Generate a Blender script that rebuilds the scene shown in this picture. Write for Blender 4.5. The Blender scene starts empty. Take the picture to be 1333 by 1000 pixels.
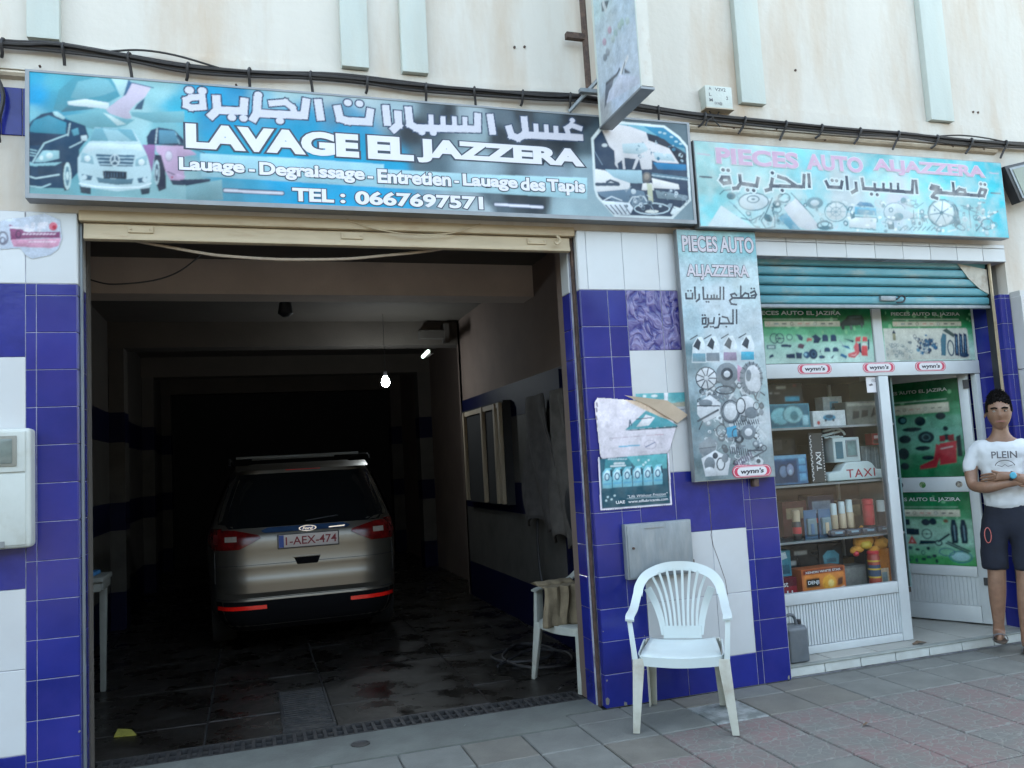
import bpy, bmesh, math, random
import numpy as np
from mathutils import Vector, Matrix
random.seed(11)
R=math.radians
S=bpy.context.scene; C=S.collection
# ------------------------------------------------ camera
cam=bpy.data.cameras.new('camera'); co=bpy.data.objects.new('camera',cam); C.objects.link(co)
cam.sensor_width=36; cam.lens=1074.65/1333*36; cam.clip_start=.05; cam.clip_end=500
cr_=Vector((0.95217516,-0.30049002,-0.05539144)); cu_=Vector((0.02472312,-0.10492178,0.99417312)); cf_=Vector((0.30455087,0.9479964,0.09247486))
co.matrix_world=Matrix(((cr_.x,cu_.x,-cf_.x,0),(cr_.y,cu_.y,-cf_.y,-4.89),(cr_.z,cu_.z,-cf_.z,1.563),(0,0,0,1)))
S.camera=co
# ------------------------------------------------ world, sun, exposure
SUN_EL,SUN_AZ=48,12          # sun stands behind the building, the street side lies in open shade
w=bpy.data.worlds.new('World'); S.world=w; w.use_nodes=True; nt=w.node_tree; nt.nodes.clear()
sk=nt.nodes.new('ShaderNodeTexSky'); sk.sky_type='NISHITA'; sk.sun_disc=False; sk.sun_elevation=R(SUN_EL); sk.sun_rotation=R(SUN_AZ)
sk.air_density=.75; sk.dust_density=3.0; sk.ozone_density=0
bg=nt.nodes.new('ShaderNodeBackground'); bg.inputs[1].default_value=.13
wo=nt.nodes.new('ShaderNodeOutputWorld'); hz_=nt.nodes.new('ShaderNodeVectorMath'); hz_.operation='MULTIPLY'; hz_.inputs[1].default_value=(1.14,1.01,.77); nt.links.new(sk.outputs[0],hz_.inputs[0]); nt.links.new(hz_.outputs[0],bg.inputs[0]); nt.links.new(bg.outputs[0],wo.inputs[0])
sl=bpy.data.lights.new('sun','SUN'); sl.energy=4; sl.angle=R(.5); sl.color=(1,.93,.82)
so=bpy.data.objects.new('sun',sl); C.objects.link(so)
d=Vector((math.sin(R(SUN_AZ))*math.cos(R(SUN_EL)),math.cos(R(SUN_AZ))*math.cos(R(SUN_EL)),math.sin(R(SUN_EL))))
so.rotation_euler=d.to_track_quat('Z','Y').to_euler(); so.location=(0,20,20)
S.view_settings.view_transform='Standard'; S.view_settings.look='None'; S.view_settings.gamma=1; S.view_settings.exposure=3.8
S.view_settings.use_curve_mapping=False
S.render.engine='CYCLES'; S.cycles.max_bounces=7; S.cycles.diffuse_bounces=4; S.cycles.glossy_bounces=3; S.cycles.transparent_max_bounces=12
S.cycles.sample_clamp_indirect=6; S.cycles.use_denoising=True; S.cycles.caustics_reflective=False; S.cycles.caustics_refractive=False

# ------------------------------------------------ helpers
def lin(c,g=1.0):
    if isinstance(c,str): c=tuple(int(c[i:i+2],16) for i in (0,2,4))
    return tuple((((v/255)/12.92 if v/255<=.04045 else ((v/255+.055)/1.055)**2.4))*g for v in c)
MATS={}
def mat(n,col,rough=.6,var=.12,sc=6,col2=None,amt=.5,stretch=(1,1,1),bump=0,bsc=60,metal=0,coat=0,detail=6,lo=.45,hi=.7,spec=.5,rvar=0,emit=0,objvar=0):
    if n in MATS: return MATS[n]
    m=bpy.data.materials.new(n); m.use_nodes=True; t=m.node_tree; N=t.nodes; L=t.links
    b=N['Principled BSDF']; b.inputs['Roughness'].default_value=rough; b.inputs['Metallic'].default_value=metal
    b.inputs['Coat Weight'].default_value=coat; b.inputs['Specular IOR Level'].default_value=spec
    g=N.new('ShaderNodeNewGeometry'); mp=N.new('ShaderNodeMapping'); mp.inputs['Scale'].default_value=stretch; L.new(g.outputs['Position'],mp.inputs[0])
    nz=N.new('ShaderNodeTexNoise'); nz.inputs['Scale'].default_value=sc; nz.inputs['Detail'].default_value=detail; nz.inputs['Roughness'].default_value=.6; L.new(mp.outputs[0],nz.inputs[0])
    mr=N.new('ShaderNodeMapRange'); mr.inputs[1].default_value=.3; mr.inputs[2].default_value=.7; mr.inputs[3].default_value=1-var; mr.inputs[4].default_value=1+var; L.new(nz.outputs[0],mr.inputs[0])
    hs=N.new('ShaderNodeVectorMath'); hs.operation='SCALE'; hs.inputs[0].default_value=col[:3]; L.new(mr.outputs[0],hs.inputs['Scale'])
    out=hs.outputs[0]
    if objvar:
        oi=N.new('ShaderNodeObjectInfo'); m3=N.new('ShaderNodeMapRange'); m3.inputs[3].default_value=1-objvar; m3.inputs[4].default_value=1+objvar; L.new(oi.outputs['Random'],m3.inputs[0]); h3=N.new('ShaderNodeVectorMath'); h3.operation='SCALE'; L.new(out,h3.inputs[0]); L.new(m3.outputs[0],h3.inputs['Scale']); out=h3.outputs[0]
    if col2 is not None:
        n2=N.new('ShaderNodeTexNoise'); n2.inputs['Scale'].default_value=sc*.7; n2.inputs['Detail'].default_value=8; n2.inputs['Roughness'].default_value=.65
        ad=N.new('ShaderNodeVectorMath'); ad.operation='ADD'; ad.inputs[1].default_value=(7.3,2.1,4.4); L.new(mp.outputs[0],ad.inputs[0]); L.new(ad.outputs[0],n2.inputs[0])
        m2=N.new('ShaderNodeMapRange'); m2.inputs[1].default_value=lo; m2.inputs[2].default_value=hi; m2.inputs[3].default_value=0; m2.inputs[4].default_value=amt; L.new(n2.outputs[0],m2.inputs[0])
        mx=N.new('ShaderNodeMix'); mx.data_type='RGBA'; L.new(m2.outputs[0],mx.inputs[0]); L.new(out,mx.inputs[6]); mx.inputs[7].default_value=(*col2[:3],1); out=mx.outputs[2]
    L.new(out,b.inputs['Base Color'])
    if emit: L.new(out,b.inputs['Emission Color']); b.inputs['Emission Strength'].default_value=emit
    if rvar:
        r2=N.new('ShaderNodeMapRange'); r2.inputs[1].default_value=.35; r2.inputs[2].default_value=.65; r2.inputs[3].default_value=rough-rvar; r2.inputs[4].default_value=rough+rvar; L.new(nz.outputs[0],r2.inputs[0]); L.new(r2.outputs[0],b.inputs['Roughness'])
    if bump:
        nb=N.new('ShaderNodeTexNoise'); nb.inputs['Scale'].default_value=bsc; nb.inputs['Detail'].default_value=4; L.new(g.outputs['Position'],nb.inputs[0])
        bp=N.new('ShaderNodeBump'); bp.inputs['Strength'].default_value=bump; bp.inputs['Distance'].default_value=.01; L.new(nb.outputs[0],bp.inputs['Height']); L.new(bp.outputs[0],b.inputs['Normal'])
    MATS[n]=m; return m
def emat(n,col,st):
    m=bpy.data.materials.new(n); m.use_nodes=True; b=m.node_tree.nodes['Principled BSDF']; b.inputs['Base Color'].default_value=(*col,1)
    b.inputs['Emission Color'].default_value=(*col,1); b.inputs['Emission Strength'].default_value=st; return m
def vmat(n,rough=.35,coat=.0,fade=.15):
    m=bpy.data.materials.new(n); m.use_nodes=True; t=m.node_tree; N=t.nodes; L=t.links; b=N['Principled BSDF']
    a=N.new('ShaderNodeAttribute'); a.attribute_name='Col'; b.inputs['Roughness'].default_value=rough; b.inputs['Coat Weight'].default_value=coat; b.inputs['Specular IOR Level'].default_value=.22
    g=N.new('ShaderNodeNewGeometry'); nz=N.new('ShaderNodeTexNoise'); nz.inputs['Scale'].default_value=9; nz.inputs['Detail'].default_value=8; L.new(g.outputs['Position'],nz.inputs[0])
    mr=N.new('ShaderNodeMapRange'); mr.inputs[1].default_value=.42; mr.inputs[2].default_value=.75; mr.inputs[3].default_value=0; mr.inputs[4].default_value=fade; L.new(nz.outputs[0],mr.inputs[0])
    mx=N.new('ShaderNodeMix'); mx.data_type='RGBA'; L.new(mr.outputs[0],mx.inputs[0]); L.new(a.outputs['Color'],mx.inputs[6]); mx.inputs[7].default_value=(.52,.53,.50,1)
    L.new(mx.outputs[2],b.inputs['Base Color']); return m

def new_obj(name,me,parent=None,**k):
    o=bpy.data.objects.new(name,me); C.objects.link(o)
    if parent is not None: o.parent=parent
    for a,b in k.items():
        if b is not None: o[a]=b
    return o
WORLD={}
def thing(name,label,cat,loc=(0,0,0),rot=0,world=True,group=None):
    o=bpy.data.objects.new(name,None); C.objects.link(o); o.location=loc; o.rotation_euler=(0,0,R(rot)); o.empty_display_size=.1
    o['label']=label; o['category']=cat
    if group: o['group']=group
    WORLD[o.name]=Vector(loc) if world else Vector((0,0,0)); return o
def origin_of(p):
    while p is not None:
        if p.name in WORLD: return WORLD[p.name]
        p=p.parent
    return Vector((0,0,0))
class M:
    def __init__(s): s.v=[]; s.f=[]
    def add(s,vs,fs):
        n=len(s.v); s.v+= [tuple(v) for v in vs]; s.f+= [tuple(i+n for i in f) for f in fs]; return s
    def box(s,x0,x1,y0,y1,z0,z1):
        return s.add([(x0,y0,z0),(x1,y0,z0),(x1,y1,z0),(x0,y1,z0),(x0,y0,z1),(x1,y0,z1),(x1,y1,z1),(x0,y1,z1)],
          [(0,3,2,1),(4,5,6,7),(0,1,5,4),(1,2,6,5),(2,3,7,6),(3,0,4,7)])
    def hexa(s,lo,hi): # two quads of 4 points
        return s.add(list(lo)+list(hi),[(0,3,2,1),(4,5,6,7),(0,1,5,4),(1,2,6,5),(2,3,7,6),(3,0,4,7)])
    def prism(s,pts,y0,y1): # polygon in xz pushed along y
        n=len(pts); return s.add([(x,y0,z) for x,z in pts]+[(x,y1,z) for x,z in pts],[tuple(range(n)),tuple(range(2*n-1,n-1,-1))]+[(i,i+n,(i+1)%n+n,(i+1)%n) for i in range(n)])
    def prism_x(s,pts,x0,x1): # polygon in yz pushed along x
        n=len(pts); return s.add([(x0,y,z) for y,z in pts]+[(x1,y,z) for y,z in pts],[tuple(range(n)),tuple(range(2*n-1,n-1,-1))]+[(i,i+n,(i+1)%n+n,(i+1)%n) for i in range(n)])
    def plate(s,pts,z0,z1):
        n=len(pts); return s.add([(x,y,z0) for x,y in pts]+[(x,y,z1) for x,y in pts],[tuple(range(n)),tuple(range(2*n-1,n-1,-1))]+[(i,i+n,(i+1)%n+n,(i+1)%n) for i in range(n)])
    def tube(s,pts,r,n=8,cap=True):
        pts=[Vector(p) for p in pts]; rr=r if isinstance(r,(list,tuple)) else [r]*len(pts); b=len(s.v); up=None
        for i,p in enumerate(pts):
            t=(pts[min(i+1,len(pts)-1)]-pts[max(i-1,0)]).normalized()
            if up is None: up=t.orthogonal().normalized()
            up=(up-t*up.dot(t)).normalized(); sd=t.cross(up)
            for k in range(n):
                a=2*math.pi*k/n; s.v.append(tuple(p+(up*math.cos(a)+sd*math.sin(a))*rr[i]))
        for i in range(len(pts)-1):
            for k in range(n): s.f.append((b+i*n+k,b+i*n+(k+1)%n,b+(i+1)*n+(k+1)%n,b+(i+1)*n+k))
        if cap: s.f.append(tuple(b+k for k in range(n-1,-1,-1))); s.f.append(tuple(b+(len(pts)-1)*n+k for k in range(n)))
        return s
    def lathe(s,prof,c=(0,0,0),n=16,axis='z'):
        b=len(s.v)
        for r,h in prof:
            for k in range(n):
                a=2*math.pi*k/n; x,y=r*math.cos(a),r*math.sin(a)
                s.v.append((c[0]+x,c[1]+y,c[2]+h) if axis=='z' else (c[0]+x,c[1]+h,c[2]+y) if axis=='y' else (c[0]+h,c[1]+x,c[2]+y))
        for i in range(len(prof)-1):
            for k in range(n): s.f.append((b+i*n+k,b+i*n+(k+1)%n,b+(i+1)*n+(k+1)%n,b+(i+1)*n+k))
        s.f.append(tuple(b+k for k in range(n-1,-1,-1))); s.f.append(tuple(b+(len(prof)-1)*n+k for k in range(n))); return s
    def ribbon(s,pts,w,t,side,res=6): # flat bar along a curve; side(i) gives the wide direction
        P=crv(pts,res); n=len(P); b=len(s.v)
        for i,p in enumerate(P):
            T=(P[min(i+1,n-1)]-P[max(i-1,0)]).normalized(); f=i/(n-1)
            sd=Vector(side(f)); sd=(sd-T*sd.dot(T)).normalized(); nn=T.cross(sd); ww=w(f) if callable(w) else w; tt=t(f) if callable(t) else t
            for a,c in ((-1,-1),(1,-1),(1,1),(-1,1)): s.v.append(tuple(p+sd*a*ww/2+nn*c*tt/2))
        for i in range(n-1):
            for k in range(4): s.f.append((b+i*4+k,b+i*4+(k+1)%4,b+(i+1)*4+(k+1)%4,b+(i+1)*4+k))
        s.f.append((b+3,b+2,b+1,b)); e=b+(n-1)*4; s.f.append((e,e+1,e+2,e+3)); return s
    def build(s,name,m,parent=None,smooth=False,bevel=0,seg=2,label=None,kind=None,sub=0,**k):
        o_=origin_of(parent); me=bpy.data.meshes.new(name)
        me.from_pydata([(x-o_.x,y-o_.y,z-o_.z) for x,y,z in s.v],[],s.f); me.materials.append(m)
        bm=bmesh.new(); bm.from_mesh(me); bmesh.ops.recalc_face_normals(bm,faces=bm.faces)
        if bevel: 
            ed=[e for e in bm.edges if len(e.link_faces)==2 and e.calc_face_angle(0)>R(30)]
            bmesh.ops.bevel(bm,geom=ed,offset=bevel,segments=seg,profile=.6,affect='EDGES',clamp_overlap=True)
        bm.to_mesh(me); bm.free()
        if smooth or bevel:
            me.polygons.foreach_set('use_smooth',[True]*len(me.polygons)); 
            try: me.set_sharp_from_angle(angle=R(40))
            except Exception: pass
        o=new_obj(name,me,parent,label=label,kind=kind,**k)
        if sub: md=o.modifiers.new('s','SUBSURF'); md.levels=sub; md.render_levels=sub
        return o
def crv(pts,res=6):
    P=[Vector(p) for p in pts]; out=[]
    for i in range(len(P)-1):
        a=P[max(i-1,0)];b=P[i];c=P[i+1];d_=P[min(i+2,len(P)-1)]
        for k in range(res):
            t=k/res; out.append(.5*((2*b)+(c-a)*t+(2*a-5*b+4*c-d_)*t*t+(3*b-a-3*c+d_)*t**3))
    out.append(P[-1]); return out
# ---- flat print: paint a grid of coloured points
def paint(x0,x1,z0,z1,nx,bgp,items,gain=.8,noise=.03,base='cccccc',seed=1):
    nz=max(4,int(nx*(z1-z0)/(x1-x0))); W_,H_=nx*2,nz*2
    X=np.linspace(x0,x1,W_); Z=np.linspace(z0,z1,H_); img=np.zeros((H_,W_,3))
    if bgp:
        gx=np.linspace(x0,x1,150); gz=np.linspace(z0,z1,max(20,int(150*(z1-z0)/(x1-x0)))); GX,GZ=np.meshgrid(gx,gz); acc=np.zeros(GX.shape+(3,)); ws=np.zeros(GX.shape)
        for bx,bz,bc in bgp:
            ww=1/((GX-bx)**2+(GZ-bz)**2+.0003)**2.6; ws+=ww; acc+=ww[...,None]*np.array(lin(bc))
        acc/=ws[...,None]
        ix=np.clip((X-x0)/(x1-x0)*(len(gx)-1),0,len(gx)-1.001); iz=np.clip((Z-z0)/(z1-z0)*(len(gz)-1),0,len(gz)-1.001)
        i0=ix.astype(int); fx=(ix-i0)[None,:,None]; j0=iz.astype(int); fz=(iz-j0)[:,None,None]
        img=(acc[j0][:,i0]*(1-fx)+acc[j0][:,i0+1]*fx)*(1-fz)+(acc[j0+1][:,i0]*(1-fx)+acc[j0+1][:,i0+1]*fx)*fz
    else: img[:]=np.array(lin(base))
    dx=(x1-x0)/(W_-1); dz=(z1-z0)/(H_-1)
    def soft(im,r):
        for ax in (0,1):
            o=im*.0; tot=0
            for k in range(-r,r+1):
                wk=math.exp(-(k/(r*.6+.01))**2/2); o+=np.roll(im,k,ax)*wk; tot+=wk
            im=o/tot
        return im
    rg_=np.random.default_rng(seed+5); blurred=False
    def mottled(im):
        m_=np.ones(im.shape[:2])
        for cells,amp in ((9,.07),(22,.06),(60,.05)):
            ny=max(2,int(cells*H_/W_)+2); q=rg_.normal(0,1,(ny,cells+1)); jx=np.linspace(0,cells-.001,W_); jy=np.linspace(0,ny-1.001,H_)
            a0=jx.astype(int); b0=jy.astype(int); fx_=(jx-a0)[None]; fy_=(jy-b0)[:,None]; fx_=fx_*fx_*(3-2*fx_); fy_=fy_*fy_*(3-2*fy_)
            m_+=amp*((q[b0][:,a0]*(1-fx_)+q[b0][:,np.minimum(a0+1,cells)]*fx_)*(1-fy_)+(q[b0+1][:,a0]*(1-fx_)+q[b0+1][:,np.minimum(a0+1,cells)]*fx_)*fy_)
        return im*np.clip(m_,.5,1.5)[...,None]
    items=[i for i in items if i[0]!='s']+['soft']+[i for i in items if i[0]=='s']
    for it_ in items:
        if it_=='soft':
            img=mottled(soft(img,2)); continue
        kd,c,w_,p=it_
        p=np.array(p,float)
        c=np.array(lin(c)); m_=w_/2 if kd=='l' else 0
        a=max(0,int((p[:,0].min()-m_-x0)/dx)-1); b=min(W_,int((p[:,0].max()+m_-x0)/dx)+2); e=max(0,int((p[:,1].min()-m_-z0)/dz)-1); f=min(H_,int((p[:,1].max()+m_-z0)/dz)+2)
        if b<=a or f<=e: continue
        GX,GZ=np.meshgrid(X[a:b],Z[e:f])
        if kd in 'ps':
            ins=np.zeros(GX.shape,bool)
            for i in range(len(p)):
                xa,za=p[i]; xb,zb=p[i-1]
                if za==zb: continue
                ins^=((za>GZ)!=(zb>GZ))&(GX<(xb-xa)*(GZ-za)/(zb-za)+xa)
            if kd=='p' and f-e>16: img[e:f,a:b][ins]=(c[None,None,:]*(.80+.42*(GZ-p[:,1].min())/(np.ptp(p[:,1])+1e-6))[...,None])[ins]
            else: img[e:f,a:b][ins]=c
        else:
            dmin=np.full(GX.shape,1e9)
            for i in range(len(p)-1):
                xa,za=p[i]; xb,zb=p[i+1]; l2=(xb-xa)**2+(zb-za)**2+1e-12
                t=np.clip(((GX-xa)*(xb-xa)+(GZ-za)*(zb-za))/l2,0,1); dmin=np.minimum(dmin,np.hypot(GX-xa-t*(xb-xa),GZ-za-t*(zb-za)))
            img[e:f,a:b][dmin<=w_/2]=c
    img=img.reshape(nz,2,nx,2,3).mean(axis=(1,3))
    rng=np.random.default_rng(seed); n1=rng.normal(0,noise,(nz,nx,1)); 
    return np.clip(img*gain*(1+n1),0,1),nz
def board(name,parent,x0,x1,z0,z1,y,nx,bgp,items,m,gain=.8,noise=.03,base='cccccc',axis='y',label=None,bend=None,kind=None,thick=0):
    img,nz=paint(x0,x1,z0,z1,nx,bgp,items,gain,noise,base); o_=origin_of(parent)
    X,Z=np.meshgrid(np.linspace(x0,x1,nx),np.linspace(z0,z1,nz)); V=np.zeros((nz,nx,3))
    if axis=='y': V[...,0]=X-o_.x; V[...,1]=y-o_.y; V[...,2]=Z-o_.z
    else: V[...,1]=X-o_.y; V[...,0]=y-o_.x; V[...,2]=Z-o_.z
    if bend is not None: V[...,1]+=bend(X,Z)
    idx=np.arange(nx*nz).reshape(nz,nx); F=np.stack([idx[:-1,:-1],idx[:-1,1:],idx[1:,1:],idx[1:,:-1]],-1).reshape(-1,4)
    me=bpy.data.meshes.new(name); me.vertices.add(nx*nz); me.vertices.foreach_set('co',V.reshape(-1)); me.loops.add(F.size); me.loops.foreach_set('vertex_index',F.reshape(-1))
    me.polygons.add(len(F)); me.polygons.foreach_set('loop_start',np.arange(len(F))*4); me.polygons.foreach_set('loop_total',np.full(len(F),4)); me.update()
    at=me.color_attributes.new('Col','FLOAT_COLOR','POINT'); cc=np.ones((nx*nz,4)); cc[:,:3]=img.reshape(-1,3); at.data.foreach_set('color',cc.reshape(-1)); me.materials.append(m)
    return new_obj(name,me,parent,label=label,kind=kind)
# ---- lettering
def split_depth(v,f):
    p=list(range(len(v)))
    def fd(a):
        while p[a]!=a: p[a]=p[p[a]]; a=p[a]
        return a
    for q in f:
        for k in q[1:]: p[fd(q[0])]=fd(k)
    ids={}; out=[]
    ce={}
    for i in range(len(v)): ce.setdefault(fd(i),[]).append(v[i][0])
    order=sorted(ce,key=lambda r:min(ce[r])); rank={r:k for k,r in enumerate(order)}
    return [(rank[fd(i)]%3)*.00022 for i in range(len(v))]
def text_geo(body,off=0,shear=0,sp=1.0,res=4):
    c=bpy.data.curves.new('t','FONT'); c.body=body; c.offset=off; c.shear=shear; c.space_character=sp; c.resolution_u=res
    o=bpy.data.objects.new('t',c); C.objects.link(o); bpy.context.view_layer.update()
    me=bpy.data.meshes.new_from_object(o.evaluated_get(bpy.context.evaluated_depsgraph_get()))
    v=np.array([tuple(q.co)[:2] for q in me.vertices]); f=[tuple(q.vertices) for q in me.polygons]
    bpy.data.objects.remove(o); bpy.data.curves.remove(c); bpy.data.meshes.remove(me); return v,f
def letters(name,parent,body,x0,x1,z0,z1,y,m,off=.02,out=None,outw=.03,shear=0,sp=1.0,flip=1,vert=False,up=.0012,axis='y'):
    """fit body into x0..x1, z0..z1 (caps height for latin), facing -y; out = outline material"""
    v,f=text_geo(body,off,shear,sp); a=v.min(0); b=v.max(0); o_=origin_of(parent)
    def place(v_,yy):
        if vert: # runs upwards
            return [(x0+(x1-x0)*(1-(q[1]-a[1])/(b[1]-a[1])),yy,z0+(z1-z0)*(q[0]-a[0])/(b[0]-a[0])) for q in v_]
        return [(x0+(x1-x0)*(q[0]-a[0])/(b[0]-a[0]),yy,z0+(z1-z0)*(q[1]-a[1])/(b[1]-a[1])) for q in v_]
    dp=split_depth(v,f); mm=M(); mm.add([(q[0],q[1]-e,q[2]) for q,e in zip(place(v,y),dp)],f); me_o=mm.build(name,m,parent)
    if out is not None:
        v2,f2=text_geo(body,off+outw,shear,sp); M().add([(q[0],q[1]-e,q[2]) for q,e in zip(place(v2,y+up),split_depth(v2,f2))],f2).build(name+'_outline',out,parent)
    return me_o
AR={'ق':(0xFED5,4),'ط':(0xFEC1,4),'ع':(0xFEC9,4),'ا':(0xFE8D,2),'ل':(0xFEDD,4),'س':(0xFEB1,4),'ي':(0xFEF1,4),'ر':(0xFEAD,2),'ت':(0xFE95,4),'ج':(0xFE9D,4),'ز':(0xFEAF,2),'ة':(0xFE93,2)}
def shape_ar(s):
    o=[]
    for i,c in enumerate(s):
        if c not in AR: o.append(c); continue
        b,n=AR[c]; pj=i>0 and s[i-1] in AR and AR[s[i-1]][1]==4; nj=i+1<len(s) and s[i+1] in AR and n==4
        o.append(chr(b+(3 if pj and nj else 1 if pj and n==4 else 1 if pj else 2 if nj else 0)))
    return ''.join(reversed(o))
# flat printed artwork: millimetre coordinates on each board
def from_mm(items): return [(k,c,w/1000,[(x/1000,z/1000) for x,z in p]) for k,c,w,p in items]
def from_mm_bg(items): return [(x/1000,z/1000,c) for x,z,c in items]
ART_MAIN_BG=from_mm_bg([(-1064,3758,(30,175,215)),(-1051,3622,(0,165,220)),(-926,3738,(90,185,205)),(-855,3679,(95,180,200)),(-741,3706,(105,175,190)),(-683,3736,(90,170,190)),(-639,3815,(190,225,225)),(-618,3700,(170,220,228)),(-418,3717,(165,220,225)),(-344,3639,(60,185,215)),(-926,3592,(70,160,185)),(-1065,3540,(130,200,215)),(-714,3510,(130,195,205)),(-532,3540,(175,220,225)),(-421,3532,(130,195,205)),(-858,3177,(100,160,170)),(-928,3109,(110,160,165)),(-646,3106,(120,165,170)),(-427,3108,(130,175,180)),(-351,3219,(150,190,195)),(-175,3765,(20,165,215)),(-7,3798,(15,150,200)),(95,3789,(130,190,210)),(251,3802,(175,210,215)),(499,3786,(180,205,210)),(700,3804,(190,212,218)),(-96,3570,(10,165,215)),(332,3583,(20,160,205)),(557,3648,(100,160,190)),(600,3575,(20,165,215)),(240,3419,(0,170,215)),(639,3396,(0,170,215)),(-58,3372,(40,170,205)),(61,3116,(60,165,200)),(234,3206,(0,165,215)),(496,3172,(0,165,215)),(675,3134,(10,165,215)),(-65,3101,(80,160,185)),(918,3702,(171,198,207)),(982,3595,(45,53,60)),(1150,3761,(83,100,110)),(1220,3736,(43,53,60)),(1322,3734,(170,188,196)),(1584,3733,(91,107,118)),(1704,3764,(43,51,58)),(1857,3765,(81,99,110)),(2077,3728,(30,40,50)),(2159,3604,(77,96,107)),(1523,3582,(38,47,55)),(1419,3606,(145,168,175)),(1954,3568,(25,36,46)),(1787,3526,(34,42,51)),(1053,3397,(85,106,117)),(855,3366,(20,165,210)),(1407,3388,(147,173,184)),(1833,3391,(136,159,174)),(2155,3387,(147,173,184)),(825,3117,(0,160,210)),(970,3103,(20,155,200)),(1050,3126,(128,158,173)),(1480,3185,(83,100,110)),(1606,3191,(43,51,58)),(1776,3178,(39,49,57)),(1538,3106,(76,92,103)),(1413,3101,(170,188,196)),(1927,3142,(156,182,190)),(2092,3128,(146,172,180)),(1188,3092,(155,178,185))])
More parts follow.
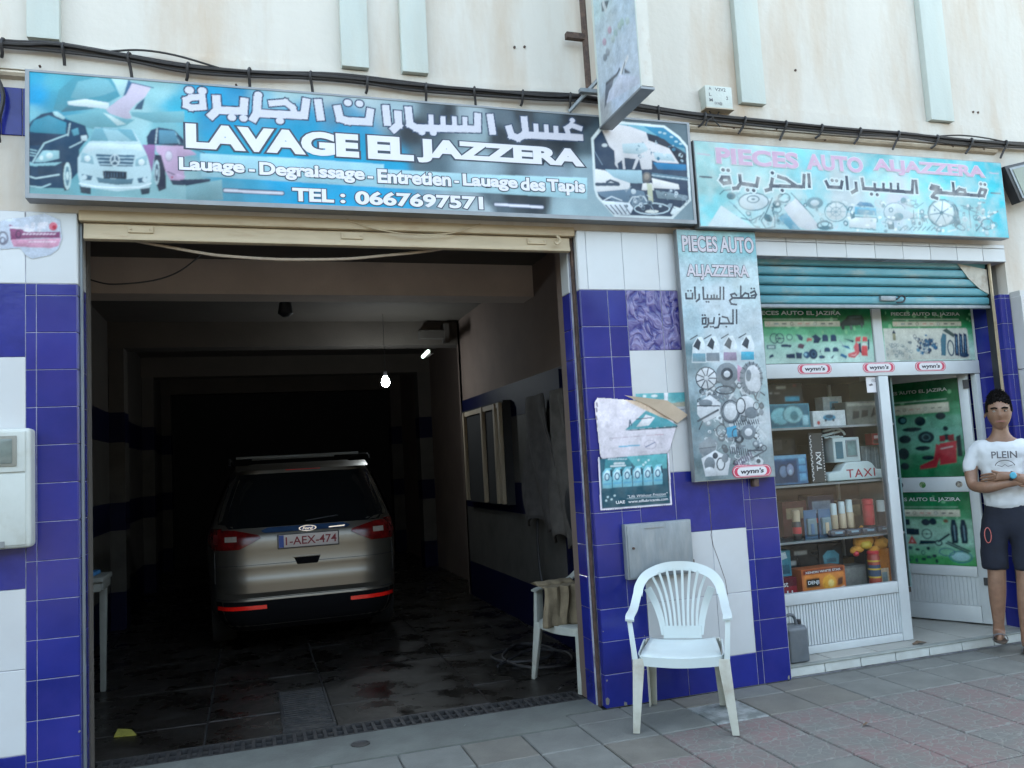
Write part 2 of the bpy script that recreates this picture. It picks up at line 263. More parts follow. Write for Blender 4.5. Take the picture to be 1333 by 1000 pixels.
ART_MAIN=from_mm([('p',(80,160,178),0,[(-954,3565),(-926,3673),(-855,3753),(-741,3776),(-669,3762),(-626,3666),(-684,3628),(-814,3576),(-898,3557)]),
('p',(120,185,198),0,[(-870,3637),(-834,3730),(-741,3763),(-683,3752),(-647,3697),(-713,3663),(-820,3631)]),
('p',(190,228,230),0,[(-672,3770),(-581,3770),(-615,3658)]),
('p',(60,110,150),0,[(-585,3765),(-566,3746),(-597,3677),(-611,3667)]),
('p',(215,205,225),0,[(-566,3746),(-470,3729),(-501,3672),(-546,3631),(-583,3582),(-569,3546),(-598,3539),(-678,3562),(-699,3585),(-641,3640),(-597,3677)]),
('l',(60,110,140),6.0,[(-563,3748),(-459,3729)]),
('p',(60,95,120),0,[(-501,3668),(-517,3600),(-557,3597),(-542,3627)]),
('p',(225,240,242),0,[(-885,3615),(-799,3636),(-684,3624),(-685,3586),(-742,3592),(-842,3594),(-881,3597)]),
('p',(70,120,135),0,[(-881,3595),(-742,3590),(-785,3578),(-898,3557),(-919,3552)]),
('p',(115,175,185),0,[(-898,3535),(-742,3570),(-671,3546),(-554,3539),(-599,3502),(-743,3467),(-857,3491)]),
('p',(120,180,190),0,[(-576,3583),(-495,3585),(-301,3608),(-302,3541),(-458,3529),(-569,3558)]),
('p',(200,225,225),0,[(-671,3553),(-598,3510),(-642,3499),(-714,3568)]),
('p',(15,60,90),0,[(-1082,3443),(-1058,3493),(-1010,3536),(-954,3553),(-892,3517),(-800,3487),(-783,3423),(-829,3355),(-837,3226),(-907,3134),(-1082,3133)]),
('p',(60,150,175),0,[(-1075,3435),(-1044,3498),(-975,3531),(-892,3497),(-895,3432),(-1010,3432)]),
('p',(10,45,75),0,[(-1082,3419),(-1010,3432),(-927,3422),(-1003,3368),(-1082,3355)]),
('p',(175,215,220),0,[(-958,3553),(-933,3555),(-895,3525),(-906,3512),(-947,3532)]),
('l',(190,225,228),6.0,[(-885,3433),(-996,3377),(-1031,3311),(-1051,3270)]),
('l',(200,228,230),5.0,[(-874,3494),(-884,3425)]),
('l',(190,220,225),6.0,[(-875,3361),(-818,3397)]),
('p',(90,160,180),0,[(-867,3458),(-836,3473),(-829,3437),(-857,3426)]),
('l',(170,210,215),5.0,[(-1082,3341),(-1031,3333)]),
('l',(170,210,215),5.0,[(-1082,3325),(-1036,3318)]),
('l',(170,210,215),5.0,[(-1082,3309),(-1042,3304)]),
('p',(160,205,212),0,[(-1045,3270),(-1003,3336),(-927,3341),(-927,3297),(-997,3273)]),
('p',(215,235,235),0,[(-956,3311),(-957,3304),(-962,3298),(-969,3295),(-976,3294),(-983,3297),(-987,3302),(-989,3309),(-987,3316),(-983,3322),(-976,3326),(-969,3326),(-962,3323),(-957,3318)]),
('p',(215,235,235),0,[(-1001,3297),(-1002,3291),(-1004,3286),(-1008,3284),(-1012,3283),(-1016,3286),(-1019,3290),(-1020,3295),(-1019,3301),(-1016,3306),(-1012,3308),(-1008,3309),(-1004,3306),(-1002,3302)]),
('p',(150,200,208),0,[(-1082,3280),(-1045,3262),(-914,3278),(-948,3256),(-1024,3247),(-1082,3252)]),
('p',(20,55,80),0,[(-1031,3251),(-935,3259),(-942,3212),(-1024,3204)]),
('p',(20,55,80),0,[(-1082,3260),(-1058,3245),(-1058,3206),(-1082,3204)]),
('l',(200,228,230),7.0,[(-1082,3197),(-1038,3183),(-928,3209)]),
('l',(170,205,210),7.0,[(-1082,3141),(-1011,3135),(-969,3155)]),
('p',(20,40,60),0,[(-915,3270),(-896,3279),(-872,3224),(-880,3127),(-904,3122)]),
('p',(190,215,215),0,[(-869,3204),(-871,3171),(-877,3144),(-884,3129),(-892,3129),(-899,3143),(-904,3169),(-906,3202),(-904,3235),(-899,3262),(-891,3277),(-883,3278),(-876,3263),(-871,3237)]),
('p',(90,130,145),0,[(-877,3204),(-878,3179),(-881,3160),(-885,3149),(-890,3148),(-894,3159),(-897,3178),(-898,3202),(-897,3227),(-894,3247),(-890,3258),(-885,3258),(-881,3247),(-878,3228)]),
('p',(200,220,220),0,[(-881,3203),(-882,3193),(-884,3184),(-886,3180),(-889,3180),(-892,3184),(-893,3192),(-894,3203),(-893,3213),(-891,3222),(-889,3226),(-886,3227),(-883,3222),(-882,3214)]),
('p',(205,225,228),0,[(-822,3429),(-793,3435),(-790,3403),(-818,3401)]),
('p',(25,45,60),0,[(-830,3154),(-774,3149),(-776,3108),(-824,3114)]),
('p',(25,45,60),0,[(-533,3152),(-482,3163),(-486,3126),(-526,3118)]),
('p',(195,222,228),0,[(-754,3481),(-569,3486),(-526,3408),(-480,3312),(-474,3213),(-486,3159),(-646,3131),(-823,3150),(-837,3210),(-837,3306),(-808,3365),(-779,3403)]),
('p',(120,180,195),0,[(-754,3479),(-570,3484),(-541,3417),(-779,3403)]),
('p',(165,210,220),0,[(-715,3476),(-642,3474),(-570,3417),(-686,3410)]),
('p',(215,235,240),0,[(-787,3391),(-527,3400),(-512,3359),(-571,3372),(-744,3361),(-808,3332)]),
('p',(150,190,200),0,[(-819,3340),(-766,3319),(-759,3275),(-823,3283)]),
('p',(150,190,200),0,[(-494,3344),(-553,3315),(-556,3274),(-499,3286)]),
('p',(225,238,240),0,[(-775,3306),(-777,3298),(-781,3292),(-787,3288),(-794,3288),(-800,3291),(-805,3297),(-806,3304),(-805,3312),(-800,3319),(-794,3322),(-787,3323),(-781,3320),(-777,3314)]),
('p',(225,238,240),0,[(-508,3302),(-510,3294),(-514,3287),(-521,3283),(-528,3283),(-534,3286),(-539,3292),(-540,3300),(-539,3308),(-534,3314),(-528,3318),(-520,3319),(-514,3315),(-509,3309)]),
('p',(55,95,120),0,[(-751,3332),(-557,3338),(-568,3273),(-731,3268)]),
('l',(185,212,220),6.0,[(-750,3316),(-560,3323)]),
('l',(185,212,220),6.0,[(-743,3297),(-564,3303)]),
('l',(185,212,220),6.0,[(-736,3278),(-568,3283)]),
('p',(50,90,115),0,[(-634,3306),(-636,3292),(-643,3280),(-652,3274),(-662,3273),(-671,3279),(-677,3289),(-679,3303),(-676,3317),(-670,3328),(-661,3335),(-651,3336),(-642,3330),(-636,3319)]),
('l',(215,232,236),6.0,[(-635,3306),(-637,3292),(-643,3281),(-652,3274),(-662,3274),(-670,3279),(-676,3290),(-678,3303),(-676,3317),(-670,3328),(-661,3334),(-651,3335),(-643,3329),(-637,3319),(-635,3306)]),
('l',(215,232,236),7.0,[(-656,3304),(-656,3334)]),
('l',(215,232,236),7.0,[(-656,3304),(-639,3291)]),
('l',(215,232,236),7.0,[(-656,3304),(-674,3289)]),
('p',(15,30,50),0,[(-717,3242),(-598,3243),(-600,3202),(-713,3200)]),
('l',(70,100,120),4.0,[(-704,3232),(-704,3207)]),
('l',(70,100,120),4.0,[(-689,3232),(-690,3208)]),
('l',(70,100,120),4.0,[(-675,3233),(-675,3209)]),
('l',(70,100,120),4.0,[(-661,3234),(-661,3209)]),
('l',(70,100,120),4.0,[(-646,3235),(-647,3210)]),
('l',(70,100,120),4.0,[(-632,3236),(-632,3211)]),
('l',(70,100,120),4.0,[(-617,3236),(-618,3212)]),
('p',(80,115,130),0,[(-749,3206),(-717,3200),(-598,3201),(-565,3208),(-573,3175),(-646,3167),(-738,3175)]),
('p',(60,95,115),0,[(-819,3219),(-767,3210),(-774,3185),(-813,3185)]),
('p',(60,95,115),0,[(-547,3209),(-496,3220),(-504,3187),(-540,3183)]),
('p',(195,215,220),0,[(-794,3202),(-795,3195),(-799,3190),(-803,3187),(-808,3187),(-813,3189),(-816,3194),(-817,3200),(-816,3207),(-812,3212),(-808,3215),(-803,3215),(-798,3213),(-795,3208)]),
('p',(195,215,220),0,[(-498,3203),(-499,3197),(-502,3192),(-507,3188),(-512,3188),(-517,3191),(-520,3196),(-521,3202),(-520,3209),(-516,3214),(-512,3217),(-506,3217),(-502,3215),(-499,3210)]),
('l',(225,238,240),7.0,[(-830,3166),(-746,3152),(-646,3151),(-537,3160),(-478,3184)]),
('p',(35,60,90),0,[(-497,3443),(-474,3486),(-436,3504),(-354,3495),(-304,3440),(-304,3406),(-441,3405),(-493,3400)]),
('p',(90,150,175),0,[(-433,3489),(-354,3491),(-318,3422),(-434,3410)]),
('l',(200,220,225),6.0,[(-442,3497),(-451,3413)]),
('l',(160,200,210),5.0,[(-347,3479),(-329,3417)]),
('p',(150,110,160),0,[(-519,3400),(-453,3403),(-457,3346),(-473,3246),(-494,3336)]),
('p',(205,175,205),0,[(-453,3400),(-304,3406),(-308,3209),(-381,3208),(-410,3274),(-424,3340),(-446,3363)]),
('p',(25,35,60),0,[(-457,3346),(-424,3348),(-403,3258),(-401,3159),(-438,3141),(-463,3213)]),
('p',(180,205,210),0,[(-433,3248),(-435,3218),(-439,3193),(-445,3179),(-452,3179),(-457,3192),(-461,3216),(-462,3246),(-460,3277),(-456,3302),(-450,3316),(-443,3316),(-437,3303),(-434,3279)]),
('p',(60,80,100),0,[(-439,3248),(-440,3225),(-443,3208),(-446,3197),(-450,3197),(-454,3207),(-456,3225),(-456,3247),(-455,3269),(-452,3287),(-449,3297),(-445,3297),(-441,3288),(-439,3270)]),
('p',(190,210,215),0,[(-443,3248),(-444,3239),(-445,3232),(-447,3228),(-449,3228),(-450,3232),(-452,3238),(-452,3247),(-451,3256),(-450,3263),(-448,3267),(-446,3267),(-444,3263),(-443,3256)]),
('p',(180,165,190),0,[(-363,3345),(-366,3331),(-372,3319),(-380,3312),(-389,3311),(-398,3317),(-403,3328),(-405,3343),(-403,3357),(-397,3369),(-388,3376),(-379,3377),(-371,3371),(-365,3360)]),
('p',(215,210,225),0,[(-368,3345),(-370,3333),(-374,3323),(-381,3317),(-388,3317),(-395,3322),(-399,3331),(-401,3343),(-399,3355),(-394,3365),(-387,3371),(-380,3371),(-374,3366),(-369,3357)]),
('p',(45,60,80),0,[(-381,3208),(-308,3209),(-308,3180),(-367,3181)]),
('l',(70,60,90),5.0,[(-392,3255),(-358,3240)]),
('p',(170,40,80),0,[(-364,3224),(-365,3222),(-366,3220),(-369,3219),(-371,3218),(-373,3219),(-374,3221),(-375,3224),(-374,3226),(-373,3229),(-371,3230),(-368,3230),(-366,3229),(-365,3227)]),
('p',(205,175,205),0,[(-344,3408),(-272,3386),(-240,3361),(-345,3337)]),
('p',(205,175,205),0,[(-347,3248),(-299,3233),(-315,3214),(-347,3208)]),
('p',(30,50,75),0,[(-331,3213),(-169,3226),(-186,3176),(-300,3179)]),
('p',(130,175,182),0,[(-300,3179),(-111,3225),(-106,3108),(-301,3091)]),
('l',(60,100,120),6.0,[(-343,3462),(-320,3419),(-272,3399),(-199,3373)]),
('p',(165,212,225),0,[(-223,3369),(239,3372),(806,3366),(800,3223),(235,3232),(-218,3237)]),
('p',(172,212,222),0,[(805,3335),(1405,3336),(2116,3353),(2107,3211),(1398,3221),(801,3222)]),
('l',(52,72,100),28.0,[(1488,3150),(1796,3145)]),
('l',(225,226,238),16.0,[(1488,3150),(1796,3145)]),
('l',(52,72,100),28.0,[(-95,3163),(214,3161)]),
('l',(225,226,238),16.0,[(-95,3163),(214,3161)]),
('s',(52,72,100),0,[(-322,3683),(-255,3723),(-229,3679),(-296,3639)]),
('s',(52,72,100),0,[(-289,3711),(-186,3727),(-178,3676),(-281,3660)]),
('s',(52,72,100),0,[(-181,3724),(-172,3618),(-224,3613),(-233,3719)]),
('s',(52,72,100),0,[(-173,3617),(-282,3601),(-290,3652),(-181,3668)]),
('s',(52,72,100),0,[(-251,3597),(-321,3626),(-302,3674),(-232,3645)]),
('s',(52,72,100),0,[(-317,3618),(-314,3697),(-262,3696),(-265,3617)]),
('s',(52,72,100),0,[(-239,3731),(-243,3746),(-255,3757),(-272,3761),(-289,3757),(-301,3746),(-305,3731),(-301,3716),(-289,3705),(-272,3701),(-255,3705),(-243,3716)]),
('s',(52,72,100),0,[(-171,3733),(-175,3748),(-187,3759),(-204,3763),(-221,3759),(-233,3748),(-237,3733),(-233,3718),(-221,3707),(-204,3703),(-187,3707),(-175,3718)]),
('s',(52,72,100),0,[(-101,3724),(-94,3601),(-155,3598),(-162,3721)]),
('s',(52,72,100),0,[(-85,3627),(-153,3552),(-198,3593),(-130,3668)]),
('s',(52,72,100),0,[(-154,3656),(41,3663),(43,3603),(-152,3596)]),
('s',(52,72,100),0,[(-18,3607),(-8,3721),(53,3716),(43,3602)]),
('s',(52,72,100),0,[(-17,3590),(-21,3604),(-33,3615),(-49,3619),(-65,3615),(-77,3604),(-81,3590),(-77,3576),(-65,3565),(-49,3561),(-33,3565),(-21,3576)]),
('s',(52,72,100),0,[(46,3590),(42,3604),(30,3615),(14,3619),(-2,3615),(-14,3604),(-18,3590),(-14,3576),(-2,3565),(14,3561),(30,3565),(42,3576)]),
('s',(52,72,100),0,[(125,3730),(115,3595),(55,3600),(65,3735)]),
('s',(52,72,100),0,[(127,3634),(83,3553),(29,3583),(73,3664)]),
('s',(52,72,100),0,[(130,3735),(126,3749),(114,3760),(98,3764),(82,3760),(70,3749),(66,3735),(70,3721),(82,3710),(98,3706),(114,3710),(126,3721)]),
('s',(52,72,100),0,[(59,3655),(378,3663),(379,3602),(60,3594)]),
('s',(52,72,100),0,[(317,3610),(339,3750),(399,3740),(377,3600)]),
('s',(52,72,100),0,[(143,3713),(267,3734),(275,3682),(151,3661)]),
('s',(52,72,100),0,[(245,3739),(321,3680),(290,3639),(214,3698)]),
('s',(52,72,100),0,[(303,3705),(332,3629),(283,3611),(254,3687)]),
('s',(52,72,100),0,[(246,3590),(242,3604),(230,3615),(214,3619),(198,3615),(186,3604),(182,3590),(186,3576),(198,3565),(214,3561),(230,3565),(242,3576)]),
('s',(52,72,100),0,[(461,3750),(477,3604),(417,3597),(401,3743)]),
('s',(52,72,100),0,[(570,3723),(592,3608),(532,3596),(510,3711)]),
('s',(52,72,100),0,[(538,3665),(636,3641),(621,3582),(523,3606)]),
('s',(52,72,100),0,[(574,3648),(752,3653),(754,3592),(576,3587)]),
('s',(52,72,100),0,[(691,3600),(712,3718),(772,3708),(751,3590)]),
('s',(52,72,100),0,[(638,3730),(634,3744),(622,3755),(606,3759),(590,3755),(578,3744),(574,3730),(578,3716),(590,3705),(606,3701),(622,3705),(634,3716)]),
('s',(52,72,100),0,[(707,3730),(703,3744),(691,3755),(675,3759),(659,3755),(647,3744),(643,3730),(647,3716),(659,3705),(675,3701),(691,3705),(703,3716)]),
('s',(52,72,100),0,[(860,3744),(869,3600),(808,3596),(799,3740)]),
('s',(52,72,100),0,[(933,3713),(935,3588),(874,3587),(872,3712)]),
('s',(52,72,100),0,[(945,3611),(875,3546),(833,3591),(903,3656)]),
('s',(52,72,100),0,[(997,3745),(1006,3600),(945,3596),(936,3741)]),
('s',(52,72,100),0,[(964,3665),(1050,3619),(1022,3565),(936,3611)]),
('s',(52,72,100),0,[(983,3634),(1425,3657),(1428,3596),(986,3573)]),
('s',(52,72,100),0,[(1367,3599),(1375,3738),(1436,3735),(1428,3596)]),
('s',(52,72,100),0,[(1130,3702),(1128,3597),(1081,3598),(1083,3703)]),
('s',(52,72,100),0,[(1205,3697),(1203,3592),(1156,3593),(1158,3698)]),
('s',(52,72,100),0,[(1277,3703),(1275,3598),(1228,3599),(1230,3704)]),
('s',(52,72,100),0,[(1344,3705),(1342,3599),(1295,3600),(1297,3706)]),
('s',(52,72,100),0,[(1076,3581),(1072,3595),(1060,3605),(1045,3608),(1030,3605),(1018,3595),(1014,3581),(1018,3567),(1030,3557),(1045,3554),(1060,3557),(1072,3567)]),
('s',(52,72,100),0,[(1147,3582),(1143,3596),(1131,3606),(1116,3609),(1101,3606),(1089,3596),(1085,3582),(1089,3568),(1101,3558),(1116,3555),(1131,3558),(1143,3568)]),
('s',(52,72,100),0,[(1514,3740),(1528,3592),(1467,3586),(1453,3734)]),
('s',(52,72,100),0,[(1628,3680),(1656,3581),(1597,3564),(1569,3663)]),
('s',(52,72,100),0,[(1602,3636),(1696,3607),(1678,3549),(1584,3578)]),
('s',(52,72,100),0,[(1622,3600),(1716,3650),(1745,3596),(1651,3546)]),
('s',(52,72,100),0,[(1678,3640),(2113,3649),(2114,3588),(1679,3579)]),
('s',(52,72,100),0,[(1738,3740),(1748,3580),(1687,3576),(1677,3736)]),
('s',(52,72,100),0,[(1809,3695),(1809,3598),(1761,3598),(1761,3695)]),
('s',(52,72,100),0,[(1880,3695),(1880,3597),(1832,3597),(1832,3695)]),
('s',(52,72,100),0,[(1946,3692),(1946,3594),(1898,3594),(1898,3692)]),
('s',(52,72,100),0,[(2105,3650),(2002,3679),(2015,3727),(2118,3698)]),
('s',(52,72,100),0,[(2063,3689),(1991,3640),(1962,3681),(2034,3730)]),
('s',(52,72,100),0,[(2013,3701),(2038,3611),(1990,3598),(1965,3688)]),
('s',(52,72,100),0,[(2067,3729),(2063,3741),(2053,3751),(2039,3754),(2025,3751),(2015,3741),(2011,3729),(2015,3717),(2025,3707),(2039,3704),(2053,3707),(2063,3717)]),
('s',(225,226,238),0,[(-312,3680),(-257,3712),(-239,3682),(-294,3650)]),
('s',(225,226,238),0,[(-281,3704),(-192,3718),(-186,3683),(-275,3669)]),
('s',(225,226,238),0,[(-189,3715),(-181,3625),(-216,3622),(-224,3712)]),
('s',(225,226,238),0,[(-182,3624),(-276,3610),(-281,3645),(-187,3659)]),
('s',(225,226,238),0,[(-255,3608),(-312,3631),(-298,3663),(-241,3640)]),
('s',(225,226,238),0,[(-308,3626),(-306,3690),(-271,3688),(-273,3624)]),
('s',(225,226,238),0,[(-248,3731),(-251,3742),(-260,3750),(-272,3752),(-284,3750),(-293,3742),(-296,3731),(-293,3720),(-284,3712),(-272,3710),(-260,3712),(-251,3720)]),
('s',(225,226,238),0,[(-180,3733),(-183,3744),(-192,3752),(-204,3754),(-216,3752),(-225,3744),(-228,3733),(-225,3722),(-216,3714),(-204,3712),(-192,3714),(-183,3722)]),
('s',(225,226,238),0,[(-109,3716),(-103,3608),(-147,3606),(-153,3714)]),
('s',(225,226,238),0,[(-96,3627),(-154,3563),(-187,3593),(-129,3657)]),
('s',(225,226,238),0,[(-147,3648),(34,3655),(36,3611),(-145,3604)]),
('s',(225,226,238),0,[(-9,3614),(0,3713),(44,3709),(35,3610)]),
('s',(225,226,238),0,[(-26,3590),(-29,3600),(-38,3608),(-49,3610),(-60,3608),(-69,3600),(-72,3590),(-69,3580),(-60,3572),(-49,3570),(-38,3572),(-29,3580)]),
('s',(225,226,238),0,[(37,3590),(34,3600),(25,3608),(14,3610),(3,3608),(-6,3600),(-9,3590),(-6,3580),(3,3572),(14,3570),(25,3572),(34,3580)]),
('s',(225,226,238),0,[(117,3723),(108,3603),(63,3607),(72,3727)]),
('s',(225,226,238),0,[(116,3632),(79,3564),(40,3585),(77,3653)]),
('s',(225,226,238),0,[(121,3735),(118,3745),(109,3753),(98,3755),(87,3753),(78,3745),(75,3735),(78,3725),(87,3717),(98,3715),(109,3717),(118,3725)]),
('s',(225,226,238),0,[(66,3647),(370,3655),(372,3610),(68,3602)]),
('s',(225,226,238),0,[(326,3616),(346,3741),(390,3734),(370,3609)]),
('s',(225,226,238),0,[(151,3706),(261,3724),(267,3689),(157,3671)]),
('s',(225,226,238),0,[(246,3728),(310,3678),(289,3650),(225,3700)]),
('s',(225,226,238),0,[(298,3695),(321,3633),(288,3621),(265,3683)]),
('s',(225,226,238),0,[(237,3590),(234,3600),(225,3608),(214,3610),(203,3608),(194,3600),(191,3590),(194,3580),(203,3572),(214,3570),(225,3572),(234,3580)]),
('s',(225,226,238),0,[(454,3741),(468,3611),(424,3606),(410,3736)]),
('s',(225,226,238),0,[(563,3714),(583,3614),(539,3605),(519,3705)]),
('s',(225,226,238),0,[(543,3655),(627,3635),(616,3592),(532,3612)]),
('s',(225,226,238),0,[(581,3640),(745,3645),(747,3600),(583,3595)]),
('s',(225,226,238),0,[(701,3606),(719,3709),(762,3702),(744,3599)]),
('s',(225,226,238),0,[(629,3730),(626,3740),(617,3748),(606,3750),(595,3748),(586,3740),(583,3730),(586,3720),(595,3712),(606,3710),(617,3712),(626,3720)]),
('s',(225,226,238),0,[(698,3730),(695,3740),(686,3748),(675,3750),(664,3748),(655,3740),(652,3730),(655,3720),(664,3712),(675,3710),(686,3712),(695,3720)]),
('s',(225,226,238),0,[(852,3736),(860,3607),(816,3604),(808,3733)]),
('s',(225,226,238),0,[(925,3705),(926,3595),(882,3595),(881,3705)]),
('s',(225,226,238),0,[(934,3612),(875,3557),(844,3590),(903,3645)]),
('s',(225,226,238),0,[(989,3737),(997,3607),(953,3604),(945,3734)]),
('s',(225,226,238),0,[(967,3654),(1040,3615),(1019,3576),(946,3615)]),
('s',(225,226,238),0,[(991,3626),(1418,3648),(1420,3604),(993,3582)]),
('s',(225,226,238),0,[(1376,3606),(1383,3730),(1427,3728),(1420,3604)]),
('s',(225,226,238),0,[(1122,3695),(1120,3605),(1089,3605),(1091,3695)]),
('s',(225,226,238),0,[(1197,3690),(1195,3600),(1164,3600),(1166,3690)]),
('s',(225,226,238),0,[(1269,3696),(1267,3606),(1236,3606),(1238,3696)]),
('s',(225,226,238),0,[(1336,3698),(1334,3607),(1303,3607),(1305,3698)]),
('s',(225,226,238),0,[(1067,3581),(1064,3591),(1056,3598),(1045,3600),(1034,3598),(1026,3591),(1023,3581),(1026,3571),(1034,3564),(1045,3562),(1056,3564),(1064,3571)]),
('s',(225,226,238),0,[(1138,3582),(1135,3592),(1127,3599),(1116,3601),(1105,3599),(1097,3592),(1094,3582),(1097,3572),(1105,3565),(1116,3563),(1127,3565),(1135,3572)]),
('s',(225,226,238),0,[(1506,3732),(1519,3598),(1475,3594),(1462,3728)]),
('s',(225,226,238),0,[(1622,3670),(1646,3586),(1603,3574),(1579,3658)]),
('s',(225,226,238),0,[(1606,3626),(1687,3601),(1674,3559),(1593,3584)]),
('s',(225,226,238),0,[(1633,3596),(1713,3639),(1734,3600),(1654,3557)]),
('s',(225,226,238),0,[(1686,3632),(2106,3641),(2106,3596),(1686,3587)]),
('s',(225,226,238),0,[(1730,3732),(1739,3587),(1695,3584),(1686,3729)]),
('s',(225,226,238),0,[(1801,3688),(1801,3605),(1769,3605),(1769,3688)]),
('s',(225,226,238),0,[(1872,3688),(1872,3604),(1840,3604),(1840,3688)]),
('s',(225,226,238),0,[(1938,3685),(1938,3601),(1906,3601),(1906,3685)]),
('s',(225,226,238),0,[(2100,3660),(2011,3685),(2020,3717),(2109,3692)]),
('s',(225,226,238),0,[(2052,3692),(1992,3651),(1973,3678),(2033,3719)]),
('s',(225,226,238),0,[(2007,3692),(2028,3616),(1996,3607),(1975,3683)]),
('s',(225,226,238),0,[(2058,3729),(2055,3737),(2048,3743),(2039,3746),(2030,3743),(2023,3737),(2020,3729),(2023,3721),(2030,3715),(2039,3712),(2048,3715),(2055,3721)]),
('p',(225,238,240),0,[(2223,3690),(2325,3740),(2376,3748),(2706,3744),(2813,3676),(2873,3611),(2863,3235),(2714,3102),(2295,3098),(2174,3227),(2160,3280),(2162,3619)]),
('p',(45,65,90),0,[(2238,3675),(2366,3731),(2696,3728),(2799,3663),(2855,3602),(2847,3242),(2707,3119),(2304,3114),(2187,3236),(2177,3289),(2180,3609)]),
('p',(120,185,205),0,[(2238,3675),(2366,3731),(2696,3728),(2843,3617),(2852,3562),(2648,3668),(2464,3699),(2432,3724),(2288,3683)]),
('p',(40,140,180),0,[(2550,3725),(2696,3728),(2799,3663),(2854,3594),(2764,3604),(2648,3668)]),
('p',(190,225,235),0,[(2715,3689),(2714,3686),(2710,3683),(2704,3681),(2698,3681),(2692,3682),(2689,3684),(2688,3687),(2689,3690),(2693,3693),(2699,3695),(2705,3695),(2710,3694),(2714,3692)]),
('p',(190,225,235),0,[(2766,3668),(2764,3665),(2760,3662),(2754,3661),(2748,3660),(2742,3661),(2739,3664),(2738,3667),(2739,3670),(2743,3673),(2749,3674),(2755,3675),(2761,3674),(2764,3672)]),
('p',(190,225,235),0,[(2798,3639),(2796,3635),(2792,3633),(2786,3631),(2780,3630),(2775,3631),(2771,3634),(2770,3637),(2772,3640),(2776,3643),(2781,3644),(2788,3645),(2793,3644),(2797,3642)]),
('p',(190,225,235),0,[(2681,3695),(2680,3691),(2676,3689),(2670,3687),(2664,3686),(2658,3687),(2655,3690),(2654,3693),(2655,3696),(2659,3699),(2665,3700),(2671,3701),(2676,3700),(2680,3698)]),
('p',(190,225,235),0,[(2832,3625),(2830,3621),(2826,3619),(2820,3617),(2814,3617),(2808,3618),(2805,3620),(2804,3623),(2805,3626),(2809,3629),(2815,3631),(2821,3631),(2827,3630),(2831,3628)]),
('p',(235,235,240),0,[(2246,3676),(2366,3727),(2448,3718),(2564,3686),(2577,3632),(2728,3586),(2793,3486),(2634,3485),(2592,3498),(2587,3435),(2511,3430),(2499,3500),(2460,3428),(2443,3427),(2474,3499),(2391,3502),(2393,3424),(2376,3423),(2373,3485),(2338,3460),(2343,3421),(2321,3451),(2323,3544),(2288,3573)]),
('p',(200,225,235),0,[(2381,3595),(2542,3614),(2572,3568),(2502,3532),(2385,3533)]),
('p',(190,215,225),0,[(2605,3554),(2742,3547),(2764,3500),(2618,3504)]),
('p',(30,120,170),0,[(2599,3483),(2845,3481),(2846,3441),(2630,3437)]),
('p',(20,35,55),0,[(2581,3680),(2698,3648),(2779,3581),(2847,3553),(2846,3489),(2789,3494),(2728,3586),(2577,3632)]),
('p',(215,225,230),0,[(2276,3579),(2274,3573),(2268,3568),(2259,3566),(2250,3565),(2242,3567),(2237,3571),(2235,3576),(2238,3582),(2244,3586),(2252,3589),(2261,3590),(2269,3588),(2275,3584)]),
('l',(130,150,170),6.0,[(2183,3528),(2230,3446)]),
('p',(235,238,240),0,[(2175,3415),(2244,3408),(2419,3332),(2416,3293),(2176,3262),(2172,3311)]),
('p',(170,205,218),0,[(2244,3415),(2510,3423),(2512,3336),(2419,3332),(2306,3365)]),
('l',(55,75,95),22.0,[(2180,3312),(2336,3320)]),
('l',(55,75,95),14.0,[(2254,3331),(2280,3344),(2336,3328)]),
('p',(240,240,240),0,[(2582,3375),(2777,3342),(2782,3307),(2586,3309)]),
('p',(90,125,145),0,[(2585,3411),(2855,3394),(2853,3370),(2591,3380)]),
('p',(120,140,150),0,[(2601,3294),(2844,3266),(2820,3233),(2614,3240)]),
('p',(110,110,110),0,[(2578,3379),(2574,3362),(2563,3349),(2549,3341),(2534,3340),(2521,3347),(2513,3359),(2511,3376),(2515,3392),(2526,3406),(2540,3414),(2555,3415),(2568,3408),(2576,3395)]),
('p',(160,150,140),0,[(2563,3382),(2561,3373),(2555,3365),(2547,3360),(2539,3360),(2532,3363),(2527,3371),(2526,3380),(2529,3390),(2534,3398),(2542,3403),(2551,3403),(2558,3399),(2562,3392)]),
('p',(235,235,235),0,[(2512,3336),(2580,3340),(2593,3293),(2500,3289)]),
('p',(190,195,170),0,[(2541,3338),(2579,3332),(2579,3168),(2552,3151),(2543,3252)]),
('p',(95,120,140),0,[(2176,3262),(2416,3293),(2516,3282),(2544,3205),(2407,3168),(2207,3236)]),
('p',(215,225,232),0,[(2205,3206),(2409,3199),(2432,3169),(2403,3118),(2304,3114)]),
('l',(50,70,90),8.0,[(2235,3176),(2288,3121)]),
('l',(50,70,90),8.0,[(2268,3178),(2317,3122)]),
('l',(50,70,90),8.0,[(2301,3179),(2346,3123)]),
('l',(50,70,90),8.0,[(2334,3181),(2375,3124)]),
('l',(50,70,90),8.0,[(2367,3182),(2404,3126)]),
('l',(215,225,230),7.0,[(2221,3206),(2280,3236),(2352,3212)]),
('l',(215,225,230),8.0,[(2401,3199),(2429,3239),(2513,3247),(2543,3197)]),
('p',(40,55,75),0,[(2698,3172),(2684,3156),(2646,3141),(2592,3132),(2534,3129),(2482,3134),(2447,3146),(2436,3162),(2450,3178),(2487,3193),(2540,3202),(2598,3205),(2650,3200),(2686,3188)]),
('l',(200,220,228),7.0,[(2698,3172),(2684,3156),(2646,3141),(2592,3132),(2534,3129),(2482,3134),(2447,3146),(2436,3162),(2450,3178),(2487,3193),(2540,3202),(2598,3205),(2650,3200),(2686,3188),(2698,3172)]),
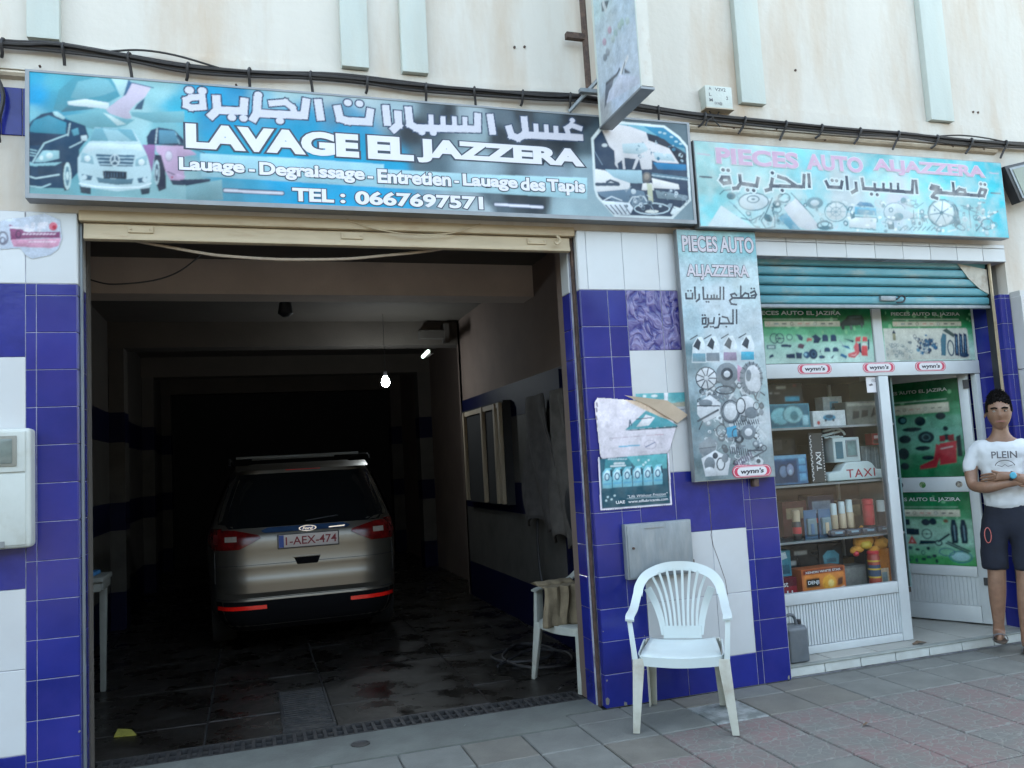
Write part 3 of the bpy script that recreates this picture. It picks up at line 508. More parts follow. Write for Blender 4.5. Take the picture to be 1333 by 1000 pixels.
('p',(215,220,215),0,[(2615,3150),(2610,3145),(2595,3140),(2575,3137),(2552,3136),(2532,3138),(2518,3141),(2514,3145),(2519,3150),(2533,3155),(2554,3158),(2576,3159),(2597,3157),(2611,3154)]),
('p',(220,232,235),0,[(2730,3190),(2789,3176),(2716,3130),(2700,3141)]),
('l',(200,220,228),6.0,[(2584,3395),(2854,3378)])])
ART_PIECES_BG=from_mm_bg([(2954,3587,(165,210,210)),(3291,3644,(170,215,220)),(3695,3616,(130,205,212)),(4336,3600,(110,195,205)),(5025,3602,(90,195,205)),(5590,3634,(60,180,195)),(2952,3343,(150,190,190)),(3469,3405,(175,215,215)),(3880,3389,(150,205,212)),(4428,3436,(170,215,215)),(4884,3420,(120,205,212)),(5581,3395,(50,190,205)),(2978,3206,(130,205,212)),(2967,3084,(120,205,212)),(3238,3077,(170,212,215)),(3451,3226,(175,210,215)),(3849,3098,(170,205,210)),(4278,3094,(160,200,205)),(4752,3300,(165,210,212)),(5216,3242,(150,200,205)),(5536,3255,(70,185,200)),(5319,3110,(140,195,200)),(4132,3347,(190,205,210)),(4596,3331,(190,195,210))])
ART_PIECES=from_mm([('l',(195,170,190),8.0,[(2942,3564),(3038,3559)]),
('l',(195,170,190),8.0,[(5494,3569),(5581,3566)]),
('l',(75,85,95),12.0,[(2947,3404),(3038,3403)]),
('l',(75,85,95),12.0,[(5484,3410),(5578,3409)]),
('p',(195,212,216),0,[(3094,3210),(3354,3054),(3176,3040),(2964,3041),(3050,3157)]),
('l',(85,120,130),6.0,[(3192,3215),(3359,3063)]),
('p',(85,120,130),0,[(3359,3060),(3337,3080),(3386,3073),(3394,3047)]),
('p',(85,120,130),0,[(3214,3282),(3209,3271),(3198,3261),(3184,3255),(3168,3255),(3154,3259),(3145,3268),(3143,3279),(3147,3291),(3158,3300),(3173,3306),(3188,3307),(3202,3302),(3211,3294)]),
('l',(85,120,130),8.0,[(3091,3289),(3123,3317),(3212,3330)]),
('p',(200,215,220),0,[(3474,3253),(3459,3226),(3423,3203),(3374,3189),(3321,3186),(3274,3196),(3243,3216),(3234,3243),(3248,3270),(3283,3293),(3332,3307),(3386,3310),(3433,3300),(3465,3280)]),
('l',(85,120,130),8.0,[(3474,3253),(3459,3226),(3423,3203),(3374,3189),(3321,3186),(3274,3196),(3243,3216),(3234,3243),(3248,3270),(3283,3293),(3332,3307),(3386,3310),(3433,3300),(3465,3280),(3474,3253)]),
('l',(85,120,130),8.0,[(3399,3268),(3393,3257),(3379,3247),(3359,3242),(3338,3241),(3319,3245),(3306,3253),(3303,3263),(3309,3274),(3323,3284),(3342,3289),(3364,3290),(3383,3286),(3395,3278),(3399,3268)]),
('p',(85,120,130),0,[(3367,3266),(3365,3263),(3360,3260),(3354,3259),(3346,3258),(3340,3260),(3336,3262),(3335,3265),(3337,3268),(3341,3271),(3348,3272),(3355,3273),(3361,3272),(3365,3269)]),
('l',(85,120,130),9.0,[(3653,3288),(3646,3274),(3632,3262),(3611,3255),(3589,3254),(3570,3259),(3558,3270),(3554,3284),(3560,3298),(3575,3310),(3596,3317),(3618,3318),(3637,3313),(3649,3302),(3653,3288)]),
('p',(85,120,130),0,[(3576,3240),(3571,3227),(3560,3217),(3545,3211),(3528,3210),(3514,3215),(3505,3224),(3503,3237),(3508,3249),(3519,3260),(3534,3266),(3550,3267),(3565,3262),(3574,3252)]),
('p',(215,225,225),0,[(3558,3239),(3555,3233),(3550,3228),(3542,3224),(3534,3224),(3527,3227),(3522,3231),(3521,3237),(3523,3244),(3529,3249),(3537,3252),(3545,3252),(3552,3250),(3557,3245)]),
('l',(85,120,130),6.0,[(3573,3204),(3568,3193),(3558,3184),(3545,3178),(3530,3178),(3518,3182),(3509,3191),(3507,3201),(3512,3212),(3521,3221),(3535,3227),(3550,3227),(3562,3223),(3570,3215),(3573,3204)]),
('l',(85,120,130),9.0,[(3507,3281),(3446,3172),(3400,3117),(3435,3062),(3507,3077),(3513,3139),(3498,3192),(3558,3284),(3607,3318)]),
('p',(85,120,130),0,[(3490,3118),(3479,3111),(3464,3109),(3448,3112),(3434,3121),(3425,3132),(3422,3145),(3427,3156),(3438,3163),(3453,3165),(3469,3162),(3483,3154),(3492,3142),(3495,3129)]),
('l',(85,120,130),8.0,[(3404,3153),(3320,3114),(3243,3129)]),
('p',(200,205,210),0,[(3592,3214),(3703,3290),(3889,3081),(3782,3059),(3682,3092)]),
('p',(110,165,185),0,[(3544,3140),(3609,3179),(3720,3061),(3637,3055)]),
('l',(85,120,130),8.0,[(3665,3325),(3835,3160)]),
('p',(120,150,158),0,[(3928,3264),(3919,3245),(3897,3229),(3868,3219),(3836,3218),(3808,3225),(3790,3239),(3785,3258),(3794,3277),(3815,3293),(3845,3303),(3877,3304),(3905,3297),(3923,3283)]),
('p',(185,200,205),0,[(3894,3262),(3889,3253),(3878,3245),(3862,3240),(3845,3239),(3831,3243),(3821,3250),(3818,3259),(3823,3269),(3834,3277),(3850,3282),(3867,3283),(3882,3279),(3891,3272)]),
('l',(85,120,130),7.0,[(4130,3208),(4116,3176),(4086,3149),(4044,3134),(4000,3132),(3963,3145),(3938,3169),(3932,3200),(3945,3233),(3975,3259),(4016,3275),(4060,3277),(4099,3264),(4123,3240),(4130,3208)]),
('p',(190,200,202),0,[(4117,3208),(4105,3180),(4079,3158),(4043,3144),(4005,3143),(3972,3154),(3950,3174),(3945,3201),(3956,3228),(3982,3251),(4018,3264),(4056,3266),(4090,3255),(4111,3235)]),
('l',(120,150,158),6.0,[(4073,3206),(4068,3192),(4054,3180),(4036,3173),(4017,3172),(4001,3177),(3990,3188),(3987,3203),(3993,3217),(4006,3229),(4024,3236),(4043,3237),(4060,3231),(4071,3220),(4073,3206)]),
('l',(120,150,158),5.0,[(4030,3204),(4112,3208)]),
('l',(120,150,158),5.0,[(4030,3204),(4083,3164)]),
('l',(120,150,158),5.0,[(4030,3204),(4024,3144)]),
('l',(120,150,158),5.0,[(4030,3204),(3968,3159)]),
('l',(120,150,158),5.0,[(4030,3204),(3949,3201)]),
('l',(120,150,158),5.0,[(4030,3204),(3977,3245)]),
('l',(120,150,158),5.0,[(4030,3204),(4037,3265)]),
('l',(120,150,158),5.0,[(4030,3204),(4093,3250)]),
('l',(85,120,130),12.0,[(3987,3102),(3979,3090),(3961,3079),(3934,3072),(3906,3071),(3881,3076),(3865,3086),(3860,3098),(3867,3111),(3886,3122),(3912,3128),(3940,3129),(3965,3124),(3982,3115),(3987,3102)]),
('l',(85,120,130),8.0,[(3959,3116),(3954,3106),(3944,3098),(3930,3094),(3915,3093),(3902,3097),(3893,3104),(3891,3114),(3895,3123),(3905,3131),(3920,3136),(3935,3136),(3948,3133),(3956,3125),(3959,3116)]),
('p',(85,120,130),0,[(3996,3085),(3989,3078),(3970,3072),(3945,3069),(3916,3068),(3891,3070),(3874,3074),(3868,3080),(3875,3087),(3893,3092),(3919,3096),(3948,3097),(3973,3095),(3990,3091)]),
('p',(105,170,195),0,[(4197,3248),(4383,3243),(4382,3190),(4191,3192)]),
('p',(80,130,160),0,[(4209,3258),(4245,3287),(4344,3282),(4373,3250)]),
('p',(195,205,208),0,[(4156,3173),(4380,3172),(4365,3088),(4126,3098)]),
('l',(85,120,130),6.0,[(4189,3174),(4380,3172)]),
('l',(85,120,130),6.0,[(4136,3093),(4365,3082)]),
('p',(85,120,130),0,[(4148,3200),(4193,3211),(4188,3165),(4154,3154)]),
('l',(120,150,158),5.0,[(4216,3225),(4370,3223)]),
('l',(120,150,158),5.0,[(4215,3215),(4369,3214)]),
('l',(120,150,158),5.0,[(4214,3206),(4368,3205)]),
('l',(120,150,158),5.0,[(4213,3197),(4367,3195)]),
('p',(185,200,205),0,[(4650,3229),(4636,3199),(4605,3174),(4563,3160),(4519,3158),(4481,3170),(4456,3192),(4450,3221),(4463,3251),(4494,3276),(4535,3290),(4580,3292),(4618,3281),(4643,3258)]),
('l',(120,150,158),6.0,[(4650,3229),(4636,3199),(4605,3174),(4563,3160),(4519,3158),(4481,3170),(4456,3192),(4450,3221),(4463,3251),(4494,3276),(4535,3290),(4580,3292),(4618,3281),(4643,3258),(4650,3229)]),
('p',(180,195,200),0,[(4566,3273),(4720,3222),(4715,3184),(4553,3160)]),
('l',(85,120,130),8.0,[(4722,3241),(4719,3185),(4668,3173)]),
('p',(85,120,130),0,[(4471,3138),(4529,3149),(4533,3093),(4477,3091)]),
('p',(120,150,158),0,[(4624,3190),(4618,3177),(4604,3166),(4585,3160),(4565,3159),(4548,3164),(4536,3174),(4533,3187),(4539,3200),(4553,3211),(4572,3218),(4592,3218),(4610,3213),(4621,3203)]),
('l',(85,120,130),6.0,[(4535,3238),(4532,3231),(4527,3226),(4519,3222),(4511,3222),(4504,3225),(4500,3230),(4499,3236),(4501,3243),(4507,3248),(4515,3251),(4523,3252),(4530,3249),(4534,3244),(4535,3238)]),
('p',(120,150,158),0,[(4667,3315),(4663,3305),(4654,3297),(4643,3292),(4631,3291),(4620,3295),(4613,3303),(4612,3312),(4616,3322),(4624,3331),(4636,3336),(4648,3336),(4659,3332),(4665,3325)]),
('l',(120,150,158),6.0,[(4752,3300),(4747,3291),(4733,3284),(4714,3279),(4693,3279),(4675,3281),(4664,3288),(4660,3296),(4666,3304),(4679,3311),(4698,3316),(4719,3317),(4737,3314),(4749,3308),(4752,3300)]),
('l',(120,150,158),6.0,[(4614,3294),(4747,3261),(4822,3303)]),
('p',(85,120,130),0,[(4781,3145),(4779,3138),(4775,3133),(4769,3130),(4762,3130),(4757,3132),(4754,3138),(4754,3144),(4756,3151),(4760,3156),(4766,3159),(4772,3160),(4778,3157),(4781,3152)]),
('l',(120,150,158),6.0,[(4796,3149),(4789,3133),(4773,3119),(4751,3111),(4729,3110),(4709,3117),(4697,3130),(4694,3146),(4701,3162),(4717,3176),(4738,3184),(4761,3185),(4780,3179),(4793,3166),(4796,3149)]),
('l',(85,120,130),6.0,[(4577,3085),(4615,3115)]),
('l',(85,120,130),6.0,[(4618,3087),(4656,3116)]),
('l',(85,120,130),6.0,[(4659,3088),(4697,3118)]),
('l',(85,120,130),6.0,[(4701,3089),(4739,3119)]),
('l',(85,120,130),6.0,[(4742,3091),(4780,3120)]),
('l',(85,120,130),6.0,[(4784,3092),(4822,3122)]),
('l',(85,120,130),6.0,[(4826,3094),(4864,3123)]),
('l',(85,120,130),6.0,[(4868,3095),(4906,3125)]),
('l',(85,120,130),6.0,[(4910,3096),(4949,3126)]),
('p',(95,125,135),0,[(5147,3263),(5147,3222),(5127,3184),(5092,3156),(5048,3144),(5004,3150),(4969,3173),(4950,3208),(4950,3248),(4969,3286),(5004,3314),(5048,3327),(5092,3321),(5128,3299)]),
('p',(150,175,180),0,[(5127,3238),(5107,3192),(5064,3153),(5006,3131),(4945,3129),(4893,3147),(4860,3182),(4852,3228),(4871,3274),(4914,3312),(4971,3335),(5033,3338),(5086,3320),(5119,3284)]),
('p',(195,210,212),0,[(5098,3237),(5082,3197),(5046,3165),(4998,3145),(4947,3144),(4904,3159),(4877,3190),(4871,3228),(4887,3268),(4922,3301),(4970,3320),(5021,3322),(5064,3307),(5092,3276)]),
('l',(85,120,130),10.0,[(5115,3238),(5096,3192),(5055,3154),(5000,3132),(4942,3130),(4892,3149),(4861,3183),(4854,3228),(4873,3273),(4913,3311),(4968,3333),(5026,3336),(5076,3318),(5108,3283),(5115,3238)]),
('l',(110,140,150),9.0,[(4984,3233),(5085,3212)]),
('l',(110,140,150),9.0,[(4984,3233),(5013,3155)]),
('l',(110,140,150),9.0,[(4984,3233),(4920,3158)]),
('l',(110,140,150),9.0,[(4984,3233),(4875,3216)]),
('l',(110,140,150),9.0,[(4984,3233),(4912,3287)]),
('l',(110,140,150),9.0,[(4984,3233),(5003,3318)]),
('l',(110,140,150),9.0,[(4984,3233),(5081,3284)]),
('p',(85,120,130),0,[(5003,3234),(5000,3227),(4994,3221),(4986,3218),(4978,3218),(4970,3220),(4966,3225),(4965,3232),(4968,3239),(4974,3244),(4982,3248),(4990,3248),(4997,3245),(5002,3240)]),
('p',(85,120,130),0,[(5080,3208),(5143,3229),(5157,3162),(5106,3132)]),
('l',(85,120,130),9.0,[(5189,3112),(5179,3107),(5160,3106),(5139,3111),(5118,3120),(5101,3132),(5093,3144),(5094,3153),(5105,3159),(5123,3159),(5144,3154),(5166,3145),(5182,3134),(5191,3122),(5189,3112)]),
('l',(120,150,158),8.0,[(5249,3302),(5249,3127)]),
('l',(120,150,158),8.0,[(5197,3280),(5338,3247)]),
('l',(120,150,158),8.0,[(5346,3306),(5311,3226)]),
('l',(120,150,158),8.0,[(5176,3298),(5295,3284)]),
('l',(85,120,130),8.0,[(5471,3164),(5463,3145),(5444,3129),(5419,3120),(5393,3119),(5371,3127),(5356,3141),(5353,3160),(5361,3178),(5380,3194),(5405,3203),(5431,3204),(5454,3197),(5468,3182),(5471,3164)]),
('l',(120,150,158),6.0,[(5510,3159),(5507,3151),(5499,3143),(5488,3139),(5477,3139),(5468,3142),(5462,3149),(5461,3157),(5464,3166),(5472,3173),(5483,3177),(5494,3178),(5503,3174),(5509,3168),(5510,3159)]),
('p',(215,225,225),0,[(4455,3289),(4454,3286),(4450,3284),(4444,3282),(4439,3282),(4433,3283),(4430,3285),(4429,3288),(4431,3290),(4435,3293),(4440,3294),(4446,3294),(4451,3294),(4454,3291)]),
('p',(215,225,225),0,[(4155,3165),(4153,3160),(4148,3156),(4140,3153),(4133,3153),(4126,3155),(4122,3159),(4121,3164),(4123,3169),(4128,3173),(4135,3175),(4143,3175),(4149,3173),(4154,3170)]),
('p',(215,225,225),0,[(4427,3178),(4425,3173),(4420,3169),(4412,3166),(4405,3166),(4398,3168),(4394,3172),(4393,3177),(4395,3182),(4400,3186),(4407,3189),(4415,3189),(4422,3187),(4426,3183)]),
('p',(120,150,158),0,[(4470,3078),(4468,3073),(4462,3068),(4455,3066),(4447,3066),(4440,3068),(4435,3071),(4434,3076),(4437,3082),(4442,3086),(4449,3088),(4457,3089),(4464,3087),(4469,3083)]),
('p',(215,225,225),0,[(5256,3300),(5254,3294),(5250,3290),(5245,3287),(5240,3287),(5236,3289),(5233,3293),(5233,3299),(5234,3304),(5238,3309),(5243,3311),(5248,3312),(5253,3309),(5255,3305)]),
('p',(215,225,225),0,[(5469,3135),(5468,3130),(5465,3127),(5461,3124),(5457,3124),(5454,3126),(5452,3130),(5452,3134),(5453,3139),(5456,3143),(5460,3145),(5464,3145),(5467,3143),(5469,3140)]),
('p',(120,150,158),0,[(5055,3210),(5053,3206),(5050,3204),(5045,3202),(5041,3202),(5036,3203),(5034,3206),(5033,3209),(5035,3213),(5038,3216),(5043,3217),(5047,3217),(5051,3216),(5054,3213)]),
('p',(150,180,188),0,[(5457,3143),(5454,3140),(5449,3138),(5440,3136),(5432,3136),(5424,3137),(5419,3139),(5417,3141),(5419,3144),(5425,3146),(5433,3148),(5442,3148),(5450,3147),(5455,3145)]),
('p',(215,225,225),0,[(4519,3139),(4517,3135),(4511,3132),(4504,3130),(4496,3129),(4488,3131),(4484,3134),(4482,3138),(4485,3142),(4490,3146),(4498,3148),(4506,3148),(4513,3146),(4518,3143)]),
('p',(215,225,225),0,[(4686,3172),(4685,3169),(4681,3166),(4675,3165),(4669,3164),(4664,3166),(4661,3168),(4660,3171),(4662,3175),(4666,3177),(4671,3179),(4677,3179),(4682,3178),(4685,3175)]),
('p',(120,150,158),0,[(4461,3114),(4460,3109),(4457,3106),(4454,3104),(4451,3104),(4448,3105),(4446,3109),(4446,3113),(4448,3118),(4450,3122),(4453,3124),(4456,3124),(4459,3122),(4461,3118)]),
('p',(215,225,225),0,[(4506,3182),(4504,3179),(4500,3176),(4493,3175),(4486,3175),(4479,3176),(4475,3178),(4474,3181),(4476,3184),(4481,3186),(4487,3188),(4494,3188),(4501,3187),(4505,3185)]),
('p',(120,150,158),0,[(5078,3325),(5076,3321),(5071,3318),(5065,3316),(5057,3315),(5051,3317),(5047,3320),(5046,3324),(5048,3328),(5053,3331),(5060,3334),(5067,3334),(5073,3332),(5077,3329)]),
('p',(150,180,188),0,[(4372,3201),(4370,3197),(4367,3194),(4362,3192),(4357,3191),(4353,3193),(4351,3196),(4350,3201),(4352,3205),(4355,3208),(4360,3211),(4365,3211),(4369,3209),(4371,3206)]),
('p',(120,150,158),0,[(5421,3331),(5418,3328),(5413,3325),(5406,3323),(5398,3322),(5391,3324),(5386,3326),(5385,3330),(5387,3333),(5392,3336),(5400,3338),(5408,3338),(5415,3337),(5419,3335)]),
('p',(120,150,158),0,[(4915,3113),(4913,3110),(4909,3107),(4905,3106),(4899,3105),(4895,3107),(4892,3109),(4891,3112),(4893,3115),(4896,3118),(4901,3119),(4906,3119),(4911,3118),(4914,3116)]),
('p',(150,180,188),0,[(4763,3318),(4761,3312),(4758,3307),(4755,3305),(4751,3304),(4748,3307),(4746,3311),(4746,3317),(4748,3323),(4751,3327),(4754,3330),(4758,3330),(4761,3328),(4763,3323)]),
('p',(215,225,225),0,[(4500,3146),(4499,3143),(4497,3140),(4494,3138),(4491,3138),(4488,3140),(4486,3142),(4486,3146),(4487,3149),(4489,3152),(4492,3153),(4495,3153),(4498,3152),(4500,3149)]),
('p',(215,225,225),0,[(5491,3155),(5488,3150),(5482,3145),(5474,3142),(5465,3142),(5457,3144),(5452,3148),(5451,3154),(5453,3159),(5460,3164),(5468,3167),(5477,3167),(5485,3165),(5490,3161)]),
('p',(150,180,188),0,[(5081,3323),(5079,3318),(5076,3315),(5072,3313),(5067,3313),(5064,3315),(5061,3318),(5061,3322),(5062,3326),(5066,3329),(5070,3331),(5074,3331),(5078,3330),(5080,3326)]),
('p',(120,150,158),0,[(4310,3213),(4308,3210),(4305,3208),(4300,3207),(4296,3207),(4291,3208),(4288,3209),(4288,3212),(4289,3214),(4292,3216),(4297,3218),(4302,3218),(4306,3217),(4309,3215)]),
('p',(215,225,225),0,[(4201,3261),(4199,3257),(4193,3253),(4185,3251),(4176,3251),(4169,3252),(4164,3255),(4162,3260),(4165,3264),(4170,3268),(4179,3270),(4187,3270),(4195,3269),(4200,3265)]),
('p',(120,150,158),0,[(4730,3274),(4729,3271),(4726,3269),(4723,3268),(4719,3268),(4715,3269),(4713,3271),(4713,3273),(4714,3276),(4717,3278),(4720,3280),(4724,3280),(4727,3279),(4729,3277)]),
('p',(120,150,158),0,[(5152,3190),(5150,3186),(5145,3182),(5139,3180),(5131,3180),(5125,3181),(5121,3185),(5120,3189),(5123,3194),(5127,3197),(5134,3199),(5141,3200),(5147,3198),(5151,3195)]),
('p',(120,150,158),0,[(4930,3253),(4929,3249),(4926,3245),(4922,3243),(4918,3243),(4915,3245),(4913,3248),(4913,3252),(4914,3256),(4917,3260),(4921,3262),(4925,3262),(4928,3260),(4930,3257)]),
('p',(120,150,158),0,[(5211,3241),(5209,3238),(5205,3235),(5199,3233),(5193,3233),(5187,3234),(5184,3237),(5183,3240),(5185,3244),(5189,3246),(5195,3248),(5201,3248),(5207,3247),(5210,3245)]),
('p',(215,225,225),0,[(4700,3316),(4698,3312),(4694,3308),(4688,3305),(4682,3305),(4677,3307),(4674,3311),(4673,3315),(4675,3320),(4679,3324),(4685,3326),(4691,3326),(4696,3324),(4699,3321)]),
('p',(120,150,158),0,[(4712,3271),(4711,3268),(4709,3265),(4706,3263),(4702,3263),(4700,3265),(4698,3267),(4698,3270),(4699,3274),(4701,3277),(4704,3278),(4708,3278),(4710,3277),(4712,3274)]),
('p',(120,150,158),0,[(4460,3262),(4459,3259),(4455,3256),(4450,3255),(4444,3254),(4439,3256),(4436,3258),(4435,3261),(4437,3265),(4441,3268),(4446,3269),(4451,3269),(4456,3268),(4459,3266)]),
('p',(215,225,225),0,[(4555,3094),(4553,3088),(4548,3083),(4542,3080),(4536,3080),(4530,3083),(4527,3087),(4526,3093),(4528,3098),(4533,3103),(4539,3106),(4545,3106),(4551,3104),(4554,3099)]),
('p',(150,180,188),0,[(4667,3095),(4665,3090),(4659,3086),(4651,3083),(4643,3083),(4636,3085),(4631,3089),(4630,3093),(4632,3098),(4638,3102),(4646,3105),(4654,3105),(4661,3103),(4666,3099)]),
('p',(215,225,225),0,[(4179,3206),(4178,3201),(4175,3196),(4171,3194),(4167,3194),(4163,3196),(4161,3200),(4161,3205),(4162,3211),(4165,3215),(4169,3217),(4173,3217),(4177,3215),(4179,3211)]),
('p',(215,225,225),0,[(5377,3112),(5376,3108),(5372,3104),(5367,3102),(5362,3102),(5357,3104),(5354,3107),(5354,3111),(5356,3115),(5359,3119),(5364,3121),(5369,3121),(5374,3119),(5377,3116)]),
('p',(215,225,225),0,[(5405,3274),(5402,3269),(5398,3265),(5391,3263),(5385,3262),(5379,3264),(5375,3268),(5374,3273),(5376,3277),(5381,3281),(5388,3284),(5394,3284),(5400,3282),(5404,3279)]),
('p',(215,225,225),0,[(5094,3273),(5091,3270),(5085,3268),(5077,3266),(5067,3266),(5059,3267),(5054,3269),(5052,3272),(5054,3274),(5061,3277),(5069,3279),(5078,3279),(5087,3278),(5092,3276)]),
('p',(150,180,188),0,[(5482,3106),(5480,3102),(5477,3098),(5473,3097),(5468,3096),(5464,3098),(5462,3101),(5461,3105),(5463,3109),(5466,3112),(5470,3114),(5475,3114),(5479,3112),(5481,3109)]),
('p',(215,225,225),0,[(4976,3140),(4974,3137),(4969,3134),(4963,3133),(4955,3133),(4949,3134),(4944,3136),(4943,3138),(4945,3141),(4950,3143),(4957,3145),(4964,3145),(4971,3144),(4975,3142)]),
('p',(150,180,188),0,[(4346,3151),(4344,3147),(4340,3144),(4335,3142),(4329,3142),(4324,3143),(4321,3146),(4320,3150),(4322,3153),(4326,3157),(4331,3158),(4337,3159),(4342,3157),(4345,3154)]),
('p',(120,150,158),0,[(4654,3120),(4651,3118),(4646,3116),(4638,3114),(4629,3114),(4621,3115),(4616,3117),(4615,3119),(4617,3122),(4623,3124),(4631,3125),(4639,3126),(4647,3125),(4652,3123)]),
('p',(215,225,225),0,[(5381,3325),(5378,3321),(5372,3317),(5363,3315),(5354,3314),(5346,3316),(5341,3319),(5340,3324),(5343,3328),(5349,3332),(5357,3334),(5366,3335),(5374,3333),(5379,3330)]),
('p',(150,180,188),0,[(5377,3303),(5375,3297),(5369,3293),(5363,3290),(5355,3290),(5349,3292),(5345,3296),(5344,3301),(5347,3307),(5352,3311),(5359,3314),(5366,3314),(5372,3312),(5376,3308)]),
('p',(150,180,188),0,[(4890,3132),(4889,3129),(4885,3127),(4879,3126),(4873,3125),(4868,3126),(4865,3128),(4864,3131),(4866,3134),(4869,3136),(4875,3138),(4881,3138),(4886,3137),(4889,3135)]),
('p',(150,180,188),0,[(5112,3315),(5109,3310),(5103,3306),(5095,3304),(5086,3303),(5079,3305),(5074,3308),(5073,3313),(5075,3318),(5081,3322),(5089,3324),(5098,3324),(5105,3323),(5110,3319)]),
('p',(150,180,188),0,[(4321,3218),(4319,3214),(4313,3212),(4306,3210),(4297,3209),(4290,3211),(4285,3213),(4284,3216),(4286,3220),(4291,3223),(4299,3225),(4307,3225),(4315,3224),(4320,3221)]),
('p',(150,180,188),0,[(4609,3303),(4608,3299),(4604,3297),(4598,3295),(4592,3295),(4587,3296),(4584,3298),(4583,3302),(4585,3305),(4589,3307),(4594,3309),(4600,3309),(4605,3308),(4608,3306)]),
('p',(215,225,225),0,[(5522,3259),(5519,3255),(5513,3252),(5505,3249),(5496,3249),(5488,3251),(5483,3253),(5481,3257),(5484,3261),(5490,3265),(5498,3267),(5507,3267),(5515,3266),(5520,3263)]),
('p',(215,225,225),0,[(4217,3076),(4215,3072),(4211,3069),(4206,3067),(4200,3067),(4195,3069),(4191,3072),(4191,3075),(4192,3079),(4196,3082),(4202,3084),(4208,3084),(4213,3083),(4216,3080)]),
('p',(120,150,158),0,[(5325,3149),(5322,3143),(5317,3139),(5310,3136),(5303,3136),(5297,3138),(5293,3142),(5292,3148),(5294,3154),(5299,3159),(5306,3161),(5314,3162),(5320,3159),(5324,3155)]),
('p',(215,225,225),0,[(4992,3098),(4990,3093),(4986,3089),(4981,3086),(4975,3086),(4970,3088),(4967,3092),(4966,3097),(4968,3102),(4972,3107),(4978,3109),(4984,3109),(4989,3107),(4992,3103)]),
('p',(120,150,158),0,[(4342,3091),(4340,3087),(4335,3084),(4329,3082),(4321,3082),(4315,3084),(4311,3086),(4310,3090),(4312,3093),(4317,3096),(4323,3098),(4330,3098),(4337,3097),(4341,3094)]),
('p',(120,150,158),0,[(5348,3286),(5346,3284),(5341,3281),(5333,3280),(5325,3280),(5318,3281),(5314,3282),(5312,3285),(5314,3288),(5320,3290),(5327,3291),(5335,3292),(5342,3291),(5347,3289)]),
('p',(215,225,225),0,[(4550,3181),(4548,3176),(4543,3173),(4536,3170),(4528,3170),(4521,3172),(4517,3175),(4516,3180),(4518,3184),(4523,3188),(4530,3190),(4538,3190),(4545,3189),(4549,3185)]),
('p',(215,225,225),0,[(4853,3198),(4851,3195),(4845,3192),(4838,3190),(4829,3189),(4822,3191),(4817,3193),(4816,3197),(4818,3201),(4823,3204),(4831,3206),(4840,3206),(4847,3205),(4852,3202)]),
('p',(150,180,188),0,[(5173,3089),(5172,3087),(5170,3084),(5167,3083),(5164,3083),(5161,3084),(5159,3086),(5159,3089),(5160,3092),(5162,3094),(5165,3095),(5168,3095),(5171,3094),(5173,3092)]),
('p',(215,225,225),0,[(5410,3213),(5408,3209),(5402,3205),(5394,3203),(5386,3202),(5378,3204),(5374,3208),(5372,3212),(5375,3217),(5381,3220),(5389,3223),(5397,3223),(5404,3221),(5409,3218)]),
('p',(215,225,225),0,[(5453,3225),(5451,3221),(5446,3217),(5439,3215),(5432,3215),(5425,3217),(5421,3220),(5420,3224),(5422,3228),(5427,3231),(5434,3233),(5442,3234),(5448,3232),(5452,3229)]),
('p',(215,225,225),0,[(4313,3115),(4310,3112),(4305,3109),(4296,3107),(4288,3107),(4280,3108),(4275,3111),(4273,3114),(4276,3118),(4281,3121),(4290,3122),(4298,3123),(4306,3121),(4311,3119)]),
('p',(150,180,188),0,[(4718,3172),(4716,3169),(4711,3166),(4703,3164),(4695,3164),(4688,3165),(4684,3167),(4682,3170),(4684,3173),(4690,3176),(4697,3178),(4705,3178),(4712,3177),(4717,3175)]),
('p',(150,180,188),0,[(5408,3259),(5406,3254),(5400,3250),(5392,3247),(5383,3247),(5376,3249),(5371,3253),(5370,3257),(5373,3262),(5378,3266),(5386,3269),(5395,3269),(5402,3267),(5407,3264)]),
('p',(150,180,188),0,[(5393,3336),(5391,3333),(5384,3330),(5376,3328),(5366,3328),(5358,3329),(5352,3331),(5351,3334),(5353,3338),(5359,3341),(5368,3342),(5378,3343),(5386,3342),(5392,3339)]),
('s',(205,222,224),0,[(3098,3431),(3192,3435),(3194,3387),(3100,3383)]),
('s',(205,222,224),0,[(3191,3435),(3204,3358),(3157,3350),(3144,3427)]),
('s',(205,222,224),0,[(3203,3355),(3110,3339),(3101,3386),(3194,3402)]),
('s',(205,222,224),0,[(3126,3334),(3074,3384),(3107,3418),(3159,3368)]),
('s',(205,222,224),0,[(3074,3382),(3113,3439),(3153,3412),(3114,3355)]),
('s',(205,222,224),0,[(3159,3461),(3155,3473),(3145,3482),(3132,3485),(3119,3482),(3109,3473),(3105,3461),(3109,3449),(3119,3440),(3132,3437),(3145,3440),(3155,3449)]),
('s',(205,222,224),0,[(3198,3460),(3194,3472),(3184,3481),(3171,3484),(3158,3481),(3148,3472),(3144,3460),(3148,3448),(3158,3439),(3171,3436),(3184,3439),(3194,3448)]),
('s',(205,222,224),0,[(3285,3448),(3286,3352),(3238,3351),(3237,3447)]),
('s',(205,222,224),0,[(3294,3374),(3237,3307),(3201,3338),(3258,3405)]),
('s',(205,222,224),0,[(3258,3319),(3186,3307),(3178,3354),(3250,3366)]),
('s',(205,222,224),0,[(3243,3399),(3412,3383),(3407,3335),(3238,3351)]),
('s',(205,222,224),0,[(3359,3348),(3389,3443),(3434,3428),(3404,3333)]),
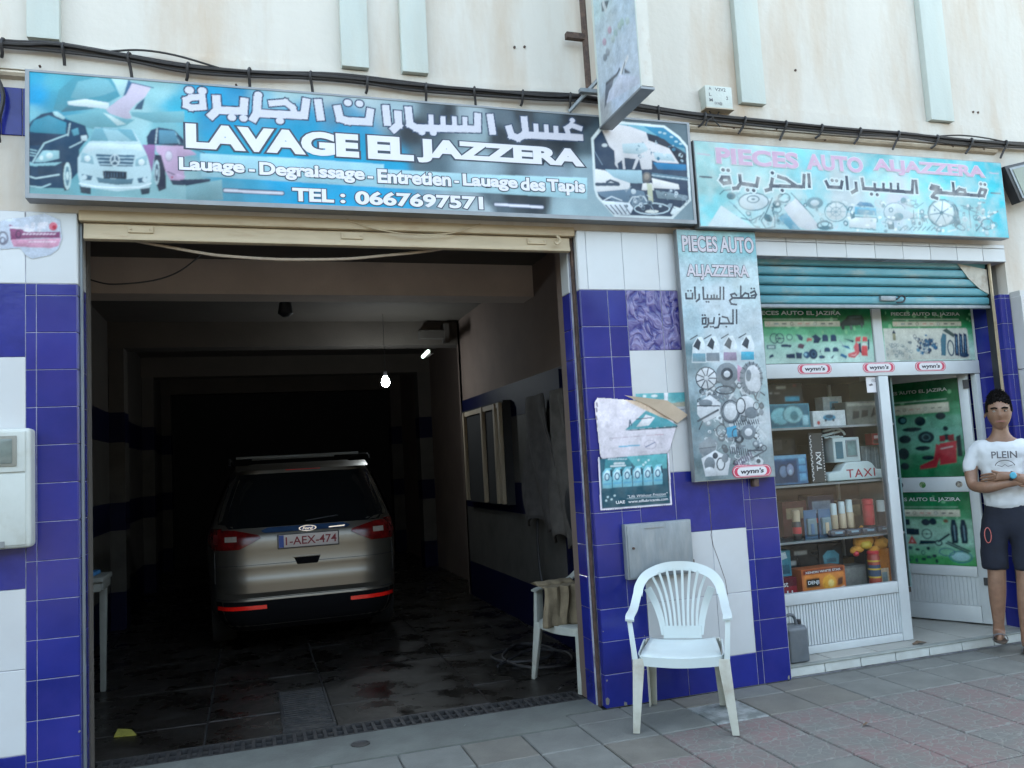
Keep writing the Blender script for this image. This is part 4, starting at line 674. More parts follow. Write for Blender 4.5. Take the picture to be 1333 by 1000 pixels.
('s',(205,222,224),0,[(3340,3329),(3336,3341),(3326,3350),(3313,3353),(3300,3350),(3290,3341),(3286,3329),(3290,3317),(3300,3308),(3313,3305),(3326,3308),(3336,3317)]),
('s',(205,222,224),0,[(3388,3328),(3384,3340),(3374,3349),(3361,3352),(3348,3349),(3338,3340),(3334,3328),(3338,3316),(3348,3307),(3361,3304),(3374,3307),(3384,3316)]),
('s',(205,222,224),0,[(3549,3430),(3516,3317),(3470,3330),(3503,3443)]),
('s',(205,222,224),0,[(3527,3327),(3448,3304),(3434,3350),(3513,3373)]),
('s',(205,222,224),0,[(3552,3461),(3548,3473),(3538,3482),(3525,3485),(3512,3482),(3502,3473),(3498,3461),(3502,3449),(3512,3440),(3525,3437),(3538,3440),(3548,3449)]),
('s',(205,222,224),0,[(3479,3390),(3795,3400),(3796,3352),(3480,3342)]),
('s',(205,222,224),0,[(3747,3357),(3767,3482),(3814,3475),(3794,3350)]),
('s',(205,222,224),0,[(3558,3465),(3661,3440),(3649,3394),(3546,3419)]),
('s',(205,222,224),0,[(3627,3454),(3743,3387),(3719,3345),(3603,3412)]),
('s',(205,222,224),0,[(3621,3339),(3617,3351),(3607,3360),(3594,3363),(3581,3360),(3571,3351),(3567,3339),(3571,3327),(3581,3318),(3594,3315),(3607,3318),(3617,3327)]),
('s',(205,222,224),0,[(3849,3484),(3848,3357),(3800,3358),(3801,3485)]),
('s',(205,222,224),0,[(3981,3451),(4017,3376),(3974,3355),(3938,3430)]),
('s',(205,222,224),0,[(3965,3410),(4115,3405),(4114,3357),(3964,3362)]),
('s',(205,222,224),0,[(4064,3368),(4090,3456),(4136,3442),(4110,3354)]),
('s',(205,222,224),0,[(4050,3433),(4046,3445),(4036,3454),(4023,3457),(4010,3454),(4000,3445),(3996,3433),(4000,3421),(4010,3412),(4023,3409),(4036,3412),(4046,3421)]),
('s',(205,222,224),0,[(4087,3432),(4083,3444),(4073,3453),(4060,3456),(4047,3453),(4037,3444),(4033,3432),(4037,3420),(4047,3411),(4060,3408),(4073,3411),(4083,3420)]),
('s',(205,222,224),0,[(4174,3483),(4173,3359),(4125,3360),(4126,3484)]),
('s',(205,222,224),0,[(4252,3446),(4251,3351),(4203,3352),(4204,3447)]),
('s',(205,222,224),0,[(4257,3361),(4178,3322),(4157,3365),(4236,3404)]),
('s',(205,222,224),0,[(4306,3480),(4316,3368),(4268,3363),(4258,3475)]),
('s',(205,222,224),0,[(4269,3411),(4750,3402),(4749,3354),(4268,3363)]),
('s',(205,222,224),0,[(4700,3361),(4726,3491),(4773,3482),(4747,3352)]),
('s',(205,222,224),0,[(4418,3442),(4411,3355),(4366,3359),(4373,3446)]),
('s',(205,222,224),0,[(4496,3447),(4490,3359),(4445,3362),(4451,3450)]),
('s',(205,222,224),0,[(4564,3451),(4558,3362),(4513,3365),(4519,3454)]),
('s',(205,222,224),0,[(4628,3454),(4622,3365),(4577,3368),(4583,3457)]),
('s',(205,222,224),0,[(4383,3348),(4379,3360),(4369,3369),(4356,3372),(4343,3369),(4333,3360),(4329,3348),(4333,3336),(4343,3327),(4356,3324),(4369,3327),(4379,3336)]),
('s',(205,222,224),0,[(4434,3346),(4430,3358),(4420,3367),(4407,3370),(4394,3367),(4384,3358),(4380,3346),(4384,3334),(4394,3325),(4407,3322),(4420,3325),(4430,3334)]),
('s',(205,222,224),0,[(4797,3487),(4796,3358),(4748,3359),(4749,3488)]),
('s',(205,222,224),0,[(4997,3402),(4896,3418),(4903,3465),(5004,3449)]),
('s',(205,222,224),0,[(4953,3442),(4914,3387),(4875,3414),(4914,3469)]),
('s',(205,222,224),0,[(4888,3444),(5023,3428),(5018,3381),(4883,3397)]),
('s',(205,222,224),0,[(5028,3393),(4926,3351),(4908,3395),(5010,3437)]),
('s',(205,222,224),0,[(4969,3379),(4912,3322),(4878,3356),(4935,3413)]),
('s',(205,222,224),0,[(4895,3382),(4983,3361),(4971,3315),(4883,3336)]),
('s',(205,222,224),0,[(4929,3413),(5433,3407),(5432,3359),(4928,3365)]),
('s',(205,222,224),0,[(5379,3376),(5427,3459),(5469,3435),(5421,3352)]),
('s',(205,222,224),0,[(5455,3401),(5364,3414),(5371,3462),(5462,3449)]),
('s',(205,222,224),0,[(5421,3441),(5367,3350),(5325,3375),(5379,3466)]),
('s',(205,222,224),0,[(5147,3488),(5143,3361),(5095,3362),(5099,3489)]),
('s',(205,222,224),0,[(5097,3402),(5187,3457),(5212,3416),(5122,3361)]),
('s',(205,222,224),0,[(5163,3452),(5253,3439),(5246,3391),(5156,3404)]),
('s',(205,222,224),0,[(5246,3445),(5265,3372),(5218,3360),(5199,3433)]),
('s',(205,222,224),0,[(5421,3475),(5417,3487),(5407,3496),(5394,3499),(5381,3496),(5371,3487),(5367,3475),(5371,3463),(5381,3454),(5394,3451),(5407,3454),(5417,3463)]),
('s',(205,222,224),0,[(5460,3473),(5456,3485),(5446,3494),(5433,3497),(5420,3494),(5410,3485),(5406,3473),(5410,3461),(5420,3452),(5433,3449),(5446,3452),(5456,3461)]),
('s',(72,82,96),0,[(3109,3421),(3182,3423),(3183,3397),(3110,3395)]),
('s',(72,82,96),0,[(3182,3424),(3192,3366),(3166,3361),(3156,3419)]),
('s',(72,82,96),0,[(3191,3364),(3118,3351),(3113,3377),(3186,3390)]),
('s',(72,82,96),0,[(3127,3349),(3089,3385),(3106,3403),(3144,3367)]),
('s',(72,82,96),0,[(3089,3384),(3117,3425),(3138,3410),(3110,3369)]),
('s',(72,82,96),0,[(3147,3461),(3145,3468),(3139,3472),(3132,3474),(3125,3472),(3119,3468),(3117,3461),(3119,3454),(3125,3450),(3132,3448),(3139,3450),(3145,3454)]),
('s',(72,82,96),0,[(3186,3460),(3184,3466),(3178,3471),(3171,3473),(3164,3471),(3158,3466),(3156,3460),(3158,3454),(3164,3449),(3171,3447),(3178,3449),(3184,3454)]),
('s',(72,82,96),0,[(3274,3438),(3275,3362),(3249,3361),(3248,3437)]),
('s',(72,82,96),0,[(3279,3373),(3235,3322),(3216,3339),(3260,3390)]),
('s',(72,82,96),0,[(3247,3328),(3194,3319),(3189,3345),(3242,3354)]),
('s',(72,82,96),0,[(3252,3387),(3401,3373),(3398,3347),(3249,3361)]),
('s',(72,82,96),0,[(3372,3354),(3396,3430),(3421,3422),(3397,3346)]),
('s',(72,82,96),0,[(3328,3329),(3326,3336),(3320,3340),(3313,3342),(3306,3340),(3300,3336),(3298,3329),(3300,3323),(3306,3318),(3313,3316),(3320,3318),(3326,3323)]),
('s',(72,82,96),0,[(3376,3328),(3374,3334),(3368,3339),(3361,3341),(3354,3339),(3348,3334),(3346,3328),(3348,3322),(3354,3317),(3361,3315),(3368,3317),(3374,3322)]),
('s',(72,82,96),0,[(3536,3424),(3508,3329),(3483,3336),(3511,3431)]),
('s',(72,82,96),0,[(3514,3335),(3454,3317),(3447,3342),(3507,3360)]),
('s',(72,82,96),0,[(3540,3461),(3538,3468),(3532,3472),(3525,3474),(3518,3472),(3512,3468),(3510,3461),(3512,3454),(3518,3450),(3525,3448),(3532,3450),(3538,3454)]),
('s',(72,82,96),0,[(3489,3380),(3785,3388),(3786,3362),(3490,3354)]),
('s',(72,82,96),0,[(3759,3365),(3776,3471),(3802,3467),(3785,3361)]),
('s',(72,82,96),0,[(3565,3452),(3648,3432),(3642,3407),(3559,3427)]),
('s',(72,82,96),0,[(3630,3439),(3729,3382),(3716,3360),(3617,3417)]),
('s',(72,82,96),0,[(3609,3339),(3607,3346),(3601,3350),(3594,3352),(3587,3350),(3581,3346),(3579,3339),(3581,3332),(3587,3328),(3594,3326),(3601,3328),(3607,3332)]),
('s',(72,82,96),0,[(3838,3475),(3837,3367),(3811,3367),(3812,3475)]),
('s',(72,82,96),0,[(3976,3437),(4003,3380),(3979,3369),(3952,3426)]),
('s',(72,82,96),0,[(3975,3398),(4105,3395),(4104,3369),(3974,3372)]),
('s',(72,82,96),0,[(4077,3375),(4098,3443),(4123,3435),(4102,3367)]),
('s',(72,82,96),0,[(4038,3433),(4036,3440),(4030,3444),(4023,3446),(4016,3444),(4010,3440),(4008,3433),(4010,3426),(4016,3422),(4023,3420),(4030,3422),(4036,3426)]),
('s',(72,82,96),0,[(4075,3432),(4073,3438),(4067,3443),(4060,3445),(4053,3443),(4047,3438),(4045,3432),(4047,3426),(4053,3421),(4060,3419),(4067,3421),(4073,3426)]),
('s',(72,82,96),0,[(4163,3474),(4162,3369),(4136,3369),(4137,3474)]),
('s',(72,82,96),0,[(4241,3436),(4240,3361),(4214,3362),(4215,3437)]),
('s',(72,82,96),0,[(4243,3367),(4182,3336),(4171,3359),(4232,3390)]),
('s',(72,82,96),0,[(4296,3469),(4304,3376),(4278,3374),(4270,3467)]),
('s',(72,82,96),0,[(4279,3400),(4740,3391),(4739,3365),(4278,3374)]),
('s',(72,82,96),0,[(4713,3369),(4734,3479),(4760,3474),(4739,3364)]),
('s',(72,82,96),0,[(4407,3433),(4401,3366),(4377,3368),(4383,3435)]),
('s',(72,82,96),0,[(4484,3438),(4480,3370),(4457,3371),(4461,3439)]),
('s',(72,82,96),0,[(4552,3442),(4548,3373),(4525,3374),(4529,3443)]),
('s',(72,82,96),0,[(4616,3445),(4612,3376),(4589,3377),(4593,3446)]),
('s',(72,82,96),0,[(4371,3348),(4369,3354),(4363,3359),(4356,3361),(4349,3359),(4343,3354),(4341,3348),(4343,3342),(4349,3337),(4356,3335),(4363,3337),(4369,3342)]),
('s',(72,82,96),0,[(4422,3346),(4420,3352),(4414,3357),(4407,3359),(4400,3357),(4394,3352),(4392,3346),(4394,3340),(4400,3335),(4407,3333),(4414,3335),(4420,3340)]),
('s',(72,82,96),0,[(4786,3478),(4785,3368),(4759,3368),(4760,3478)]),
('s',(72,82,96),0,[(4989,3414),(4907,3427),(4911,3453),(4993,3440)]),
('s',(72,82,96),0,[(4938,3440),(4911,3401),(4890,3416),(4917,3455)]),
('s',(72,82,96),0,[(4897,3432),(5012,3419),(5009,3393),(4894,3406)]),
('s',(72,82,96),0,[(5015,3400),(4931,3364),(4921,3388),(5005,3424)]),
('s',(72,82,96),0,[(4954,3380),(4911,3337),(4893,3355),(4936,3398)]),
('s',(72,82,96),0,[(4902,3369),(4970,3353),(4964,3328),(4896,3344)]),
('s',(72,82,96),0,[(4938,3402),(5423,3396),(5423,3370),(4938,3376)]),
('s',(72,82,96),0,[(5394,3379),(5432,3445),(5454,3432),(5416,3366)]),
('s',(72,82,96),0,[(5447,3413),(5376,3424),(5379,3450),(5450,3439)]),
('s',(72,82,96),0,[(5406,3438),(5362,3364),(5340,3378),(5384,3452)]),
('s',(72,82,96),0,[(5135,3478),(5133,3371),(5107,3372),(5109,3479)]),
('s',(72,82,96),0,[(5111,3398),(5184,3442),(5198,3420),(5125,3376)]),
('s',(72,82,96),0,[(5171,3440),(5241,3429),(5238,3403),(5168,3414)]),
('s',(72,82,96),0,[(5238,3433),(5252,3379),(5226,3372),(5212,3426)]),
('s',(72,82,96),0,[(5409,3475),(5407,3482),(5401,3486),(5394,3488),(5387,3486),(5381,3482),(5379,3475),(5381,3468),(5387,3464),(5394,3462),(5401,3464),(5407,3468)]),
('s',(72,82,96),0,[(5448,3473),(5446,3480),(5440,3484),(5433,3486),(5426,3484),(5420,3480),(5418,3473),(5420,3466),(5426,3462),(5433,3460),(5440,3462),(5446,3466)])])
ART_VERT_BG=from_mm_bg([(2812,3017,(160,200,205)),(3091,3045,(150,205,212)),(3353,3034,(130,185,195)),(3009,2850,(170,205,212)),(2804,2675,(185,205,212)),(3318,2662,(190,210,215)),(3046,2545,(195,210,218)),(2780,2394,(170,195,205)),(3380,2392,(190,205,212)),(3063,2261,(195,210,218)),(2782,2171,(100,130,140)),(2808,1986,(150,170,178)),(3394,2085,(175,195,200)),(3379,1933,(150,175,180)),(2792,1803,(110,135,142)),(3314,1709,(190,200,205)),(2796,1602,(120,140,148)),(3213,1564,(150,165,170)),(3332,1446,(130,145,150)),(2801,1421,(95,115,120)),(3054,1461,(120,138,142))])
ART_VERT=from_mm([('p',(210,220,225),0,[(2811,2143),(2828,2263),(2867,2315),(2903,2319),(2926,2262),(2921,2141)]),
('p',(110,150,165),0,[(2823,2208),(2919,2206),(2918,2150),(2818,2152)]),
('p',(60,68,78),0,[(2831,2254),(2869,2310),(2892,2281),(2874,2226)]),
('l',(60,68,78),8.0,[(2814,2301),(2869,2328)]),
('p',(210,220,225),0,[(2915,2145),(2932,2266),(2973,2318),(3009,2322),(3032,2265),(3027,2143)]),
('p',(120,130,140),0,[(2927,2210),(3025,2209),(3024,2152),(2923,2154)]),
('p',(60,68,78),0,[(2936,2257),(2974,2313),(2997,2284),(2980,2228)]),
('l',(60,68,78),8.0,[(2919,2304),(2974,2331)]),
('p',(210,220,225),0,[(3047,2146),(3064,2268),(3105,2321),(3142,2325),(3165,2267),(3160,2145)]),
('p',(150,130,160),0,[(3059,2212),(3157,2211),(3157,2154),(3054,2156)]),
('p',(60,68,78),0,[(3067,2259),(3107,2315),(3130,2287),(3112,2230)]),
('l',(60,68,78),8.0,[(3050,2306),(3106,2334)]),
('p',(210,220,225),0,[(3182,2148),(3200,2271),(3242,2324),(3279,2327),(3302,2270),(3297,2146)]),
('p',(60,165,195),0,[(3195,2214),(3295,2213),(3293,2156),(3189,2157)]),
('p',(60,68,78),0,[(3203,2261),(3243,2318),(3267,2289),(3248,2232)]),
('l',(60,68,78),8.0,[(3186,2309),(3243,2337)]),
('p',(205,210,215),0,[(2996,2037),(2985,2003),(2959,1977),(2924,1963),(2887,1964),(2855,1980),(2835,2007),(2829,2041),(2840,2074),(2866,2101),(2901,2115),(2938,2115),(2970,2099),(2991,2071)]),
('l',(60,68,78),8.0,[(2992,2037),(2981,2005),(2957,1980),(2924,1966),(2889,1967),(2858,1982),(2838,2009),(2833,2041),(2844,2073),(2868,2098),(2901,2112),(2937,2111),(2967,2096),(2987,2070),(2992,2037)]),
('l',(60,68,78),8.0,[(2912,2039),(2984,2037)]),
('l',(60,68,78),8.0,[(2912,2039),(2963,1995)]),
('l',(60,68,78),8.0,[(2912,2039),(2919,1973)]),
('l',(60,68,78),8.0,[(2912,2039),(2872,1982)]),
('l',(60,68,78),8.0,[(2912,2039),(2844,2018)]),
('l',(60,68,78),8.0,[(2912,2039),(2848,2064)]),
('l',(60,68,78),8.0,[(2912,2039),(2883,2098)]),
('l',(60,68,78),8.0,[(2912,2039),(2932,2104)]),
('l',(60,68,78),8.0,[(2912,2039),(2972,2080)]),
('p',(205,210,215),0,[(2929,2039),(2927,2032),(2922,2027),(2915,2024),(2907,2025),(2901,2028),(2897,2033),(2896,2039),(2898,2046),(2903,2051),(2910,2053),(2917,2053),(2924,2050),(2928,2045)]),
('p',(120,130,138),0,[(3157,2062),(3145,2028),(3119,2001),(3083,1986),(3045,1987),(3013,2003),(2992,2031),(2986,2065),(2998,2099),(3024,2126),(3059,2140),(3097,2140),(3130,2124),(3151,2096)]),
('p',(60,68,78),0,[(3118,2062),(3112,2043),(3097,2028),(3077,2019),(3057,2020),(3039,2029),(3027,2045),(3024,2064),(3031,2084),(3045,2099),(3065,2107),(3085,2107),(3104,2098),(3115,2082)]),
('p',(205,210,215),0,[(3097,2063),(3093,2053),(3085,2046),(3075,2041),(3063,2042),(3054,2046),(3047,2054),(3046,2064),(3049,2074),(3057,2081),(3067,2085),(3079,2085),(3089,2081),(3095,2073)]),
('p',(190,150,175),0,[(3158,2128),(3209,2089),(3189,1995),(3148,2015)]),
('p',(120,130,138),0,[(3349,2029),(3335,1980),(3306,1941),(3267,1920),(3227,1922),(3193,1944),(3171,1984),(3167,2033),(3180,2082),(3209,2121),(3248,2142),(3288,2141),(3323,2119),(3345,2079)]),
('p',(205,210,215),0,[(3329,2029),(3320,1990),(3300,1959),(3274,1942),(3247,1943),(3224,1961),(3210,1993),(3208,2032),(3217,2071),(3237,2103),(3263,2120),(3290,2119),(3313,2101),(3327,2069)]),
('l',(60,68,78),6.0,[(3327,2030),(3349,2029)]),
('l',(60,68,78),6.0,[(3320,1997),(3340,1990)]),
('l',(60,68,78),6.0,[(3305,1969),(3320,1956)]),
('l',(60,68,78),6.0,[(3284,1948),(3294,1932)]),
('l',(60,68,78),6.0,[(3261,1938),(3262,1919)]),
('l',(60,68,78),6.0,[(3236,1939),(3231,1920)]),
('l',(60,68,78),6.0,[(3215,1951),(3202,1935)]),
('l',(60,68,78),6.0,[(3199,1972),(3181,1961)]),
('l',(60,68,78),6.0,[(3189,2001),(3169,1995)]),
('l',(60,68,78),6.0,[(3188,2033),(3167,2034)]),
('l',(60,68,78),6.0,[(3196,2066),(3176,2073)]),
('l',(60,68,78),6.0,[(3211,2094),(3195,2106)]),
('l',(60,68,78),6.0,[(3231,2114),(3222,2131)]),
('l',(60,68,78),6.0,[(3255,2125),(3253,2143)]),
('l',(60,68,78),6.0,[(3279,2124),(3285,2142)]),
('l',(60,68,78),6.0,[(3301,2112),(3314,2128)]),
('l',(60,68,78),6.0,[(3317,2090),(3335,2101)]),
('l',(60,68,78),6.0,[(3326,2061),(3348,2066)]),
('p',(205,210,215),0,[(3328,1988),(3322,1965),(3310,1947),(3296,1937),(3280,1937),(3267,1948),(3259,1967),(3258,1990),(3264,2012),(3275,2031),(3290,2040),(3305,2040),(3318,2030),(3326,2011)]),
('p',(120,130,138),0,[(3259,2050),(3255,2032),(3248,2018),(3239,2010),(3229,2010),(3221,2018),(3216,2033),(3216,2051),(3220,2069),(3227,2083),(3237,2091),(3246,2091),(3254,2083),(3259,2068)]),
('l',(60,68,78),10.0,[(3119,1954),(3110,1943),(3090,1934),(3060,1930),(3028,1931),(3000,1937),(2981,1946),(2975,1958),(2983,1969),(3003,1977),(3033,1981),(3065,1981),(3093,1975),(3113,1965),(3119,1954)]),
('p',(120,130,138),0,[(3097,1954),(3092,1947),(3077,1942),(3056,1939),(3034,1940),(3014,1943),(3000,1950),(2996,1957),(3001,1964),(3016,1970),(3037,1972),(3059,1972),(3079,1968),(3093,1962)]),
('p',(205,210,215),0,[(2829,1875),(2928,1927),(3007,1869),(2989,1787),(2870,1745),(2823,1802)]),
('l',(60,68,78),14.0,[(2825,1756),(2982,1824)]),
('p',(120,130,138),0,[(2944,1871),(2938,1860),(2922,1852),(2901,1848),(2878,1848),(2858,1854),(2844,1863),(2840,1875),(2846,1886),(2861,1894),(2882,1898),(2905,1898),(2926,1892),(2940,1883)]),
('l',(60,68,78),8.0,[(2828,1857),(2995,1851)]),
('p',(120,130,138),0,[(3157,1809),(3145,1772),(3120,1743),(3086,1728),(3050,1729),(3020,1747),(3000,1777),(2995,1814),(3007,1851),(3032,1880),(3065,1895),(3101,1894),(3132,1876),(3152,1846)]),
('p',(205,210,215),0,[(3127,1810),(3119,1784),(3103,1764),(3082,1753),(3059,1754),(3040,1766),(3028,1787),(3025,1813),(3032,1839),(3048,1859),(3070,1870),(3092,1869),(3112,1857),(3124,1836)]),
('l',(60,68,78),7.0,[(3144,1809),(3134,1777),(3113,1752),(3084,1739),(3054,1740),(3028,1755),(3012,1781),(3008,1814),(3018,1846),(3039,1871),(3067,1884),(3097,1883),(3123,1868),(3140,1841),(3144,1809)]),
('p',(205,210,215),0,[(3274,1842),(3264,1813),(3240,1790),(3208,1778),(3173,1780),(3144,1794),(3124,1818),(3120,1847),(3130,1876),(3153,1899),(3186,1911),(3220,1910),(3250,1896),(3269,1872)]),
('l',(60,68,78),10.0,[(3192,1845),(3187,1822),(3176,1804),(3161,1795),(3146,1795),(3133,1806),(3125,1824),(3124,1847),(3129,1869),(3140,1887),(3155,1897),(3170,1897),(3183,1886),(3191,1868),(3192,1845)]),
('p',(120,130,138),0,[(3287,1795),(3280,1777),(3264,1763),(3243,1756),(3220,1757),(3200,1765),(3187,1780),(3184,1798),(3190,1816),(3206,1830),(3228,1837),(3251,1836),(3271,1827),(3284,1813)]),
('l',(60,68,78),6.0,[(3300,1841),(3297,1830),(3290,1821),(3281,1816),(3271,1816),(3263,1822),(3258,1831),(3257,1843),(3260,1854),(3267,1863),(3276,1868),(3286,1867),(3294,1862),(3299,1853),(3300,1841)]),
('p',(70,155,190),0,[(3023,1702),(3110,1717),(3113,1643),(3039,1637)]),
('l',(60,68,78),8.0,[(3032,1683),(3027,1666),(3015,1652),(2999,1645),(2982,1646),(2968,1654),(2959,1669),(2957,1686),(2962,1704),(2974,1717),(2990,1725),(3006,1724),(3021,1716),(3030,1701),(3032,1683)]),
('l',(60,68,78),7.0,[(3134,1660),(3130,1646),(3121,1635),(3108,1629),(3095,1630),(3084,1637),(3076,1649),(3075,1663),(3079,1677),(3088,1689),(3101,1694),(3114,1694),(3125,1687),(3133,1675),(3134,1660)]),
('p',(120,130,138),0,[(3257,1665),(3250,1642),(3232,1625),(3209,1616),(3184,1617),(3163,1628),(3149,1647),(3146,1669),(3153,1692),(3170,1709),(3194,1718),(3219,1717),(3240,1706),(3254,1687)]),
('p',(205,210,215),0,[(3231,1666),(3227,1654),(3218,1646),(3206,1641),(3192,1642),(3181,1647),(3173,1657),(3171,1668),(3175,1679),(3185,1688),(3197,1693),(3210,1692),(3222,1686),(3230,1677)]),
('l',(60,68,78),7.0,[(3091,1746),(3099,1718)]),
('l',(60,68,78),7.0,[(3108,1746),(3116,1718)]),
('l',(60,68,78),7.0,[(3125,1746),(3133,1718)]),
('l',(60,68,78),7.0,[(3142,1747),(3150,1718)]),
('l',(60,68,78),7.0,[(3159,1747),(3168,1719)]),
('l',(60,68,78),7.0,[(3177,1747),(3185,1719)]),
('l',(60,68,78),7.0,[(3194,1747),(3202,1719)]),
('l',(60,68,78),7.0,[(3211,1748),(3219,1719)]),
('l',(60,68,78),7.0,[(3228,1748),(3237,1720)]),
('l',(60,68,78),7.0,[(3246,1748),(3254,1720)]),
('l',(60,68,78),7.0,[(3263,1749),(3271,1720)]),
('l',(60,68,78),7.0,[(3281,1749),(3289,1720)]),
('l',(205,210,215),12.0,[(3294,1729),(3338,1731)]),
('p',(120,130,138),0,[(2816,1601),(2904,1652),(2951,1595),(2922,1505),(2822,1546)]),
('l',(60,68,78),6.0,[(2818,1574),(2939,1581)]),
('p',(205,210,215),0,[(2829,1510),(2937,1559),(3047,1498),(3016,1390),(2849,1391)]),
('p',(120,130,138),0,[(2929,1468),(2923,1448),(2910,1432),(2893,1424),(2874,1425),(2859,1435),(2849,1452),(2846,1473),(2852,1493),(2865,1509),(2882,1517),(2901,1516),(2917,1506),(2927,1489)]),
('l',(60,68,78),10.0,[(3000,1464),(2995,1447),(2986,1434),(2973,1427),(2960,1427),(2949,1436),(2943,1450),(2941,1467),(2946,1485),(2955,1498),(2967,1505),(2980,1505),(2992,1496),(2998,1482),(3000,1464)]),
('p',(120,130,138),0,[(3030,1499),(3027,1487),(3019,1477),(3008,1472),(2997,1473),(2987,1479),(2981,1489),(2980,1502),(2984,1514),(2991,1524),(3002,1529),(3013,1529),(3023,1523),(3029,1512)]),
('p',(205,210,215),0,[(2921,1423),(2916,1412),(2905,1404),(2890,1400),(2873,1401),(2859,1407),(2849,1416),(2846,1427),(2851,1438),(2862,1446),(2877,1450),(2894,1449),(2908,1444),(2918,1434)]),
('p',(60,68,78),0,[(2955,1522),(2952,1512),(2945,1505),(2936,1501),(2927,1502),(2919,1506),(2914,1514),(2913,1524),(2916,1533),(2922,1540),(2931,1544),(2940,1544),(2948,1539),(2953,1531)]),
('l',(60,68,78),7.0,[(3048,1576),(3052,1531)]),
('l',(100,80,110),7.0,[(3076,1469),(3090,1432)]),
('l',(60,68,78),7.0,[(3064,1573),(3069,1529)]),
('l',(100,80,110),7.0,[(3092,1478),(3105,1440)]),
('l',(60,68,78),7.0,[(3081,1570),(3086,1526)]),
('l',(100,80,110),7.0,[(3107,1486),(3121,1449)]),
('l',(60,68,78),7.0,[(3098,1568),(3102,1523)]),
('l',(100,80,110),7.0,[(3123,1495),(3137,1457)]),
('l',(60,68,78),7.0,[(3115,1565),(3119,1521)]),
('l',(100,80,110),7.0,[(3139,1503),(3152,1465)]),
('l',(60,68,78),7.0,[(3132,1562),(3136,1518)]),
('l',(100,80,110),7.0,[(3154,1511),(3168,1474)]),
('l',(60,68,78),7.0,[(3148,1560),(3153,1515)]),
('l',(100,80,110),7.0,[(3170,1520),(3184,1482)]),
('l',(60,68,78),7.0,[(3165,1557),(3170,1512)]),
('l',(100,80,110),7.0,[(3186,1528),(3200,1491)]),
('l',(60,68,78),7.0,[(3182,1554),(3186,1510)]),
('l',(100,80,110),7.0,[(3202,1537),(3216,1499)]),
('l',(70,75,85),12.0,[(3190,1543),(3297,1541)]),
('l',(70,75,85),8.0,[(3331,1553),(3328,1545),(3322,1539),(3313,1535),(3303,1536),(3295,1540),(3289,1547),(3288,1555),(3291,1563),(3297,1569),(3306,1572),(3316,1572),(3324,1568),(3330,1561),(3331,1553)]),
('l',(80,85,95),10.0,[(3206,1490),(3307,1532)]),
('s',(72,78,88),0,[(3301,2624),(3344,2643),(3349,2630),(3306,2611)]),
('s',(72,78,88),0,[(3345,2642),(3361,2606),(3348,2601),(3332,2637)]),
('s',(72,78,88),0,[(3359,2604),(3308,2592),(3305,2605),(3356,2617)]),
('s',(72,78,88),0,[(3361,2611),(3340,2576),(3328,2583),(3349,2618)]),
('s',(72,78,88),0,[(3343,2578),(3221,2577),(3221,2591),(3343,2592)]),
('s',(72,78,88),0,[(3325,2651),(3324,2654),(3321,2657),(3317,2658),(3313,2657),(3310,2654),(3309,2651),(3310,2648),(3313,2645),(3317,2644),(3321,2645),(3324,2648)]),
('s',(72,78,88),0,[(3347,2651),(3346,2654),(3343,2657),(3339,2658),(3335,2657),(3332,2654),(3331,2651),(3332,2648),(3335,2645),(3339,2644),(3343,2645),(3346,2648)]),
('s',(72,78,88),0,[(3220,2579),(3228,2672),(3241,2670),(3233,2577)]),
('s',(72,78,88),0,[(3223,2593),(3265,2628),(3274,2618),(3232,2583)]),
('s',(72,78,88),0,[(3261,2627),(3299,2617),(3295,2604),(3257,2614)]),
('s',(72,78,88),0,[(3298,2617),(3295,2582),(3282,2584),(3285,2619)]),
('s',(72,78,88),0,[(3233,2577),(3156,2577),(3156,2591),(3233,2591)]),
('s',(72,78,88),0,[(3159,2576),(3142,2610),(3154,2615),(3171,2581)]),
('s',(72,78,88),0,[(3143,2612),(3186,2623),(3190,2610),(3147,2599)]),
('s',(72,78,88),0,[(3182,2624),(3203,2603),(3194,2594),(3173,2615)]),
('s',(72,78,88),0,[(3171,2582),(3137,2556),(3129,2567),(3163,2593)]),
('s',(72,78,88),0,[(3141,2573),(3158,2539),(3146,2534),(3129,2568)]),
('s',(72,78,88),0,[(3144,2549),(3195,2544),(3193,2531),(3142,2536)]),
('s',(72,78,88),0,[(3106,2661),(3098,2569),(3085,2571),(3093,2663)]),
('s',(72,78,88),0,[(3080,2661),(3072,2569),(3059,2571),(3067,2663)]),
('s',(72,78,88),0,[(3072,2569),(2932,2568),(2932,2582),(3072,2583)]),
('s',(72,78,88),0,[(3049,2604),(3047,2573),(3034,2573),(3036,2604)]),
('s',(72,78,88),0,[(3028,2607),(3025,2572),(3012,2574),(3015,2609)]),
('s',(72,78,88),0,[(3007,2603),(3004,2572),(2991,2574),(2994,2605)]),
('s',(72,78,88),0,[(2977,2607),(2974,2572),(2961,2574),(2964,2609)]),
('s',(72,78,88),0,[(2966,2556),(2965,2559),(2962,2562),(2958,2563),(2954,2562),(2951,2559),(2950,2556),(2951,2553),(2954,2550),(2958,2549),(2962,2550),(2965,2553)]),
('s',(72,78,88),0,[(2983,2556),(2982,2559),(2979,2562),(2975,2563),(2971,2562),(2968,2559),(2967,2556),(2968,2553),(2971,2550),(2975,2549),(2979,2550),(2982,2553)]),
('s',(72,78,88),0,[(2931,2569),(2934,2660),(2948,2660),(2945,2569)]),
('s',(72,78,88),0,[(2914,2611),(2911,2568),(2898,2569),(2901,2612)]),
('s',(72,78,88),0,[(2914,2573),(2881,2550),(2873,2561),(2906,2584)]),
('s',(72,78,88),0,[(2885,2660),(2882,2572),(2868,2572),(2871,2660)]),
('s',(72,78,88),0,[(2814,2617),(2815,2572),(2801,2572),(2800,2617)]),
